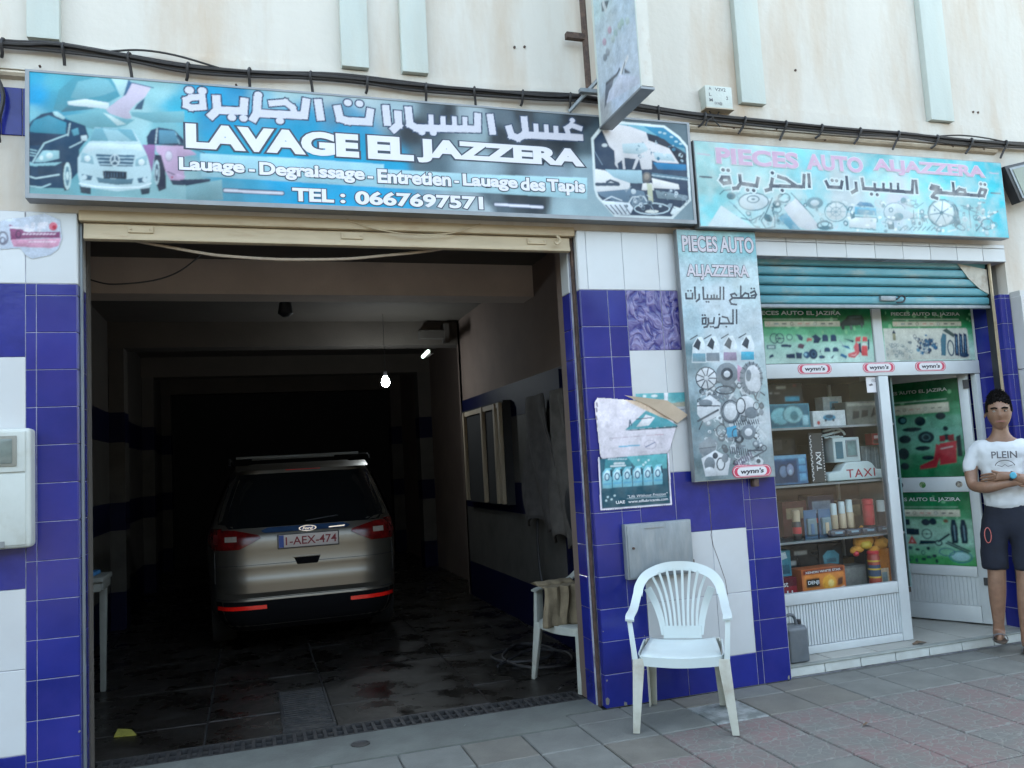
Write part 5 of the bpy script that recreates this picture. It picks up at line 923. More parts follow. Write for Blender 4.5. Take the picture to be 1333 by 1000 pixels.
('s',(72,78,88),0,[(2802,2585),(2860,2585),(2860,2571),(2802,2571)]),
('s',(72,78,88),0,[(2847,2573),(2851,2619),(2864,2617),(2860,2571)]),
('s',(72,78,88),0,[(2833,2630),(2832,2633),(2829,2636),(2825,2637),(2821,2636),(2818,2633),(2817,2630),(2818,2627),(2821,2624),(2825,2623),(2829,2624),(2832,2627)]),
('s',(72,78,88),0,[(2854,2631),(2853,2634),(2850,2637),(2846,2638),(2842,2637),(2839,2634),(2838,2631),(2839,2628),(2842,2625),(2846,2624),(2850,2625),(2853,2628)]),
('s',(72,78,88),0,[(3193,2505),(3184,2401),(3171,2403),(3180,2507)]),
('s',(72,78,88),0,[(3165,2505),(3156,2401),(3143,2403),(3152,2507)]),
('s',(72,78,88),0,[(3156,2401),(3062,2401),(3062,2415),(3156,2415)]),
('s',(72,78,88),0,[(3120,2400),(3102,2449),(3114,2454),(3132,2405)]),
('s',(72,78,88),0,[(3115,2438),(3065,2449),(3067,2462),(3117,2451)]),
('s',(72,78,88),0,[(3104,2386),(3103,2389),(3100,2392),(3096,2393),(3092,2392),(3089,2389),(3088,2386),(3089,2383),(3092,2380),(3096,2379),(3100,2380),(3103,2383)]),
('s',(72,78,88),0,[(3074,2401),(3037,2401),(3037,2415),(3074,2415)]),
('s',(72,78,88),0,[(3035,2403),(3044,2453),(3058,2451),(3049,2401)]),
('s',(72,78,88),0,[(3056,2414),(3035,2374),(3023,2380),(3044,2420)]),
('s',(72,78,88),0,[(3039,2376),(3001,2370),(2999,2384),(3037,2390)]),
('s',(72,78,88),0,[(3056,2469),(3055,2472),(3052,2475),(3048,2476),(3044,2475),(3041,2472),(3040,2469),(3041,2466),(3044,2463),(3048,2462),(3052,2463),(3055,2466)]),
('s',(72,78,88),0,[(3016,2451),(3005,2402),(2992,2404),(3003,2453)]),
('s',(72,78,88),0,[(3006,2402),(2956,2402),(2956,2416),(3006,2416)]),
('s',(72,78,88),0,[(2955,2403),(2954,2449),(2968,2449),(2969,2403)]),
('s',(72,78,88),0,[(2985,2386),(2984,2389),(2981,2392),(2977,2393),(2973,2392),(2970,2389),(2969,2386),(2970,2383),(2973,2380),(2977,2379),(2981,2380),(2984,2383)]),
('s',(72,78,88),0,[(3002,2386),(3001,2389),(2998,2392),(2994,2393),(2990,2392),(2987,2389),(2986,2386),(2987,2383),(2990,2380),(2994,2379),(2998,2380),(3001,2383)]),
('s',(72,78,88),0,[(2971,2410),(2949,2377),(2938,2385),(2960,2418)]),
('s',(72,78,88),0,[(2954,2381),(2921,2374),(2919,2387),(2952,2394)]),
('s',(72,78,88),0,[(2946,2398),(2909,2398),(2909,2412),(2946,2412)]),
('s',(72,78,88),0,[(2908,2399),(2912,2450),(2925,2449),(2921,2398)]),
('s',(72,78,88),0,[(2911,2449),(2949,2453),(2951,2440),(2913,2436)]),
('s',(72,78,88),0,[(2951,2451),(2946,2398),(2933,2400),(2938,2453)]),
('s',(72,78,88),0,[(2928,2465),(2927,2468),(2924,2471),(2920,2472),(2916,2471),(2913,2468),(2912,2465),(2913,2462),(2916,2459),(2920,2458),(2924,2459),(2927,2462)]),
('s',(72,78,88),0,[(2947,2465),(2946,2468),(2943,2471),(2939,2472),(2935,2471),(2932,2468),(2931,2465),(2932,2462),(2935,2459),(2939,2458),(2943,2459),(2946,2462)]),
('p',(150,40,70),0,[(3356,1397),(3352,1383),(3344,1372),(3332,1363),(3317,1358),(3301,1356),(3081,1372),(3068,1378),(3058,1388),(3052,1401),(3051,1414),(3055,1427),(3063,1438),(3075,1447),(3089,1452),(3104,1454),(3325,1440),(3338,1433),(3349,1423),(3355,1410)]),
('p',(225,190,200),0,[(3352,1397),(3349,1385),(3341,1374),(3330,1366),(3316,1362),(3302,1361),(3083,1375),(3071,1381),(3062,1391),(3056,1402),(3055,1414),(3058,1425),(3066,1436),(3077,1444),(3090,1449),(3104,1450),(3323,1436),(3336,1430),(3345,1420),(3351,1409)]),
('p',(205,60,95),0,[(3349,1397),(3346,1386),(3339,1377),(3328,1370),(3316,1365),(3302,1365),(3084,1379),(3073,1385),(3064,1393),(3059,1403),(3058,1414),(3061,1424),(3068,1433),(3078,1440),(3090,1445),(3104,1446),(3322,1432),(3334,1426),(3343,1418),(3348,1408)]),
('p',(232,235,240),0,[(3314,1399),(3301,1386),(3269,1376),(3224,1372),(3175,1375),(3131,1384),(3102,1397),(3092,1412),(3104,1425),(3136,1434),(3181,1438),(3230,1436),(3274,1427),(3304,1414)])])
ART_STICK_BG=from_mm_bg([])
ART_STICK=from_mm([('p',(190,200,215),0,[(-1233,2980),(-1190,2994),(-1125,3005),(-1023,3030),(-949,2999),(-938,2897),(-957,2837),(-994,2802),(-1082,2779),(-1114,2799),(-1140,2836),(-1233,2826)]),
('p',(140,75,115),0,[(-1190,2965),(-1147,2941),(-1060,2927),(-949,2931),(-948,2897),(-1060,2893),(-1183,2881)]),
('p',(205,150,175),0,[(-1183,2881),(-945,2895),(-957,2854),(-994,2840),(-1169,2844)]),
('l',(225,225,235),12.0,[(-1183,2948),(-1089,2943)]),
('l',(225,225,235),22.0,[(-1107,2955),(-1114,2938),(-1096,2934)]),
('l',(225,225,235),20.0,[(-1078,2969),(-1080,2935)]),
('l',(225,225,235),20.0,[(-1049,2936),(-1046,2970),(-1015,2973)]),
('l',(225,225,235),16.0,[(-1046,2953),(-1023,2954)]),
('p',(215,120,140),0,[(-961,2960),(-964,2950),(-969,2941),(-978,2936),(-987,2936),(-995,2940),(-1001,2948),(-1003,2959),(-1001,2969),(-995,2977),(-987,2982),(-978,2983),(-969,2978),(-963,2970)]),
('p',(190,60,80),0,[(-967,2955),(-968,2950),(-971,2946),(-975,2944),(-979,2943),(-984,2946),(-986,2950),(-987,2955),(-986,2960),(-983,2964),(-979,2967),(-975,2967),(-971,2965),(-968,2961)]),
('l',(220,200,215),8.0,[(-1125,2912),(-1118,2915)]),
('l',(225,200,215),8.0,[(-1096,2871),(-1090,2874)]),
('l',(220,200,215),8.0,[(-1109,2913),(-1102,2916)]),
('l',(225,200,215),8.0,[(-1083,2871),(-1077,2874)]),
('l',(220,200,215),8.0,[(-1093,2913),(-1086,2916)]),
('l',(225,200,215),8.0,[(-1070,2872),(-1064,2875)]),
('l',(220,200,215),8.0,[(-1077,2914),(-1070,2917)]),
('l',(225,200,215),8.0,[(-1057,2872),(-1051,2875)]),
('l',(220,200,215),8.0,[(-1061,2914),(-1054,2917)]),
('l',(225,200,215),8.0,[(-1044,2873),(-1038,2875)]),
('l',(220,200,215),8.0,[(-1045,2915),(-1038,2918)]),
('l',(225,200,215),8.0,[(-1030,2873),(-1025,2876)]),
('l',(220,200,215),8.0,[(-1029,2915),(-1021,2918)]),
('l',(225,200,215),8.0,[(-1017,2873),(-1011,2876)]),
('l',(220,200,215),8.0,[(-1013,2916),(-1005,2919)]),
('l',(225,200,215),8.0,[(-1004,2874),(-998,2876)]),
('l',(220,200,215),8.0,[(-996,2916),(-989,2919)]),
('l',(225,200,215),8.0,[(-991,2874),(-985,2877)]),
('l',(220,200,215),8.0,[(-980,2917),(-973,2920)]),
('l',(225,200,215),8.0,[(-977,2874),(-971,2877)]),
('l',(120,120,135),10.0,[(-1197,2889),(-1199,2875),(-1205,2863),(-1214,2856),(-1224,2856),(-1232,2862),(-1238,2873),(-1240,2888),(-1238,2902),(-1232,2914),(-1224,2921),(-1214,2921),(-1206,2915),(-1200,2904),(-1197,2889)]),
('l',(120,120,135),8.0,[(-1209,2876),(-1210,2869),(-1213,2863),(-1218,2860),(-1223,2860),(-1227,2863),(-1231,2868),(-1232,2876),(-1231,2883),(-1227,2889),(-1223,2892),(-1218,2892),(-1213,2889),(-1210,2883),(-1209,2876)]),
('l',(90,60,90),6.0,[(-1135,2912),(-1137,2904),(-1140,2897),(-1144,2894),(-1150,2894),(-1154,2897),(-1157,2903),(-1159,2911),(-1157,2919),(-1154,2926),(-1150,2930),(-1144,2930),(-1140,2926),(-1137,2920),(-1135,2912)])])
ART_POSTER_BG=from_mm_bg([])
ART_POSTER=from_mm([('p',(40,85,100),0,[(2163,1545),(2603,1557),(2605,1226),(2119,1230),(2120,1542)]),
('p',(65,130,140),0,[(2168,1539),(2364,1549),(2336,1471),(2152,1462)]),
('p',(90,165,170),0,[(2320,1551),(2609,1552),(2601,1457),(2380,1469)]),
('p',(120,185,200),0,[(2135,1356),(2140,1453),(2164,1481),(2205,1483),(2200,1355)]),
('p',(195,222,228),0,[(2146,1443),(2174,1472),(2192,1460),(2191,1411),(2147,1404)]),
('l',(45,95,125),8.0,[(2185,1426),(2183,1417),(2179,1409),(2172,1406),(2166,1406),(2160,1410),(2156,1418),(2156,1428),(2158,1437),(2162,1444),(2169,1448),(2175,1447),(2181,1443),(2185,1435),(2185,1426)]),
('l',(25,50,65),10.0,[(2199,1469),(2201,1430)]),
('l',(90,160,190),10.0,[(2146,1382),(2193,1383)]),
('p',(120,185,200),0,[(2206,1356),(2211,1454),(2235,1482),(2276,1484),(2271,1356)]),
('p',(195,222,228),0,[(2217,1444),(2245,1473),(2263,1461),(2262,1411),(2218,1404)]),
('l',(45,95,125),8.0,[(2257,1427),(2254,1417),(2250,1410),(2243,1406),(2237,1407),(2231,1411),(2227,1419),(2226,1428),(2229,1438),(2233,1445),(2240,1449),(2246,1448),(2252,1444),(2256,1436),(2257,1427)]),
('l',(25,50,65),10.0,[(2271,1470),(2272,1431)]),
('l',(90,160,190),10.0,[(2217,1383),(2264,1384)]),
('p',(120,185,200),0,[(2277,1357),(2282,1455),(2306,1483),(2348,1485),(2343,1356)]),
('p',(195,222,228),0,[(2288,1444),(2317,1474),(2335,1461),(2334,1412),(2290,1405)]),
('l',(45,95,125),8.0,[(2328,1427),(2326,1418),(2321,1411),(2315,1407),(2308,1407),(2302,1412),(2299,1420),(2298,1429),(2300,1438),(2305,1446),(2311,1449),(2318,1449),(2324,1444),(2327,1437),(2328,1427)]),
('l',(25,50,65),10.0,[(2343,1471),(2344,1431)]),
('l',(90,160,190),10.0,[(2288,1383),(2336,1384)]),
('p',(120,185,200),0,[(2349,1357),(2354,1455),(2379,1484),(2421,1486),(2415,1357)]),
('p',(195,222,228),0,[(2360,1445),(2389,1475),(2408,1462),(2406,1413),(2362,1406)]),
('l',(45,95,125),8.0,[(2401,1428),(2398,1419),(2394,1411),(2387,1408),(2380,1408),(2374,1412),(2371,1420),(2370,1430),(2372,1439),(2377,1446),(2384,1450),(2390,1450),(2396,1445),(2400,1438),(2401,1428)]),
('l',(25,50,65),10.0,[(2415,1472),(2416,1432)]),
('l',(90,160,190),10.0,[(2360,1384),(2408,1385)]),
('p',(120,185,200),0,[(2422,1357),(2427,1456),(2451,1485),(2494,1487),(2488,1357)]),
('p',(195,222,228),0,[(2433,1446),(2462,1476),(2481,1463),(2479,1414),(2434,1406)]),
('l',(45,95,125),8.0,[(2474,1429),(2471,1419),(2466,1412),(2460,1408),(2453,1409),(2447,1413),(2444,1421),(2443,1431),(2445,1440),(2450,1447),(2456,1451),(2463,1451),(2469,1446),(2473,1438),(2474,1429)]),
('l',(25,50,65),10.0,[(2488,1473),(2489,1433)]),
('l',(90,160,190),10.0,[(2433,1384),(2481,1386)]),
('p',(120,185,200),0,[(2495,1358),(2500,1457),(2525,1486),(2568,1488),(2561,1358)]),
('p',(195,222,228),0,[(2506,1447),(2535,1477),(2554,1464),(2553,1414),(2507,1407)]),
('l',(45,95,125),8.0,[(2547,1430),(2545,1420),(2540,1413),(2533,1409),(2526,1409),(2520,1414),(2517,1422),(2516,1431),(2518,1441),(2523,1448),(2530,1452),(2537,1452),(2543,1447),(2546,1439),(2547,1430)]),
('l',(25,50,65),10.0,[(2562,1474),(2563,1434)]),
('l',(90,160,190),10.0,[(2506,1385),(2555,1386)]),
('p',(200,220,222),0,[(2408,1522),(2407,1519),(2405,1517),(2401,1515),(2398,1516),(2395,1517),(2393,1520),(2393,1523),(2393,1526),(2396,1528),(2399,1529),(2402,1529),(2405,1528),(2407,1525)]),
('p',(200,220,222),0,[(2456,1504),(2455,1501),(2453,1499),(2450,1498),(2446,1498),(2443,1500),(2441,1502),(2441,1505),(2442,1508),(2444,1511),(2447,1512),(2451,1512),(2454,1510),(2456,1507)]),
('p',(200,220,222),0,[(2439,1490),(2438,1487),(2435,1485),(2432,1484),(2429,1484),(2426,1486),(2424,1488),(2423,1491),(2424,1494),(2426,1497),(2430,1498),(2433,1498),(2436,1496),(2438,1493)]),
('p',(200,220,222),0,[(2479,1518),(2478,1515),(2476,1513),(2473,1512),(2469,1512),(2466,1513),(2465,1516),(2464,1519),(2465,1522),(2467,1524),(2471,1525),(2474,1525),(2477,1524),(2479,1521)]),
('p',(200,220,222),0,[(2174,1300),(2173,1297),(2171,1294),(2168,1293),(2165,1294),(2162,1295),(2160,1298),(2159,1301),(2160,1303),(2162,1306),(2165,1307),(2169,1307),(2172,1305),(2174,1303)]),
('p',(200,220,222),0,[(2223,1306),(2222,1303),(2220,1301),(2217,1300),(2213,1300),(2210,1302),(2208,1304),(2208,1307),(2209,1310),(2211,1312),(2214,1313),(2218,1313),(2220,1312),(2222,1309)]),
('p',(200,220,222),0,[(2200,1283),(2199,1280),(2197,1278),(2193,1277),(2190,1277),(2187,1279),(2185,1281),(2185,1284),(2186,1287),(2188,1289),(2191,1290),(2194,1290),(2197,1289),(2199,1286)]),
('p',(200,220,222),0,[(2162,1278),(2161,1275),(2159,1273),(2156,1272),(2152,1272),(2149,1274),(2148,1276),(2147,1279),(2148,1282),(2150,1284),(2153,1285),(2157,1285),(2159,1283),(2161,1281)]),
('l',(180,200,205),8.0,[(2187,1538),(2196,1540)]),
('l',(180,200,205),8.0,[(2204,1538),(2213,1539)]),
('l',(180,200,205),8.0,[(2221,1537),(2230,1538)]),
('l',(180,200,205),8.0,[(2239,1536),(2247,1537)]),
('l',(180,200,205),8.0,[(2256,1535),(2265,1536)]),
('l',(180,200,205),8.0,[(2273,1534),(2282,1535)]),
('l',(180,200,205),8.0,[(2290,1533),(2299,1535)]),
('l',(180,200,205),8.0,[(2308,1532),(2317,1534)]),
('l',(170,190,195),4.0,[(2300,1281),(2581,1278)]),
('l',(205,215,218),14.0,[(2230,1509),(2295,1508)]),
('l',(205,215,218),10.0,[(2202,1493),(2305,1493)]),
('p',(225,218,226),0,[(2134,1936),(2320,1920),(2634,1870),(2691,1725),(2633,1576),(2609,1557),(2147,1545),(2132,1561),(2113,1907)]),
('p',(80,160,170),0,[(2320,1720),(2475,1840),(2606,1794),(2705,1733)]),
('p',(50,80,90),0,[(2320,1718),(2705,1733),(2690,1720),(2354,1714)]),
('p',(225,225,228),0,[(2473,1815),(2538,1792),(2489,1743),(2400,1737)]),
('l',(90,70,90),6.0,[(2404,1787),(2516,1793)]),
('l',(60,90,110),8.0,[(2351,1739),(2360,1784),(2368,1748)]),
('p',(225,200,175),0,[(2320,1920),(2457,1901),(2634,1870),(2722,1826),(2714,1755),(2583,1795),(2453,1851)]),
('l',(170,150,165),3.0,[(2204,1671),(2440,1677)]),
('l',(190,140,150),3.0,[(2468,1679),(2594,1680)]),
('l',(90,170,200),8.0,[(2270,1615),(2413,1618)]),
('l',(150,140,160),3.0,[(2535,1616),(2530,1604),(2517,1594),(2498,1590),(2479,1591),(2461,1597),(2450,1607),(2446,1620),(2452,1632),(2465,1641),(2483,1645),(2503,1645),(2520,1638),(2532,1628),(2535,1616)]),
('l',(110,120,150),6.0,[(2456,1604),(2525,1631)]),
('l',(190,185,195),3.0,[(2200,1607),(2259,1606)]),
('l',(130,130,140),3.0,[(2223,1667),(2222,1663),(2220,1661),(2216,1659),(2212,1660),(2209,1661),(2207,1664),(2206,1668),(2207,1671),(2210,1674),(2213,1675),(2217,1675),(2221,1673),(2223,1670),(2223,1667)]),
('l',(90,70,80),8.0,[(2129,1901),(2132,1879)]),
('l',(90,70,80),8.0,[(2127,1867),(2129,1845)]),
('l',(90,70,80),8.0,[(2123,1817),(2126,1795)]),
('l',(90,70,80),8.0,[(2120,1768),(2123,1746)]),
('l',(90,70,80),8.0,[(2117,1734),(2120,1712)]),
('l',(90,70,80),8.0,[(2114,1685),(2117,1663)]),
('l',(90,70,80),8.0,[(2112,1655),(2115,1633)]),
('l',(90,70,80),8.0,[(2109,1616),(2112,1594)]),
('l',(225,220,232),12.0,[(2121,1552),(2115,1223),(2613,1224),(2620,1556)])])
ART_TEAL_BG=from_mm_bg([(2484,1946,(110,180,185)),(2596,1932,(95,170,178)),(2744,1928,(90,165,172)),(2426,1907,(120,185,190)),(2750,1866,(120,180,180)),(2591,1877,(175,195,180))])
ART_TEAL=from_mm([('p',(200,185,165),0,[(2415,1908),(2639,1911),(2635,1855),(2413,1887)]),
('p',(230,235,235),0,[(2491,1936),(2490,1932),(2486,1929),(2480,1928),(2474,1928),(2469,1930),(2466,1933),(2465,1936),(2466,1940),(2470,1943),(2476,1944),(2482,1944),(2487,1942),(2490,1939)]),
('p',(230,235,235),0,[(2576,1935),(2573,1932),(2566,1929),(2556,1928),(2545,1928),(2535,1930),(2528,1933),(2526,1937),(2529,1940),(2536,1943),(2546,1944),(2557,1944),(2567,1942),(2573,1939)]),
('p',(225,225,230),0,[(2623,1964),(2653,1964),(2639,1850),(2623,1850)]),
('p',(175,170,150),0,[(2649,1885),(2775,1891),(2772,1850),(2647,1859)])])
ART_PROJ_BG=from_mm_bg([(-199,4485,(190,215,220)),(-650,4229,(185,205,220)),(-205,4258,(195,212,222)),(-654,4023,(190,205,220)),(-185,4002,(190,205,218)),(-673,3811,(195,208,222)),(-164,3747,(170,175,180)),(-487,3776,(190,205,225))])
ART_PROJ=from_mm([('p',(90,105,115),0,[(-281,4465),(-395,4417),(-348,4374),(-281,4403)]),
('l',(200,210,215),30.0,[(-309,4449),(-339,4379)]),
('p',(185,165,180),0,[(-319,4181),(-315,4172),(-305,4168),(-292,4170),(-278,4177),(-267,4188),(-260,4200),(-258,4213),(-263,4221),(-273,4225),(-286,4224),(-300,4217),(-311,4206),(-318,4193)]),
('p',(190,165,180),0,[(-405,4214),(-400,4205),(-391,4201),(-378,4202),(-365,4209),(-354,4220),(-347,4233),(-346,4245),(-350,4254),(-360,4258),(-372,4256),(-386,4249),(-397,4238),(-403,4225)]),
('p',(165,190,190),0,[(-483,4155),(-478,4146),(-469,4142),(-457,4144),(-444,4150),(-433,4161),(-427,4173),(-426,4185),(-430,4194),(-439,4198),(-452,4196),(-464,4189),(-475,4179),(-481,4166)]),
('p',(175,195,190),0,[(-541,4165),(-537,4157),(-528,4153),(-516,4154),(-503,4161),(-493,4172),(-486,4184),(-485,4196),(-490,4204),(-499,4208),(-511,4206),(-523,4200),(-533,4189),(-540,4177)]),
('p',(170,195,190),0,[(-579,4170),(-575,4161),(-566,4157),(-554,4159),(-542,4166),(-531,4176),(-525,4188),(-524,4200),(-528,4208),(-537,4212),(-549,4211),(-561,4204),(-571,4193),(-578,4181)]),
('p',(175,190,190),0,[(-441,4135),(-436,4126),(-427,4122),(-415,4123),(-402,4130),(-391,4141),(-384,4153),(-383,4165),(-387,4174),(-397,4178),(-409,4176),(-422,4169),(-433,4159),(-440,4146)]),
('p',(150,160,170),0,[(-355,4093),(-351,4084),(-341,4080),(-329,4081),(-315,4088),(-304,4099),(-297,4111),(-296,4123),(-300,4132),(-310,4136),(-323,4135),(-336,4128),(-347,4117),(-354,4105)]),
('p',(130,140,150),0,[(-313,4080),(-308,4071),(-299,4067),(-286,4068),(-272,4075),(-261,4086),(-254,4098),(-252,4110),(-257,4119),(-267,4123),(-280,4122),(-293,4115),(-305,4104),(-312,4092)]),
('p',(175,195,195),0,[(-647,4141),(-643,4132),(-634,4129),(-623,4130),(-611,4136),(-601,4147),(-595,4159),(-594,4170),(-598,4179),(-607,4182),(-618,4181),(-630,4174),(-640,4164),(-646,4152)]),
('p',(105,112,125),0,[(-265,3921),(-393,3912),(-345,3858),(-255,3795),(-222,3783)]),
('l',(225,228,232),30.0,[(-486,3892),(-587,3943)]),
('l',(80,85,95),20.0,[(-473,3924),(-432,3910),(-276,3924)]),
('p',(85,92,105),0,[(-535,3902),(-623,3827),(-538,3867)]),
('l',(110,118,130),15.0,[(-548,3929),(-504,3884)]),
('p',(205,212,230),0,[(-468,3893),(-717,3758),(-711,3720),(-256,3803),(-306,3859)])])
# ------------------------------------------------ materials
L_=lin
m_plaster=mat('cream_plaster',(.53,.51,.46),.9,.05,1.3,(.40,.29,.19),.85,(2.1,1,.42),bump=.3,bsc=22,lo=.47,hi=.76,detail=7)
m_rib=mat('pale_paint',(.47,.52,.49),.8,.06,3,(.5,.45,.36),.3,(2,1,.5),bump=.15)
m_ledge=mat('stained_ledge',(.46,.40,.31),.9,.15,5,(.26,.17,.10),.6,bump=.3)
m_blue=mat('blue_glazed_tile',(.013,.019,.165),.16,.16,3,(.035,.028,.19),.5,bump=.03,bsc=15,rvar=.08,spec=.32,objvar=.16)
m_bluedeco=None
m_white=mat('white_glazed_tile',(.47,.49,.50),.2,.05,2,(.42,.39,.38),.35,bump=.03,bsc=12,rvar=.06,objvar=.06)
m_grout=mat('grout',(.33,.34,.40),.9,.35,9,(.12,.11,.10),.7,lo=.5,hi=.65)
m_alu=mat('white_aluminium',(.48,.52,.53),.38,.06,5,(.40,.42,.42),.35)
m_galv=mat('grey_metal',(.20,.23,.25),.45,.15,9,(.32,.33,.32),.4,(3,3,.7),metal=.3)
m_frame=mat('aluminium_frame',(.20,.215,.225),.45,.1,8,metal=.4)
m_beige=mat('beige_painted_steel',(.44,.36,.24),.55,.1,6,(.25,.13,.06),.6,(.6,1,3),lo=.55,hi=.75)
m_rust=mat('rusty_steel',(.055,.035,.028),.8,.3,30,(.16,.10,.07),.6)
m_black=mat('black_rubber',(.012,.012,.014),.55,.3,20)
m_dark=mat('dark_plastic',(.02,.022,.026),.45,.2,10)
m_slat=mat('sky_blue_enamel',(.085,.265,.31),.5,.14,5,(.34,.36,.32),.6,(1,1,3),lo=.53,hi=.7)
m_slatw=mat('worn_enamel',(.42,.40,.34),.7,.2,12,(.20,.13,.08),.7)
m_plastic=mat('white_plastic',(.47,.54,.54),.38,.04,5,(.44,.42,.36),.4,(1,1,1),lo=.5,hi=.8)
m_plasticd=mat('grubby_white_plastic',(.36,.38,.35),.45,.10,9,(.30,.27,.21),.6,lo=.45,hi=.75)
m_int=mat('garage_plaster',(.075,.066,.058),.9,.1,2,(.05,.042,.036),.4,bump=.2)  # garage gloom is put into this dark plaster colour
m_beam=mat('lit_beam',(.52,.43,.36),.9,.12,2,(.38,.31,.25),.4,bump=.2)  # front beam copy, brightened in colour to read as daylit
m_beam2=mat('shaded_beam',(.085,.072,.06),.9,.12,2,(.055,.047,.04),.4,bump=.2)  # darker copy for rear beams and ceiling, shade put into the colour
m_intd=mat('garage_soffit',(.10,.11,.12),.9,.15,2)
m_iblue=mat('inner_blue_tile',(.0022,.003,.020),.6,.2,4,spec=.12)  # inner tiles are darkened copies, garage shade put into blue and white
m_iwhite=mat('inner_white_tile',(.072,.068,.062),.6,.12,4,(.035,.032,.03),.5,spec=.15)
m_back=mat('unlit_black',(.010,.010,.011),.9,.2,2)  # near black puts the shade of unlit walls and recesses into the colour
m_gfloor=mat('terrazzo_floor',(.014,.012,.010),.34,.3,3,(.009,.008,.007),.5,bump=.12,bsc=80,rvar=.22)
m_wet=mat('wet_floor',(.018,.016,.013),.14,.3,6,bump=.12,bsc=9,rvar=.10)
m_glass=bpy.data.materials.new('window_glass'); m_glass.use_nodes=True
t=m_glass.node_tree; N=t.nodes; N.clear(); o=N.new('ShaderNodeOutputMaterial'); mx=N.new('ShaderNodeMixShader'); tr=N.new('ShaderNodeBsdfTransparent'); tr.inputs[0].default_value=(.95,.97,.97,1)
gl=N.new('ShaderNodeBsdfGlossy'); gl.inputs['Roughness'].default_value=.02; fr=N.new('ShaderNodeFresnel'); fr.inputs[0].default_value=1.5
gb=N.new('ShaderNodeNewGeometry'); mi=N.new('ShaderNodeMath'); mi.operation='SUBTRACT'; mi.inputs[0].default_value=1; t.links.new(gb.outputs['Backfacing'],mi.inputs[1]); mu=N.new('ShaderNodeMath'); mu.operation='MULTIPLY'; t.links.new(fr.outputs[0],mu.inputs[0]); t.links.new(mi.outputs[0],mu.inputs[1]); t.links.new(mu.outputs[0],mx.inputs[0]); t.links.new(tr.outputs[0],mx.inputs[1]); t.links.new(gl.outputs[0],mx.inputs[2]); t.links.new(mx.outputs[0],o.inputs[0])
m_sign=vmat('printed_banner',.38,0,.05); m_signf=vmat('faded_banner',.5,0,.22); m_paper=vmat('printed_paper',.6,0,.12); m_gloss=vmat('glossy_print',.25,0,.05); m_bleach=vmat('bleached_banner',.5,0,.55)
def deco(name,ca,cb):
    m=bpy.data.materials.new(name); m.use_nodes=True; t=m.node_tree; N=t.nodes; L=t.links; b=N['Principled BSDF']; b.inputs['Roughness'].default_value=.2
    g=N.new('ShaderNodeNewGeometry'); mp=N.new('ShaderNodeMapping'); mp.inputs['Scale'].default_value=(11,11,8); mp.inputs['Rotation'].default_value=(0,.6,0); L.new(g.outputs['Position'],mp.inputs[0])
    wv=N.new('ShaderNodeTexNoise'); wv.inputs['Scale'].default_value=1; wv.inputs['Detail'].default_value=2; wv.inputs['Distortion'].default_value=2.2; L.new(mp.outputs[0],wv.inputs[0])
    cr=N.new('ShaderNodeValToRGB'); cr.color_ramp.elements[0].position=.42; cr.color_ramp.elements[0].color=(*ca,1); cr.color_ramp.elements[1].position=.60; cr.color_ramp.elements[1].color=(*cb,1); L.new(wv.outputs[0],cr.inputs[0]); L.new(cr.outputs[0],b.inputs['Base Color'])
    bp=N.new('ShaderNodeBump'); bp.inputs['Strength'].default_value=.8; bp.inputs['Distance'].default_value=.02; L.new(wv.outputs[0],bp.inputs['Height']); L.new(bp.outputs[0],b.inputs['Normal']); return m
m_deco=deco('relief_tile',(.02,.02,.15),(.16,.14,.29)); m_deco2=mat('mottled_blue_tile',(.012,.018,.16),.18,.22,7,(.03,.035,.21),.7,bump=.08,bsc=25,spec=.3)
# ------------------------------------------------ the setting
def struct(mm,name,m,**k): return mm.build(name,m,None,kind='structure',**k)
m_asph=mat('asphalt',(.055,.055,.055),.9,.2,8,bump=.4)
struct(M().box(-60,60,-60,40,-.32,-.16),'ground',mat('bare_ground',(.06,.055,.045),.95,.2,2))
struct(M().box(-60,60,-17,-6.2,-.155,-.15),'road',m_asph)
pave=struct(M().box(-40,40,-6.2,0,-.15,-.012).box(3.43,5.6,0,.06,-.15,-.012),'pavement',mat('pavement_bed',(.085,.088,.082),.95,.25,30,bump=.4))
struct(M().box(-40,40,-20,-17,-.15,-.01),'far_pavement',mat('far_paving',(.07,.065,.06),.9,.2,4))
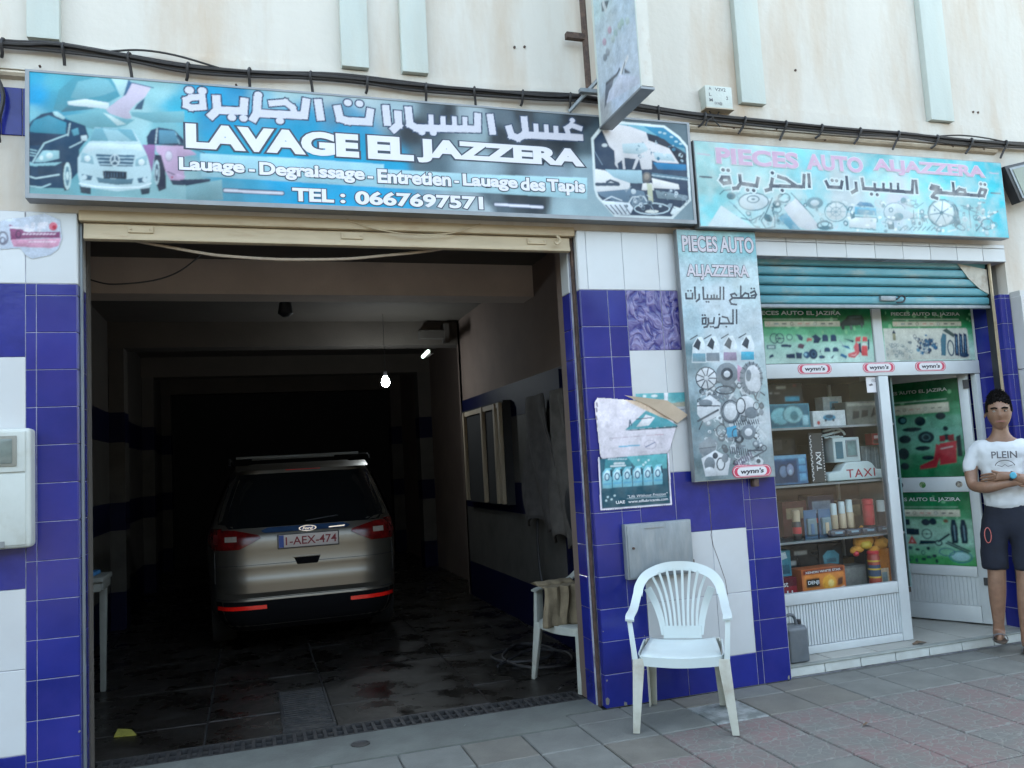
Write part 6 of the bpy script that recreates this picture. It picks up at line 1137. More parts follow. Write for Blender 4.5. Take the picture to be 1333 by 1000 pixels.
# pavers
m_pg=mat('grey_paver',(.118,.125,.116),.75,.18,5,(.09,.093,.087),.6,bump=.35,bsc=90,detail=10)
m_pt=mat('tan_paver',(.112,.110,.096),.75,.18,5,(.085,.088,.080),.6,bump=.35,bsc=90,detail=10)
m_pw=mat('stained_paver',(.11,.125,.12),.7,.3,14,(.24,.26,.26),.9,bump=.4,bsc=60,lo=.42,hi=.6)
def pink(name,col,c2):
    m=bpy.data.materials.new(name); m.use_nodes=True; t=m.node_tree; N=t.nodes; L=t.links; b=N['Principled BSDF']; b.inputs['Roughness'].default_value=.75
    g=N.new('ShaderNodeNewGeometry'); n0=N.new('ShaderNodeTexNoise'); n0.inputs['Scale'].default_value=14; L.new(g.outputs['Position'],n0.inputs[0])
    sc=N.new('ShaderNodeVectorMath'); sc.operation='SCALE'; sc.inputs['Scale'].default_value=.06; L.new(n0.outputs['Color'],sc.inputs[0]); ad=N.new('ShaderNodeVectorMath'); L.new(g.outputs['Position'],ad.inputs[0]); L.new(sc.outputs[0],ad.inputs[1])
    vo=N.new('ShaderNodeTexVoronoi'); vo.feature='DISTANCE_TO_EDGE'; vo.inputs['Scale'].default_value=17; L.new(ad.outputs[0],vo.inputs[0])
    mr=N.new('ShaderNodeMapRange'); mr.inputs[1].default_value=.02; mr.inputs[2].default_value=.075; L.new(vo.outputs[0],mr.inputs[0])
    nz=N.new('ShaderNodeTexNoise'); nz.inputs['Scale'].default_value=3.2; nz.inputs['Detail'].default_value=9; nz.inputs['Roughness'].default_value=.65; L.new(g.outputs['Position'],nz.inputs[0])
    cr=N.new('ShaderNodeValToRGB'); cr.color_ramp.elements[0].position=.40; cr.color_ramp.elements[0].color=(*col,1); cr.color_ramp.elements[1].position=.62; cr.color_ramp.elements[1].color=(*c2,1); L.new(nz.outputs[0],cr.inputs[0])
    mx=N.new('ShaderNodeMix'); mx.data_type='RGBA'; mx.inputs[6].default_value=(.140,.146,.136,1); L.new(mr.outputs[0],mx.inputs[0]); L.new(cr.outputs[0],mx.inputs[7]); L.new(mx.outputs[2],b.inputs['Base Color'])
    bp=N.new('ShaderNodeBump'); bp.inputs['Strength'].default_value=.5; bp.inputs['Distance'].default_value=.006; L.new(mr.outputs[0],bp.inputs['Height']); L.new(bp.outputs[0],b.inputs['Normal']); return m
m_pp=pink('worn_red_paver',(.135,.095,.093),(.105,.110,.102)); m_pp2=pink('faded_red_paver',(.124,.102,.098),(.105,.110,.104))
def slab_mesh(w,d,h,m,ch=.006):
    me=bpy.data.meshes.new('paver'); a,b=w/2,d/2
    v=[(-a,-b,-h),(a,-b,-h),(a,b,-h),(-a,b,-h),(-a,-b,-ch),(a,-b,-ch),(a,b,-ch),(-a,b,-ch),(-a+ch,-b+ch,0),(a-ch,-b+ch,0),(a-ch,b-ch,0),(-a+ch,b-ch,0)]
    f=[(8,9,10,11)]+[(i,(i+1)%4,(i+1)%4+4,i+4) for i in range(4)]+[(i+4,(i+1)%4+4,(i+1)%4+8,i+8) for i in range(4)]
    me.from_pydata(v,[],f); me.materials.append(m); return me
P_=.3555; PM={}
def paver(x0,x1,y0,y1,m,par,z=0,h=.03,g=.0035,nm='paver'):
    k=(round(x1-x0,4),round(y1-y0,4),m.name)
    if k not in PM: PM[k]=slab_mesh(x1-x0-2*g,y1-y0-2*g,h,m)
    o=new_obj(nm,PM[k],par); o.location=((x0+x1)/2,(y0+y1)/2,z+random.uniform(-.0022,.0012)); o.rotation_euler=(R(random.uniform(-.35,.35)),R(random.uniform(-.35,.35)),0)
ysr=[-.004,-.21]+[-.21-P_*k for k in range(1,9)]
for r in range(len(ysr)-1):
    y1,y0=ysr[r],ysr[r+1]
    for k in range(-8,17):
        x0=1.795+P_*(k-1)
        if r==0 and x0<1.79: continue
        g=r<=1 or (r==2 and x0<1.8 and x0>.9)
        if y0<-2.3 and (x0>5 or x0<0): continue
        rr=random.random()
        if r==1 and k==3: rr=2
        m=m_pw if rr==2 else (m_pg if rr<.6 else m_pt) if g else (m_pp if rr<.6 else m_pp2 if rr<.9 else m_pg)
        paver(x0,x0+P_,y0,y1,m,pave)
# concrete threshold strip in front of the garage
thr=struct(M().box(-1.05,1.79,-.206,.0,-.1,.004).box(-.86,2.04,.0,.25,-.1,.004),'threshold',mat('smooth_concrete',(.10,.11,.10),.7,.2,4,(.075,.075,.07),.7,bump=.3,bsc=50))
# garage floor slabs
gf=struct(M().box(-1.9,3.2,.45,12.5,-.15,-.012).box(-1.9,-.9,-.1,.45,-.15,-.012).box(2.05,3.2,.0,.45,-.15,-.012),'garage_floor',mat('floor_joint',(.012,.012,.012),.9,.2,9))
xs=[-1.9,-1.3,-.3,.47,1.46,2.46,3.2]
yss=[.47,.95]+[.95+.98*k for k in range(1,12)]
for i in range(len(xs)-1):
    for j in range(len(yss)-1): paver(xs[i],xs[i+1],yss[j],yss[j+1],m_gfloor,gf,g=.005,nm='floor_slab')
# shallow pools left by washing
rnd=random.Random(5)
pud=M()
for cx,cy,rx,ry in ((1.5,2.6,.35,.55),(1.45,1.9,.22,.3),(1.9,3.3,.3,.5),(.9,1.6,.18,.2),(1.2,3.6,.25,.4),(1.75,1.5,.12,.18),(.3,1.9,.25,.18)):
    pts=[(cx+rx*math.cos(a)*rnd.uniform(.6,1.1),cy+ry*math.sin(a)*rnd.uniform(.6,1.1)) for a in [2*math.pi*k/22 for k in range(22)]]
    pud.plate(pts,.0015,.004)
pass
# garage shell
struct(M().box(2.5,2.62,.25,5,0,3.33).box(2.75,2.87,5,12.5,0,3.33).box(2.5,2.87,4.9,5.06,0,3.33).box(2.05,2.5,.24,.36,0,3.33),'garage_wall_right',mat('warm_lit_plaster',(.13,.095,.078),.9,.12,2,(.09,.065,.055),.5))  # warm light caught by this wall is put into its plaster colour
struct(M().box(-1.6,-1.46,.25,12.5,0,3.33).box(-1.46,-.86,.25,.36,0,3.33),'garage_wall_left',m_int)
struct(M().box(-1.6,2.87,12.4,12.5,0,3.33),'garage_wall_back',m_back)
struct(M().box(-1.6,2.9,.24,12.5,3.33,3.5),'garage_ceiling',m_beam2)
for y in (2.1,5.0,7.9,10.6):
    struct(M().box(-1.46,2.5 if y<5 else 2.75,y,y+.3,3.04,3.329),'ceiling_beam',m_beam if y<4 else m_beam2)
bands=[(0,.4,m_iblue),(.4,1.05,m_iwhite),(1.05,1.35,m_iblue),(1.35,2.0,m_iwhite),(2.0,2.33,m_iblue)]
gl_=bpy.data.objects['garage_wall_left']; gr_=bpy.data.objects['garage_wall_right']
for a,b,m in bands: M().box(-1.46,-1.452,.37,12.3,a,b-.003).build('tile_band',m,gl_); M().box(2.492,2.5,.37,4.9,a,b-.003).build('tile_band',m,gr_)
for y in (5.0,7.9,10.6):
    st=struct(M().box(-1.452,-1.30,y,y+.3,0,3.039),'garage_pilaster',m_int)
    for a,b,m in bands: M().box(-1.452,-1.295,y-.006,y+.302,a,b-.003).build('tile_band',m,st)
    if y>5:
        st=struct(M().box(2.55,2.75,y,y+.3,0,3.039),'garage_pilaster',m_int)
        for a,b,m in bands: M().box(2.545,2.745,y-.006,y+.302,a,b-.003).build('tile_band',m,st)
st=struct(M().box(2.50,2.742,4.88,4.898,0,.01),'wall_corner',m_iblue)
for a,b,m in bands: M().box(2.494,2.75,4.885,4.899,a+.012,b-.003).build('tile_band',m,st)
# dark back partition, closed so no stray glint shows behind it
struct(M().box(-1.45,2.74,11.2,11.3,0,3.32),'garage_partition',m_back)
# shop shell
shf=struct(M().box(3.43,5.6,.062,4.2,-.1,.055),'shop_floor',m_grout)
m_ftile=mat('pale_floor_tile',(.30,.30,.27),.45,.12,3,(.2,.19,.17),.5,rvar=.1)
for i in range(6):
    for j in range(8):
        x0=3.43+.4*i; y0=.105+.5*j
        paver(x0,min(x0+.4,5.6),y0,min(y0+.5,4.2),m_ftile,shf,z=.068,h=.014,g=.0015,nm='floor_tile')
m_step=mat('white_step_tile',(.47,.50,.48),.35,.1,5,(.3,.29,.26),.5)
for i in range(8):
    x0=3.43+.30*i; x1=min(x0+.30,5.62)
    if x1-x0>.03: M().box(x0+.004,x1-.003,.048,.062,.0,.058).build('step_tile',m_step,shf,bevel=.002,seg=1)
M().box(3.43,5.62,.044,.10,.0585,.069).build('nosing',mat('step_nosing',(.22,.24,.22),.6,.2,6),shf,bevel=.003)
struct(M().box(3.30,3.43,.25,4.2,0,3.2),'shop_wall_left',mat('shop_plaster',(.35,.33,.29),.8,.08,2))
struct(M().box(5.60,5.72,.42,4.2,0,3.2).box(5.72,9,.1,.3,0,3.2),'shop_wall_right',MATS['shop_plaster'])
struct(M().box(3.30,5.72,4.2,4.3,0,3.2),'shop_wall_back',MATS['shop_plaster'])
struct(M().box(3.30,5.72,.25,4.3,2.9,3.0),'shop_ceiling',MATS['shop_plaster'])
# unseen building added across the street, darkened to keep window reflections dim
ob=thing('unseen_building','plain dark unseen building added across the road for dim reflections','building',(3,-20,0))
m_och=mat('dim_reflection_front',(.028,.030,.024),.95,.3,1)
M().box(-30,40,-26,-20,0,7.5).build('wall',m_och,ob)
for i in range(14):
    for j in range(2): M().box(-26+4.6*i,-24.6+4.6*i,-20.0,-19.9,1.0+3.3*j,2.5+3.3*j).build('window',m_dark,ob)
# ------------------------------------------------ the building
B=thing('building','cream plastered building with blue and white tiled piers around garage and shop openings','building',(2,0,0))
# upper wall with lintel zones; openings garage x -.866..2.05 z<2.96 ; shop x 3.43..5.6 z<2.9
M().box(-9,12,.012,.25,3.04,9).build('upper_wall',m_plaster,B)
M().box(-9,12,.25,13,8.6,8.8).build('roof',m_plaster,B)  # unseen roof and walls, built high and deep to shade the street
M().box(-9,-8.7,.25,13,3,8.6).box(11.7,12,.25,13,0,8.6).box(-9,12,12.8,13,0,8.6).build('side_wall',m_plaster,B)
M().box(-9,-1.7,.10,.25,0,3.04).build('lower_wall',m_plaster,B)
M().box(5.705,12,.012,.1,0,3.04).build('lower_wall',m_plaster,B)
for x0,x1 in ((-1.10,-.94),(.59,.755),(.96,1.125),(2.46,2.66),(3.385,3.585),(5.07,5.295),(-1.95,-1.78)):
    M().box(x0,x1,-.045,.012,4.0,8.2).build('rib',m_rib,B,bevel=.006)
M().prism_x([(.012,3.775),(-.018,3.785),(-.03,3.80),(-.018,3.815),(.012,3.83)],-9,5.72).build('ledge',m_ledge,B)
M().box(-9,12,-.006,.012,3.83,3.995).build('band',m_plaster,B)
# backing for the tiles (grout shows in the joints)
for a,b,c,e in ((-1.7,-.872,.25,3.04),(2.073,3.424,.25,3.04),(5.606,5.705,.42,2.645)): M().box(a,b,.0032,c,0,e).build('pier_core',m_grout,B)
M().box(3.424,5.705,.006,.2,2.902,3.04).build('lintel_core',m_grout,B)
TM={}
def tile(x0,x1,z0,z1,m,axis='f',plane=0,th=.008,g=.0016):
    w,h=x1-x0-2*g,z1-z0-2*g; key=(round(w,4),round(h,4),m.name,axis)
    if key not in TM:
        a,b,c=w/2,h/2,.0025; me=bpy.data.meshes.new('tile')
        v=[(-a,th,-b),(a,th,-b),(a,th,b),(-a,th,b),(-a,c,-b),(a,c,-b),(a,c,b),(-a,c,b),(-a+c,0,-b+c),(a-c,0,-b+c),(a-c,0,b-c),(-a+c,0,b-c)]
        if axis=='l': v=[(-y,x,z) for x,y,z in v]     # faces +x
        if axis=='r': v=[(y,-x,z) for x,y,z in v]     # faces -x
        f=[(8,9,10,11)]+[(i,(i+1)%4,(i+1)%4+4,i+4) for i in range(4)]+[(i+4,(i+1)%4+4,(i+1)%4+8,i+8) for i in range(4)]
        me.from_pydata(v,[],f); me.materials.append(m); TM[key]=me
    o=new_obj('tile',TM[key],B); q=((x0+x1)/2,plane,(z0+z1)/2) if axis=='f' else (plane,(x0+x1)/2,(z0+z1)/2)
    o.location=(q[0]-2,q[1]+random.uniform(-.0006,.0004),q[2]); e=R(random.uniform(-.18,.18)); o.rotation_euler=(e,0,R(random.uniform(-.18,.18))) if axis=='f' else (0,e,R(random.uniform(-.15,.15)))
def zrow(z0,top,st=.2,first=0): 
    r=[0.0]; z=z0
    while z<top-.02: r.append(z); z+=st
    r.append(top); return r
lz=zrow(.181,2.645)
for a,b in zip(lz,lz[1:]): tile(-1.064,-.868,a,b,m_blue); tile(-1.115,-1.064,a,b,m_blue); 
for a,b in zip(lz,lz[1:]): tile(.004,.10,a,b,m_blue,'l',-.866); tile(.102,.248,a,b,m_blue,'l',-.866)
for a,b in ((2.645,3.04),): tile(-1.115,-.868,a,b,m_white); tile(-1.365,-1.115,a,b,m_white); tile(-1.62,-1.365,a,b,m_white); tile(.004,.248,a,b,m_white,'l',-.866)
for a,b,m in ((0,.222,m_deco2),(.222,.643,m_white),(.643,1.046,m_white),(1.046,1.45,m_deco2),(1.45,1.85,m_white),(1.85,2.25,m_white),(2.25,2.645,m_deco2)):
    for x0,x1 in ((-1.365,-1.115),(-1.62,-1.365)): tile(x0,x1,a,b,m)
for x0 in (-1.23,-1.43): 
    for z0 in (3.46,): tile(x0,x0+.1,z0,z0+.27,m_deco2,plane=.004); tile(x0+.1,x0+.2,z0,z0+.27,m_deco2,plane=.004)
rz=zrow(.201,2.405)[:-1]+[2.401,2.645]
for a,b in zip(rz,rz[1:]): tile(2.069,2.263,a,b,m_blue); tile(2.263,2.395,a,b,m_blue); tile(.004,.055,a,b,m_blue,'r',2.067); tile(.10,.235,a,b,m_blue,'r',2.035)
tile(.004,.055,2.645,3.03,m_white,'r',2.067); tile(.10,.235,2.645,3.03,m_white,'r',2.035)
M().box(2.043,2.073,.095,.24,0,3.03).build('jamb_core',m_grout,B)
gx=[2.069,2.131,2.391,2.652,2.909,3.166,3.424]
for a,b in zip(gx,gx[1:]): tile(a,b,2.645,3.04,m_white)
for x0,x1 in ((2.395,2.652),(2.652,2.901),(2.901,3.166)):
    for a,b,m in ((0,.21,m_blue),(.21,.61,m_white),(.61,1.03,m_white),(1.03,1.43,m_deco2),(1.43,1.84,m_white),(1.84,2.24,m_white),(2.24,2.645,m_deco)): tile(x0,x1,a,b,m)
sz=zrow(.214,2.645)
for a,b in zip(sz,sz[1:]): tile(3.166,3.214,a,b,m_blue); tile(3.214,3.422,a,b,m_blue)
for a,b in zip(sz,sz[1:]): tile(.004,.10,max(a,.07),b,m_blue,'r',5.60); tile(.10,.41,max(a,.07),b,m_blue,'r',5.604); tile(5.602,5.655,a,b,m_blue); tile(5.655,5.704,a,b,m_blue)
x=3.424
while x<5.70:
    tile(x,min(x+.257,5.705),2.902,3.008,m_white); tile(x,min(x+.257,5.705),3.008,3.04,m_white); x+=.257
# crack in the pier tiles
M().tube([(2.905,-.0005,1.27),(2.90,-.0005,1.03),(2.893,-.0005,1.0),(2.905,-.0005,.93),(2.94,-.0005,.82),(2.975,-.0005,.70),(2.985,-.0005,.6)],.0018,4).build('crack',mat('crack_line',(.12,.09,.08),.9),B)
for i in range(19):
    x=-1.1+.37*i+random.uniform(-.08,.08); z=3.80+random.uniform(-.025,.05); M().lathe([(.007,0),(.007,-.012),(.002,-.016)],(x,-.02,z),6,'y').build('nail',m_rust,B)
for x,z in ((1.72,4.26),(1.79,4.27),(5.55,4.12),(5.60,4.12),(3.9,4.31)): M().lathe([(.009,0),(.009,-.008)],(x,.012,z),6,'y').build('wall_plug',m_rust,B)
rn=random.Random(21)
m_chip=mat('bare_mortar',(.17,.165,.15),.95,.2,30)
for cx,cz,r_ in ((2.078,.04,.020),(2.082,.17,.006),(2.20,.012,.012),(2.079,.47,.004),(3.40,.02,.010),(-.872,.30,.006),(2.36,.41,.003)):
    M().prism([(max(2.069 if cx>2 else -9,cx+r_*rn.uniform(.5,1.2)*math.cos(a)),max(.002,cz+1.4*r_*rn.uniform(.5,1.2)*math.sin(a))) for a in [2*math.pi*k/9 for k in range(9)]],-.0012,.004).build('chip',m_chip,B)
# white corner column of the next building
nb=thing('corner_column','white stone-faced column at the far right beside the shop entrance','column',(5.95,-.09,0))
m_col=mat('white_stone_cladding',(.46,.47,.46),.4,.06,3,(.36,.35,.33),.4)
for a,b in ((0,.5),(.5,1.0),(1.0,1.5),(1.5,2.05),(2.05,2.62)): M().box(5.712,5.80,-.09,.01,a+.002,b-.002).box(5.803,6.4,-.09,.01,a+.002,b-.002).build('panel',m_col,nb,bevel=.003,seg=1)
M().box(5.715,6.39,-.08,.01,2.615,2.66).build('cap',m_col,nb)
# ------------------------------------------------ garage roller shutter
G=thing('roller_shutter','beige rolled-up garage shutter with a rusty bottom bar over the wide opening','shutter',(.6,.05,2.9))
M().box(-.86,2.06,.0,.20,3.0,3.06).build('housing',m_beige,G,bevel=.008)
M().prism_x([(.045,3.0),(.03,2.992),(.028,2.94),(.022,2.925),(.022,2.905),(.06,2.90),(.075,2.94),(.075,3.0)],-.84,2.03).build('bottom_bar',m_beige,G,bevel=.003)
M().prism_x([(.01,3.035),(.004,3.03),(.004,3.022),(.01,3.018)],-.84,2.04).build('groove_lip',m_rust,G)
for x in (-.55,.62,1.80): M().box(x-.065,x+.065,.018,.03,2.945,2.985).box(x-.055,x-.045,.012,.02,2.96,2.97).box(x+.045,x+.055,.012,.02,2.96,2.97).build('bracket',m_beige,G,bevel=.003)
M().tube(crv([(1.93,.0,3.0),(1.95,-.01,2.97),(1.93,-.01,2.94),(1.91,-.01,2.95)]),.008,6).build('hook',m_beige,G)
M().box(-.864,-.852,.06,.09,0,3.0).build('guide_rail',m_galv,G); M().box(2.048,2.064,.062,.084,0,3.0).build('guide_rail',m_rust,G)
# ------------------------------------------------ shop shutter
H=thing('shop_shutter','sky blue roller shutter half lowered above the shop display','shutter',(4.5,.1,2.55))
for k in range(5):
    z=2.575+.072*k
    M().prism_x([(.10,z),(.085,z+.012),(.082,z+.05),(.092,z+.062),(.102,z+.066),(.112,z+.05),(.112,z)],3.44,5.585).build('slat',m_slat,H,bevel=.002,seg=1,smooth=True)
M().box(3.44,5.585,.08,.12,2.548,2.572).build('bottom_bar',m_galv,H,bevel=.003)
M().box(4.52,4.66,.06,.085,2.60,2.635).build('lock_plate',m_galv,H,bevel=.003)
M().tube(crv([(4.66,.06,2.61),(4.70,.05,2.635),(4.73,.05,2.62),(4.71,.05,2.59),(4.66,.06,2.585)]),.007,6).build('handle',m_dark,H)
M().prism([(5.585,2.86),(5.30,2.9),(5.40,2.78),(5.50,2.70),(5.585,2.66)],.078,.081).build('paint_wear',m_slatw,H)
M().box(3.43,3.45,.06,.13,.07,2.9).build('guide_rail',m_beige,H); M().box(5.588,5.60,.05,.068,.07,2.9).build('guide_rail',m_beige,H); M().box(5.592,5.60,.068,.13,.07,2.9).build('rail_channel',m_dark,H)
# ------------------------------------------------ sign boards
def bits(items,x0,x1,z0,z1,n,s0,s1,cols,seed):
    r=random.Random(seed); new=[]
    for k in range(n):
        cx,cz,s_=r.uniform(x0,x1),r.uniform(z0,z1),r.uniform(s0,s1); c=r.choice(cols); t=r.random()
        if t<.45:
            new.append(('p',c,0,[(cx+s_*r.uniform(.7,1.1)*math.cos(a),cz+s_*r.uniform(.6,1)*math.sin(a)) for a in [2*math.pi*i/9 for i in range(9)]])); c2=r.choice(cols); new.append(('p',c2,0,[(cx+s_*.45*math.cos(a),cz+s_*.4*math.sin(a)) for a in [2*math.pi*i/8 for i in range(8)]]))
        elif t<.75: new.append(('l',c,s_*.25,[(cx+s_*math.cos(a),cz+s_*.9*math.sin(a)) for a in [r.random()*3+2*math.pi*i/12 for i in range(r.randint(5,12))]]))
        else:
            a=r.random()*3.1; new.append(('l',c,s_*.35,[(cx-s_*1.3*math.cos(a),cz-s_*1.3*math.sin(a)),(cx+s_*1.3*math.cos(a),cz+s_*1.3*math.sin(a))]))
    return new+items
gy=[(60,68,76),(95,105,112),(140,150,156),(180,188,192),(205,212,216),(120,130,138)]
ART_VERT=bits(ART_VERT,2.84,3.32,1.44,2.04,190,.010,.042,gy,3)
ART_PIECES=bits(ART_PIECES,3.12,5.5,3.09,3.29,200,.010,.036,[(120,155,162),(160,190,194),(200,214,216),(85,125,136),(185,200,204),(140,180,190)],5)
ART_MAIN=ART_MAIN[:]; _k=[i for i,q_ in enumerate(ART_MAIN) if q_[0]=='s'][-1]; ART_MAIN+=bits([],2.37,2.84,3.16,3.30,45,.006,.022,[(45,60,75),(90,110,125),(200,212,220),(140,158,170)],7)+bits([],2.45,2.82,3.50,3.62,26,.005,.016,[(235,238,242),(200,222,230),(60,120,150)],8)
m_lw=mat('white_lettering',(.60,.60,.64),.4,.03,9); m_lo=mat('slate_outline',(.022,.035,.06),.45,.1,9)
sg=thing('shop_sign','long turquoise car wash sign with white lettering and pictures of washed cars over the garage','sign',(.9,-.12,3.07))
X0,X1,Z0,Z1=-1.0875,2.894,3.074,3.778
board('panel',sg,X0+.02,X1-.02,Z0+.025,Z1-.012,-.1245,860,ART_MAIN_BG,ART_MAIN,m_sign,.68,.03)
M().box(X0,X1,-.128,-.03,Z0,Z0+.025).box(X0,X1,-.128,-.03,Z1-.012,Z1).box(X0,X0+.02,-.128,-.03,Z0+.025,Z1-.012).box(X1-.02,X1,-.128,-.03,Z0+.025,Z1-.012).box(X0+.02,X1-.02,-.11,-.04,Z0+.025,Z1-.012).build('frame',m_frame,sg)
y=-.1275
letters('lettering',sg,'LAVAGE',-.297,.660,3.394,3.539,y,m_lw,.058,m_lo,.045)
letters('lettering',sg,'EL',.713,.988,3.394,3.539,y,m_lw,.058,m_lo,.045)
letters('lettering',sg,'JAZZERA',1.008,2.104,3.390,3.539,y,m_lw,.058,m_lo,.045)
letters('lettering',sg,'Lauage',-.334,.012,3.247,3.340,y,m_lw,.04,m_lo,.045)
letters('lettering',sg,'-',.035,.068,3.278,3.292,y,m_lw,.04,m_lo,.045)
letters('lettering',sg,'Degraissage',.092,.688,3.240,3.338,y,m_lw,.04,m_lo,.045)
letters('lettering',sg,'-',.705,.738,3.273,3.287,y,m_lw,.04,m_lo,.045)
letters('lettering',sg,'Entretien',.764,1.212,3.248,3.334,y,m_lw,.04,m_lo,.045)
letters('lettering',sg,'-',1.232,1.262,3.273,3.287,y,m_lw,.04,m_lo,.045)
letters('lettering',sg,'Lauage',1.286,1.640,3.236,3.334,y,m_lw,.04,m_lo,.045)
letters('lettering',sg,'des',1.660,1.825,3.245,3.330,y,m_lw,.04,m_lo,.045)
letters('lettering',sg,'Tapis',1.838,2.097,3.228,3.330,y,m_lw,.04,m_lo,.045)
letters('lettering',sg,'TEL :',.270,.570,3.115,3.195,y,m_lw,.04,m_lo,.04)
letters('lettering',sg,'0667697571',.627,1.409,3.110,3.195,y,m_lw,.04,m_lo,.04)
sp=thing('shop_sign','faded pale turquoise auto parts sign with pink lettering above the shop shutter','sign',(4.27,-.12,3.055))
X0,X1,Z0,Z1=2.916,5.622,3.056,3.659
board('panel',sp,X0+.006,X1-.006,Z0+.006,Z1-.006,-.1245,520,ART_PIECES_BG,ART_PIECES,m_bleach,.82,.03)
M().box(X0,X1,-.122,-.05,Z0,Z1).build('frame',m_frame,sp)
m_pk=mat('faded_pink_lettering',(.46,.30,.42),.5,.08,12,(.5,.42,.48),.4); m_plo=mat('pale_outline',(.46,.52,.54),.5,.05,9)
for b,a,c in (('PIECES',3.083,3.744),('AUTO',3.817,4.302),('ALJAZZERA',4.397,5.444)): letters('lettering',sp,b,a,c,3.503,3.617,-.1275,m_pk,.035,m_plo,.035)
sv=thing('hanging_sign','tall narrow grey sign with engine parts and oil bottles fixed on the tiled pier','sign',(3.09,-.06,1.36))
X0,X1,Z0,Z1=2.768,3.385,1.358,3.052
board('panel',sv,X0+.004,X1-.004,Z0+.006,Z1-.004,-.0645,190,ART_VERT_BG,ART_VERT,m_signf,.74,.03)
M().box(X0,X1,-.062,-.022,Z0,Z1).build('frame',m_frame,sv)
m_lp=mat('pale_mauve_lettering',(.46,.43,.47),.5,.05,12); m_gr=mat('dark_grey_print',(.085,.085,.095),.5,.1,12)
letters('lettering',sv,'PIECES AUTO',2.805,3.362,2.900,3.010,-.068,m_lp,.03,m_gr,.03)
letters('lettering',sv,'ALJAZZERA',2.823,3.306,2.706,2.812,-.068,m_lp,.03,m_gr,.03)
m_blk=mat('black_print',(.015,.015,.03),.4,.1,12); m_wred=mat('crimson_sticker',(.46,.04,.09),.35,.05,9); m_wht=mat('white_sticker',(.58,.58,.60),.35,.03,9)
def pill(cx,cz,rx,rz,n=10):
    p=[]; 
    for s_ in (1,-1):
        for i in range(n+1): 
            a=-math.pi/2+math.pi*i/n; p.append((cx+s_*((rx-rz)+rz*math.cos(a)),cz+s_*rz*math.sin(a)))
    return p
def wynns(name,par,cx,cz,rx,rz,y,top=False,label=None):
    o=M().prism(pill(cx,cz,rx,rz),y,y+.0012).build(name,m_wred,par,label=label)
    M().prism(pill(cx,cz,rx*.955,rz*.88),y-.0006,y).build('border',m_wht,o if not top else o)
    M().prism(pill(cx,cz,rx*.92,rz*.80),y-.0012,y-.0006).build('ring',m_wred,o)
    M().prism([(cx+rx*.74*math.cos(a)*1.0,cz+rz*.78*math.sin(a)) for a in [2*math.pi*k/24 for k in range(24)]] if False else pill(cx,cz,rx*.76,rz*.74),y-.0018,y-.0012).build('field',m_wht,o)
    letters('lettering',o,"wynn's",cx-rx*.60,cx+rx*.60,cz-rz*.62,cz+rz*.50,y-.0024,m_blk,.035,None,shear=.15)
    return o
wynns('badge',sv,3.203,1.405,.150,.038,-.0672)
# projecting sign
pj=thing('projecting_sign','weathered pale lightbox sign jutting out from the wall above the pier','sign',(2.27,-.45,3.69))
def y_(a): return -.15-a
M().prism_x([(-.15,3.69),(-.735,3.698),(-.735,5.9),(-.15,5.9)],2.228,2.305).build('case',mat('lightbox_casing',(.50,.49,.44),.6,.08,8,(.3,.17,.08),.6,(1,1,.6),lo=.55,hi=.75),pj)
M().box(2.22,2.31,-.742,-.14,3.676,3.69).build('base_trim',m_frame,pj); M().box(2.2245,2.228,-.16,-.145,3.69,5.9).box(2.2245,2.228,-.74,-.728,3.69,5.9).box(2.228,2.305,-.14,-.128,3.69,5.9).build('edge_trim',m_rib,pj)
board('panel',pj,-.728,-.16,3.695,5.3,2.2265,90,ART_PROJ_BG,ART_PROJ,m_signf,.72,.03,axis='x')
M().tube([(2.20,-.06,3.97),(2.185,-.06,6.0)],.022,8).box(2.06,2.20,-.08,-.04,4.32,4.36).build('post',m_rust,pj); M().box(2.11,2.30,-.13,-.09,3.93,3.955).tube([(2.06,-.03,3.83),(2.24,-.14,4.02)],.014,6).build('bracket',m_galv,pj)
# small wall box with stencilled characters
bx=thing('junction_box','small white wall box with faded black stencil characters above the cables','box',(3.17,-.03,3.92))
M().box(3.072,3.285,-.075,.012,3.925,4.085).build('case',m_rib,bx,bevel=.006); M().box(3.066,3.291,-.082,.012,3.917,3.925).build('drip_edge',m_ledge,bx)
for s_,a,b,z in (('A',3.10,3.122,4.05),('L',3.10,3.120,4.008),('M',3.10,3.126,3.968),('V2V2',3.15,3.235,4.048),('2',3.235,3.25,3.99),('D3@',3.14,3.20,3.945)): letters('lettering',bx,s_,a,b,z,z+.024,-.0757,m_gr,.01)
# floodlight at far right
fl=thing('floodlight','dark framed wall floodlight tilted at the right edge beside the parts sign','lamp',(5.85,-.15,3.45))
q=[(5.635,3.625),(5.757,3.342),(6.10,3.46),(6.03,3.72)]; ce=Vector((sum(p[0] for p in q)/4,sum(p[1] for p in q)/4))
inn=[tuple(ce+(Vector(p)-ce)*.84) for p in q]; inn2=[tuple(ce+(Vector(p)-ce)*.72) for p in q]
M().prism(q,-.14,-.06).build('housing',m_dark,fl,bevel=.006); M().prism(inn,-.147,-.141).build('rim',m_galv,fl); M().prism(inn2,-.151,-.148).build('lens',mat('greenish_lens',(.16,.19,.14),.15,.1,9),fl); M().tube([(5.85,-.06,3.52),(5.85,.012,3.52)],.02,8).build('arm',m_dark,fl)
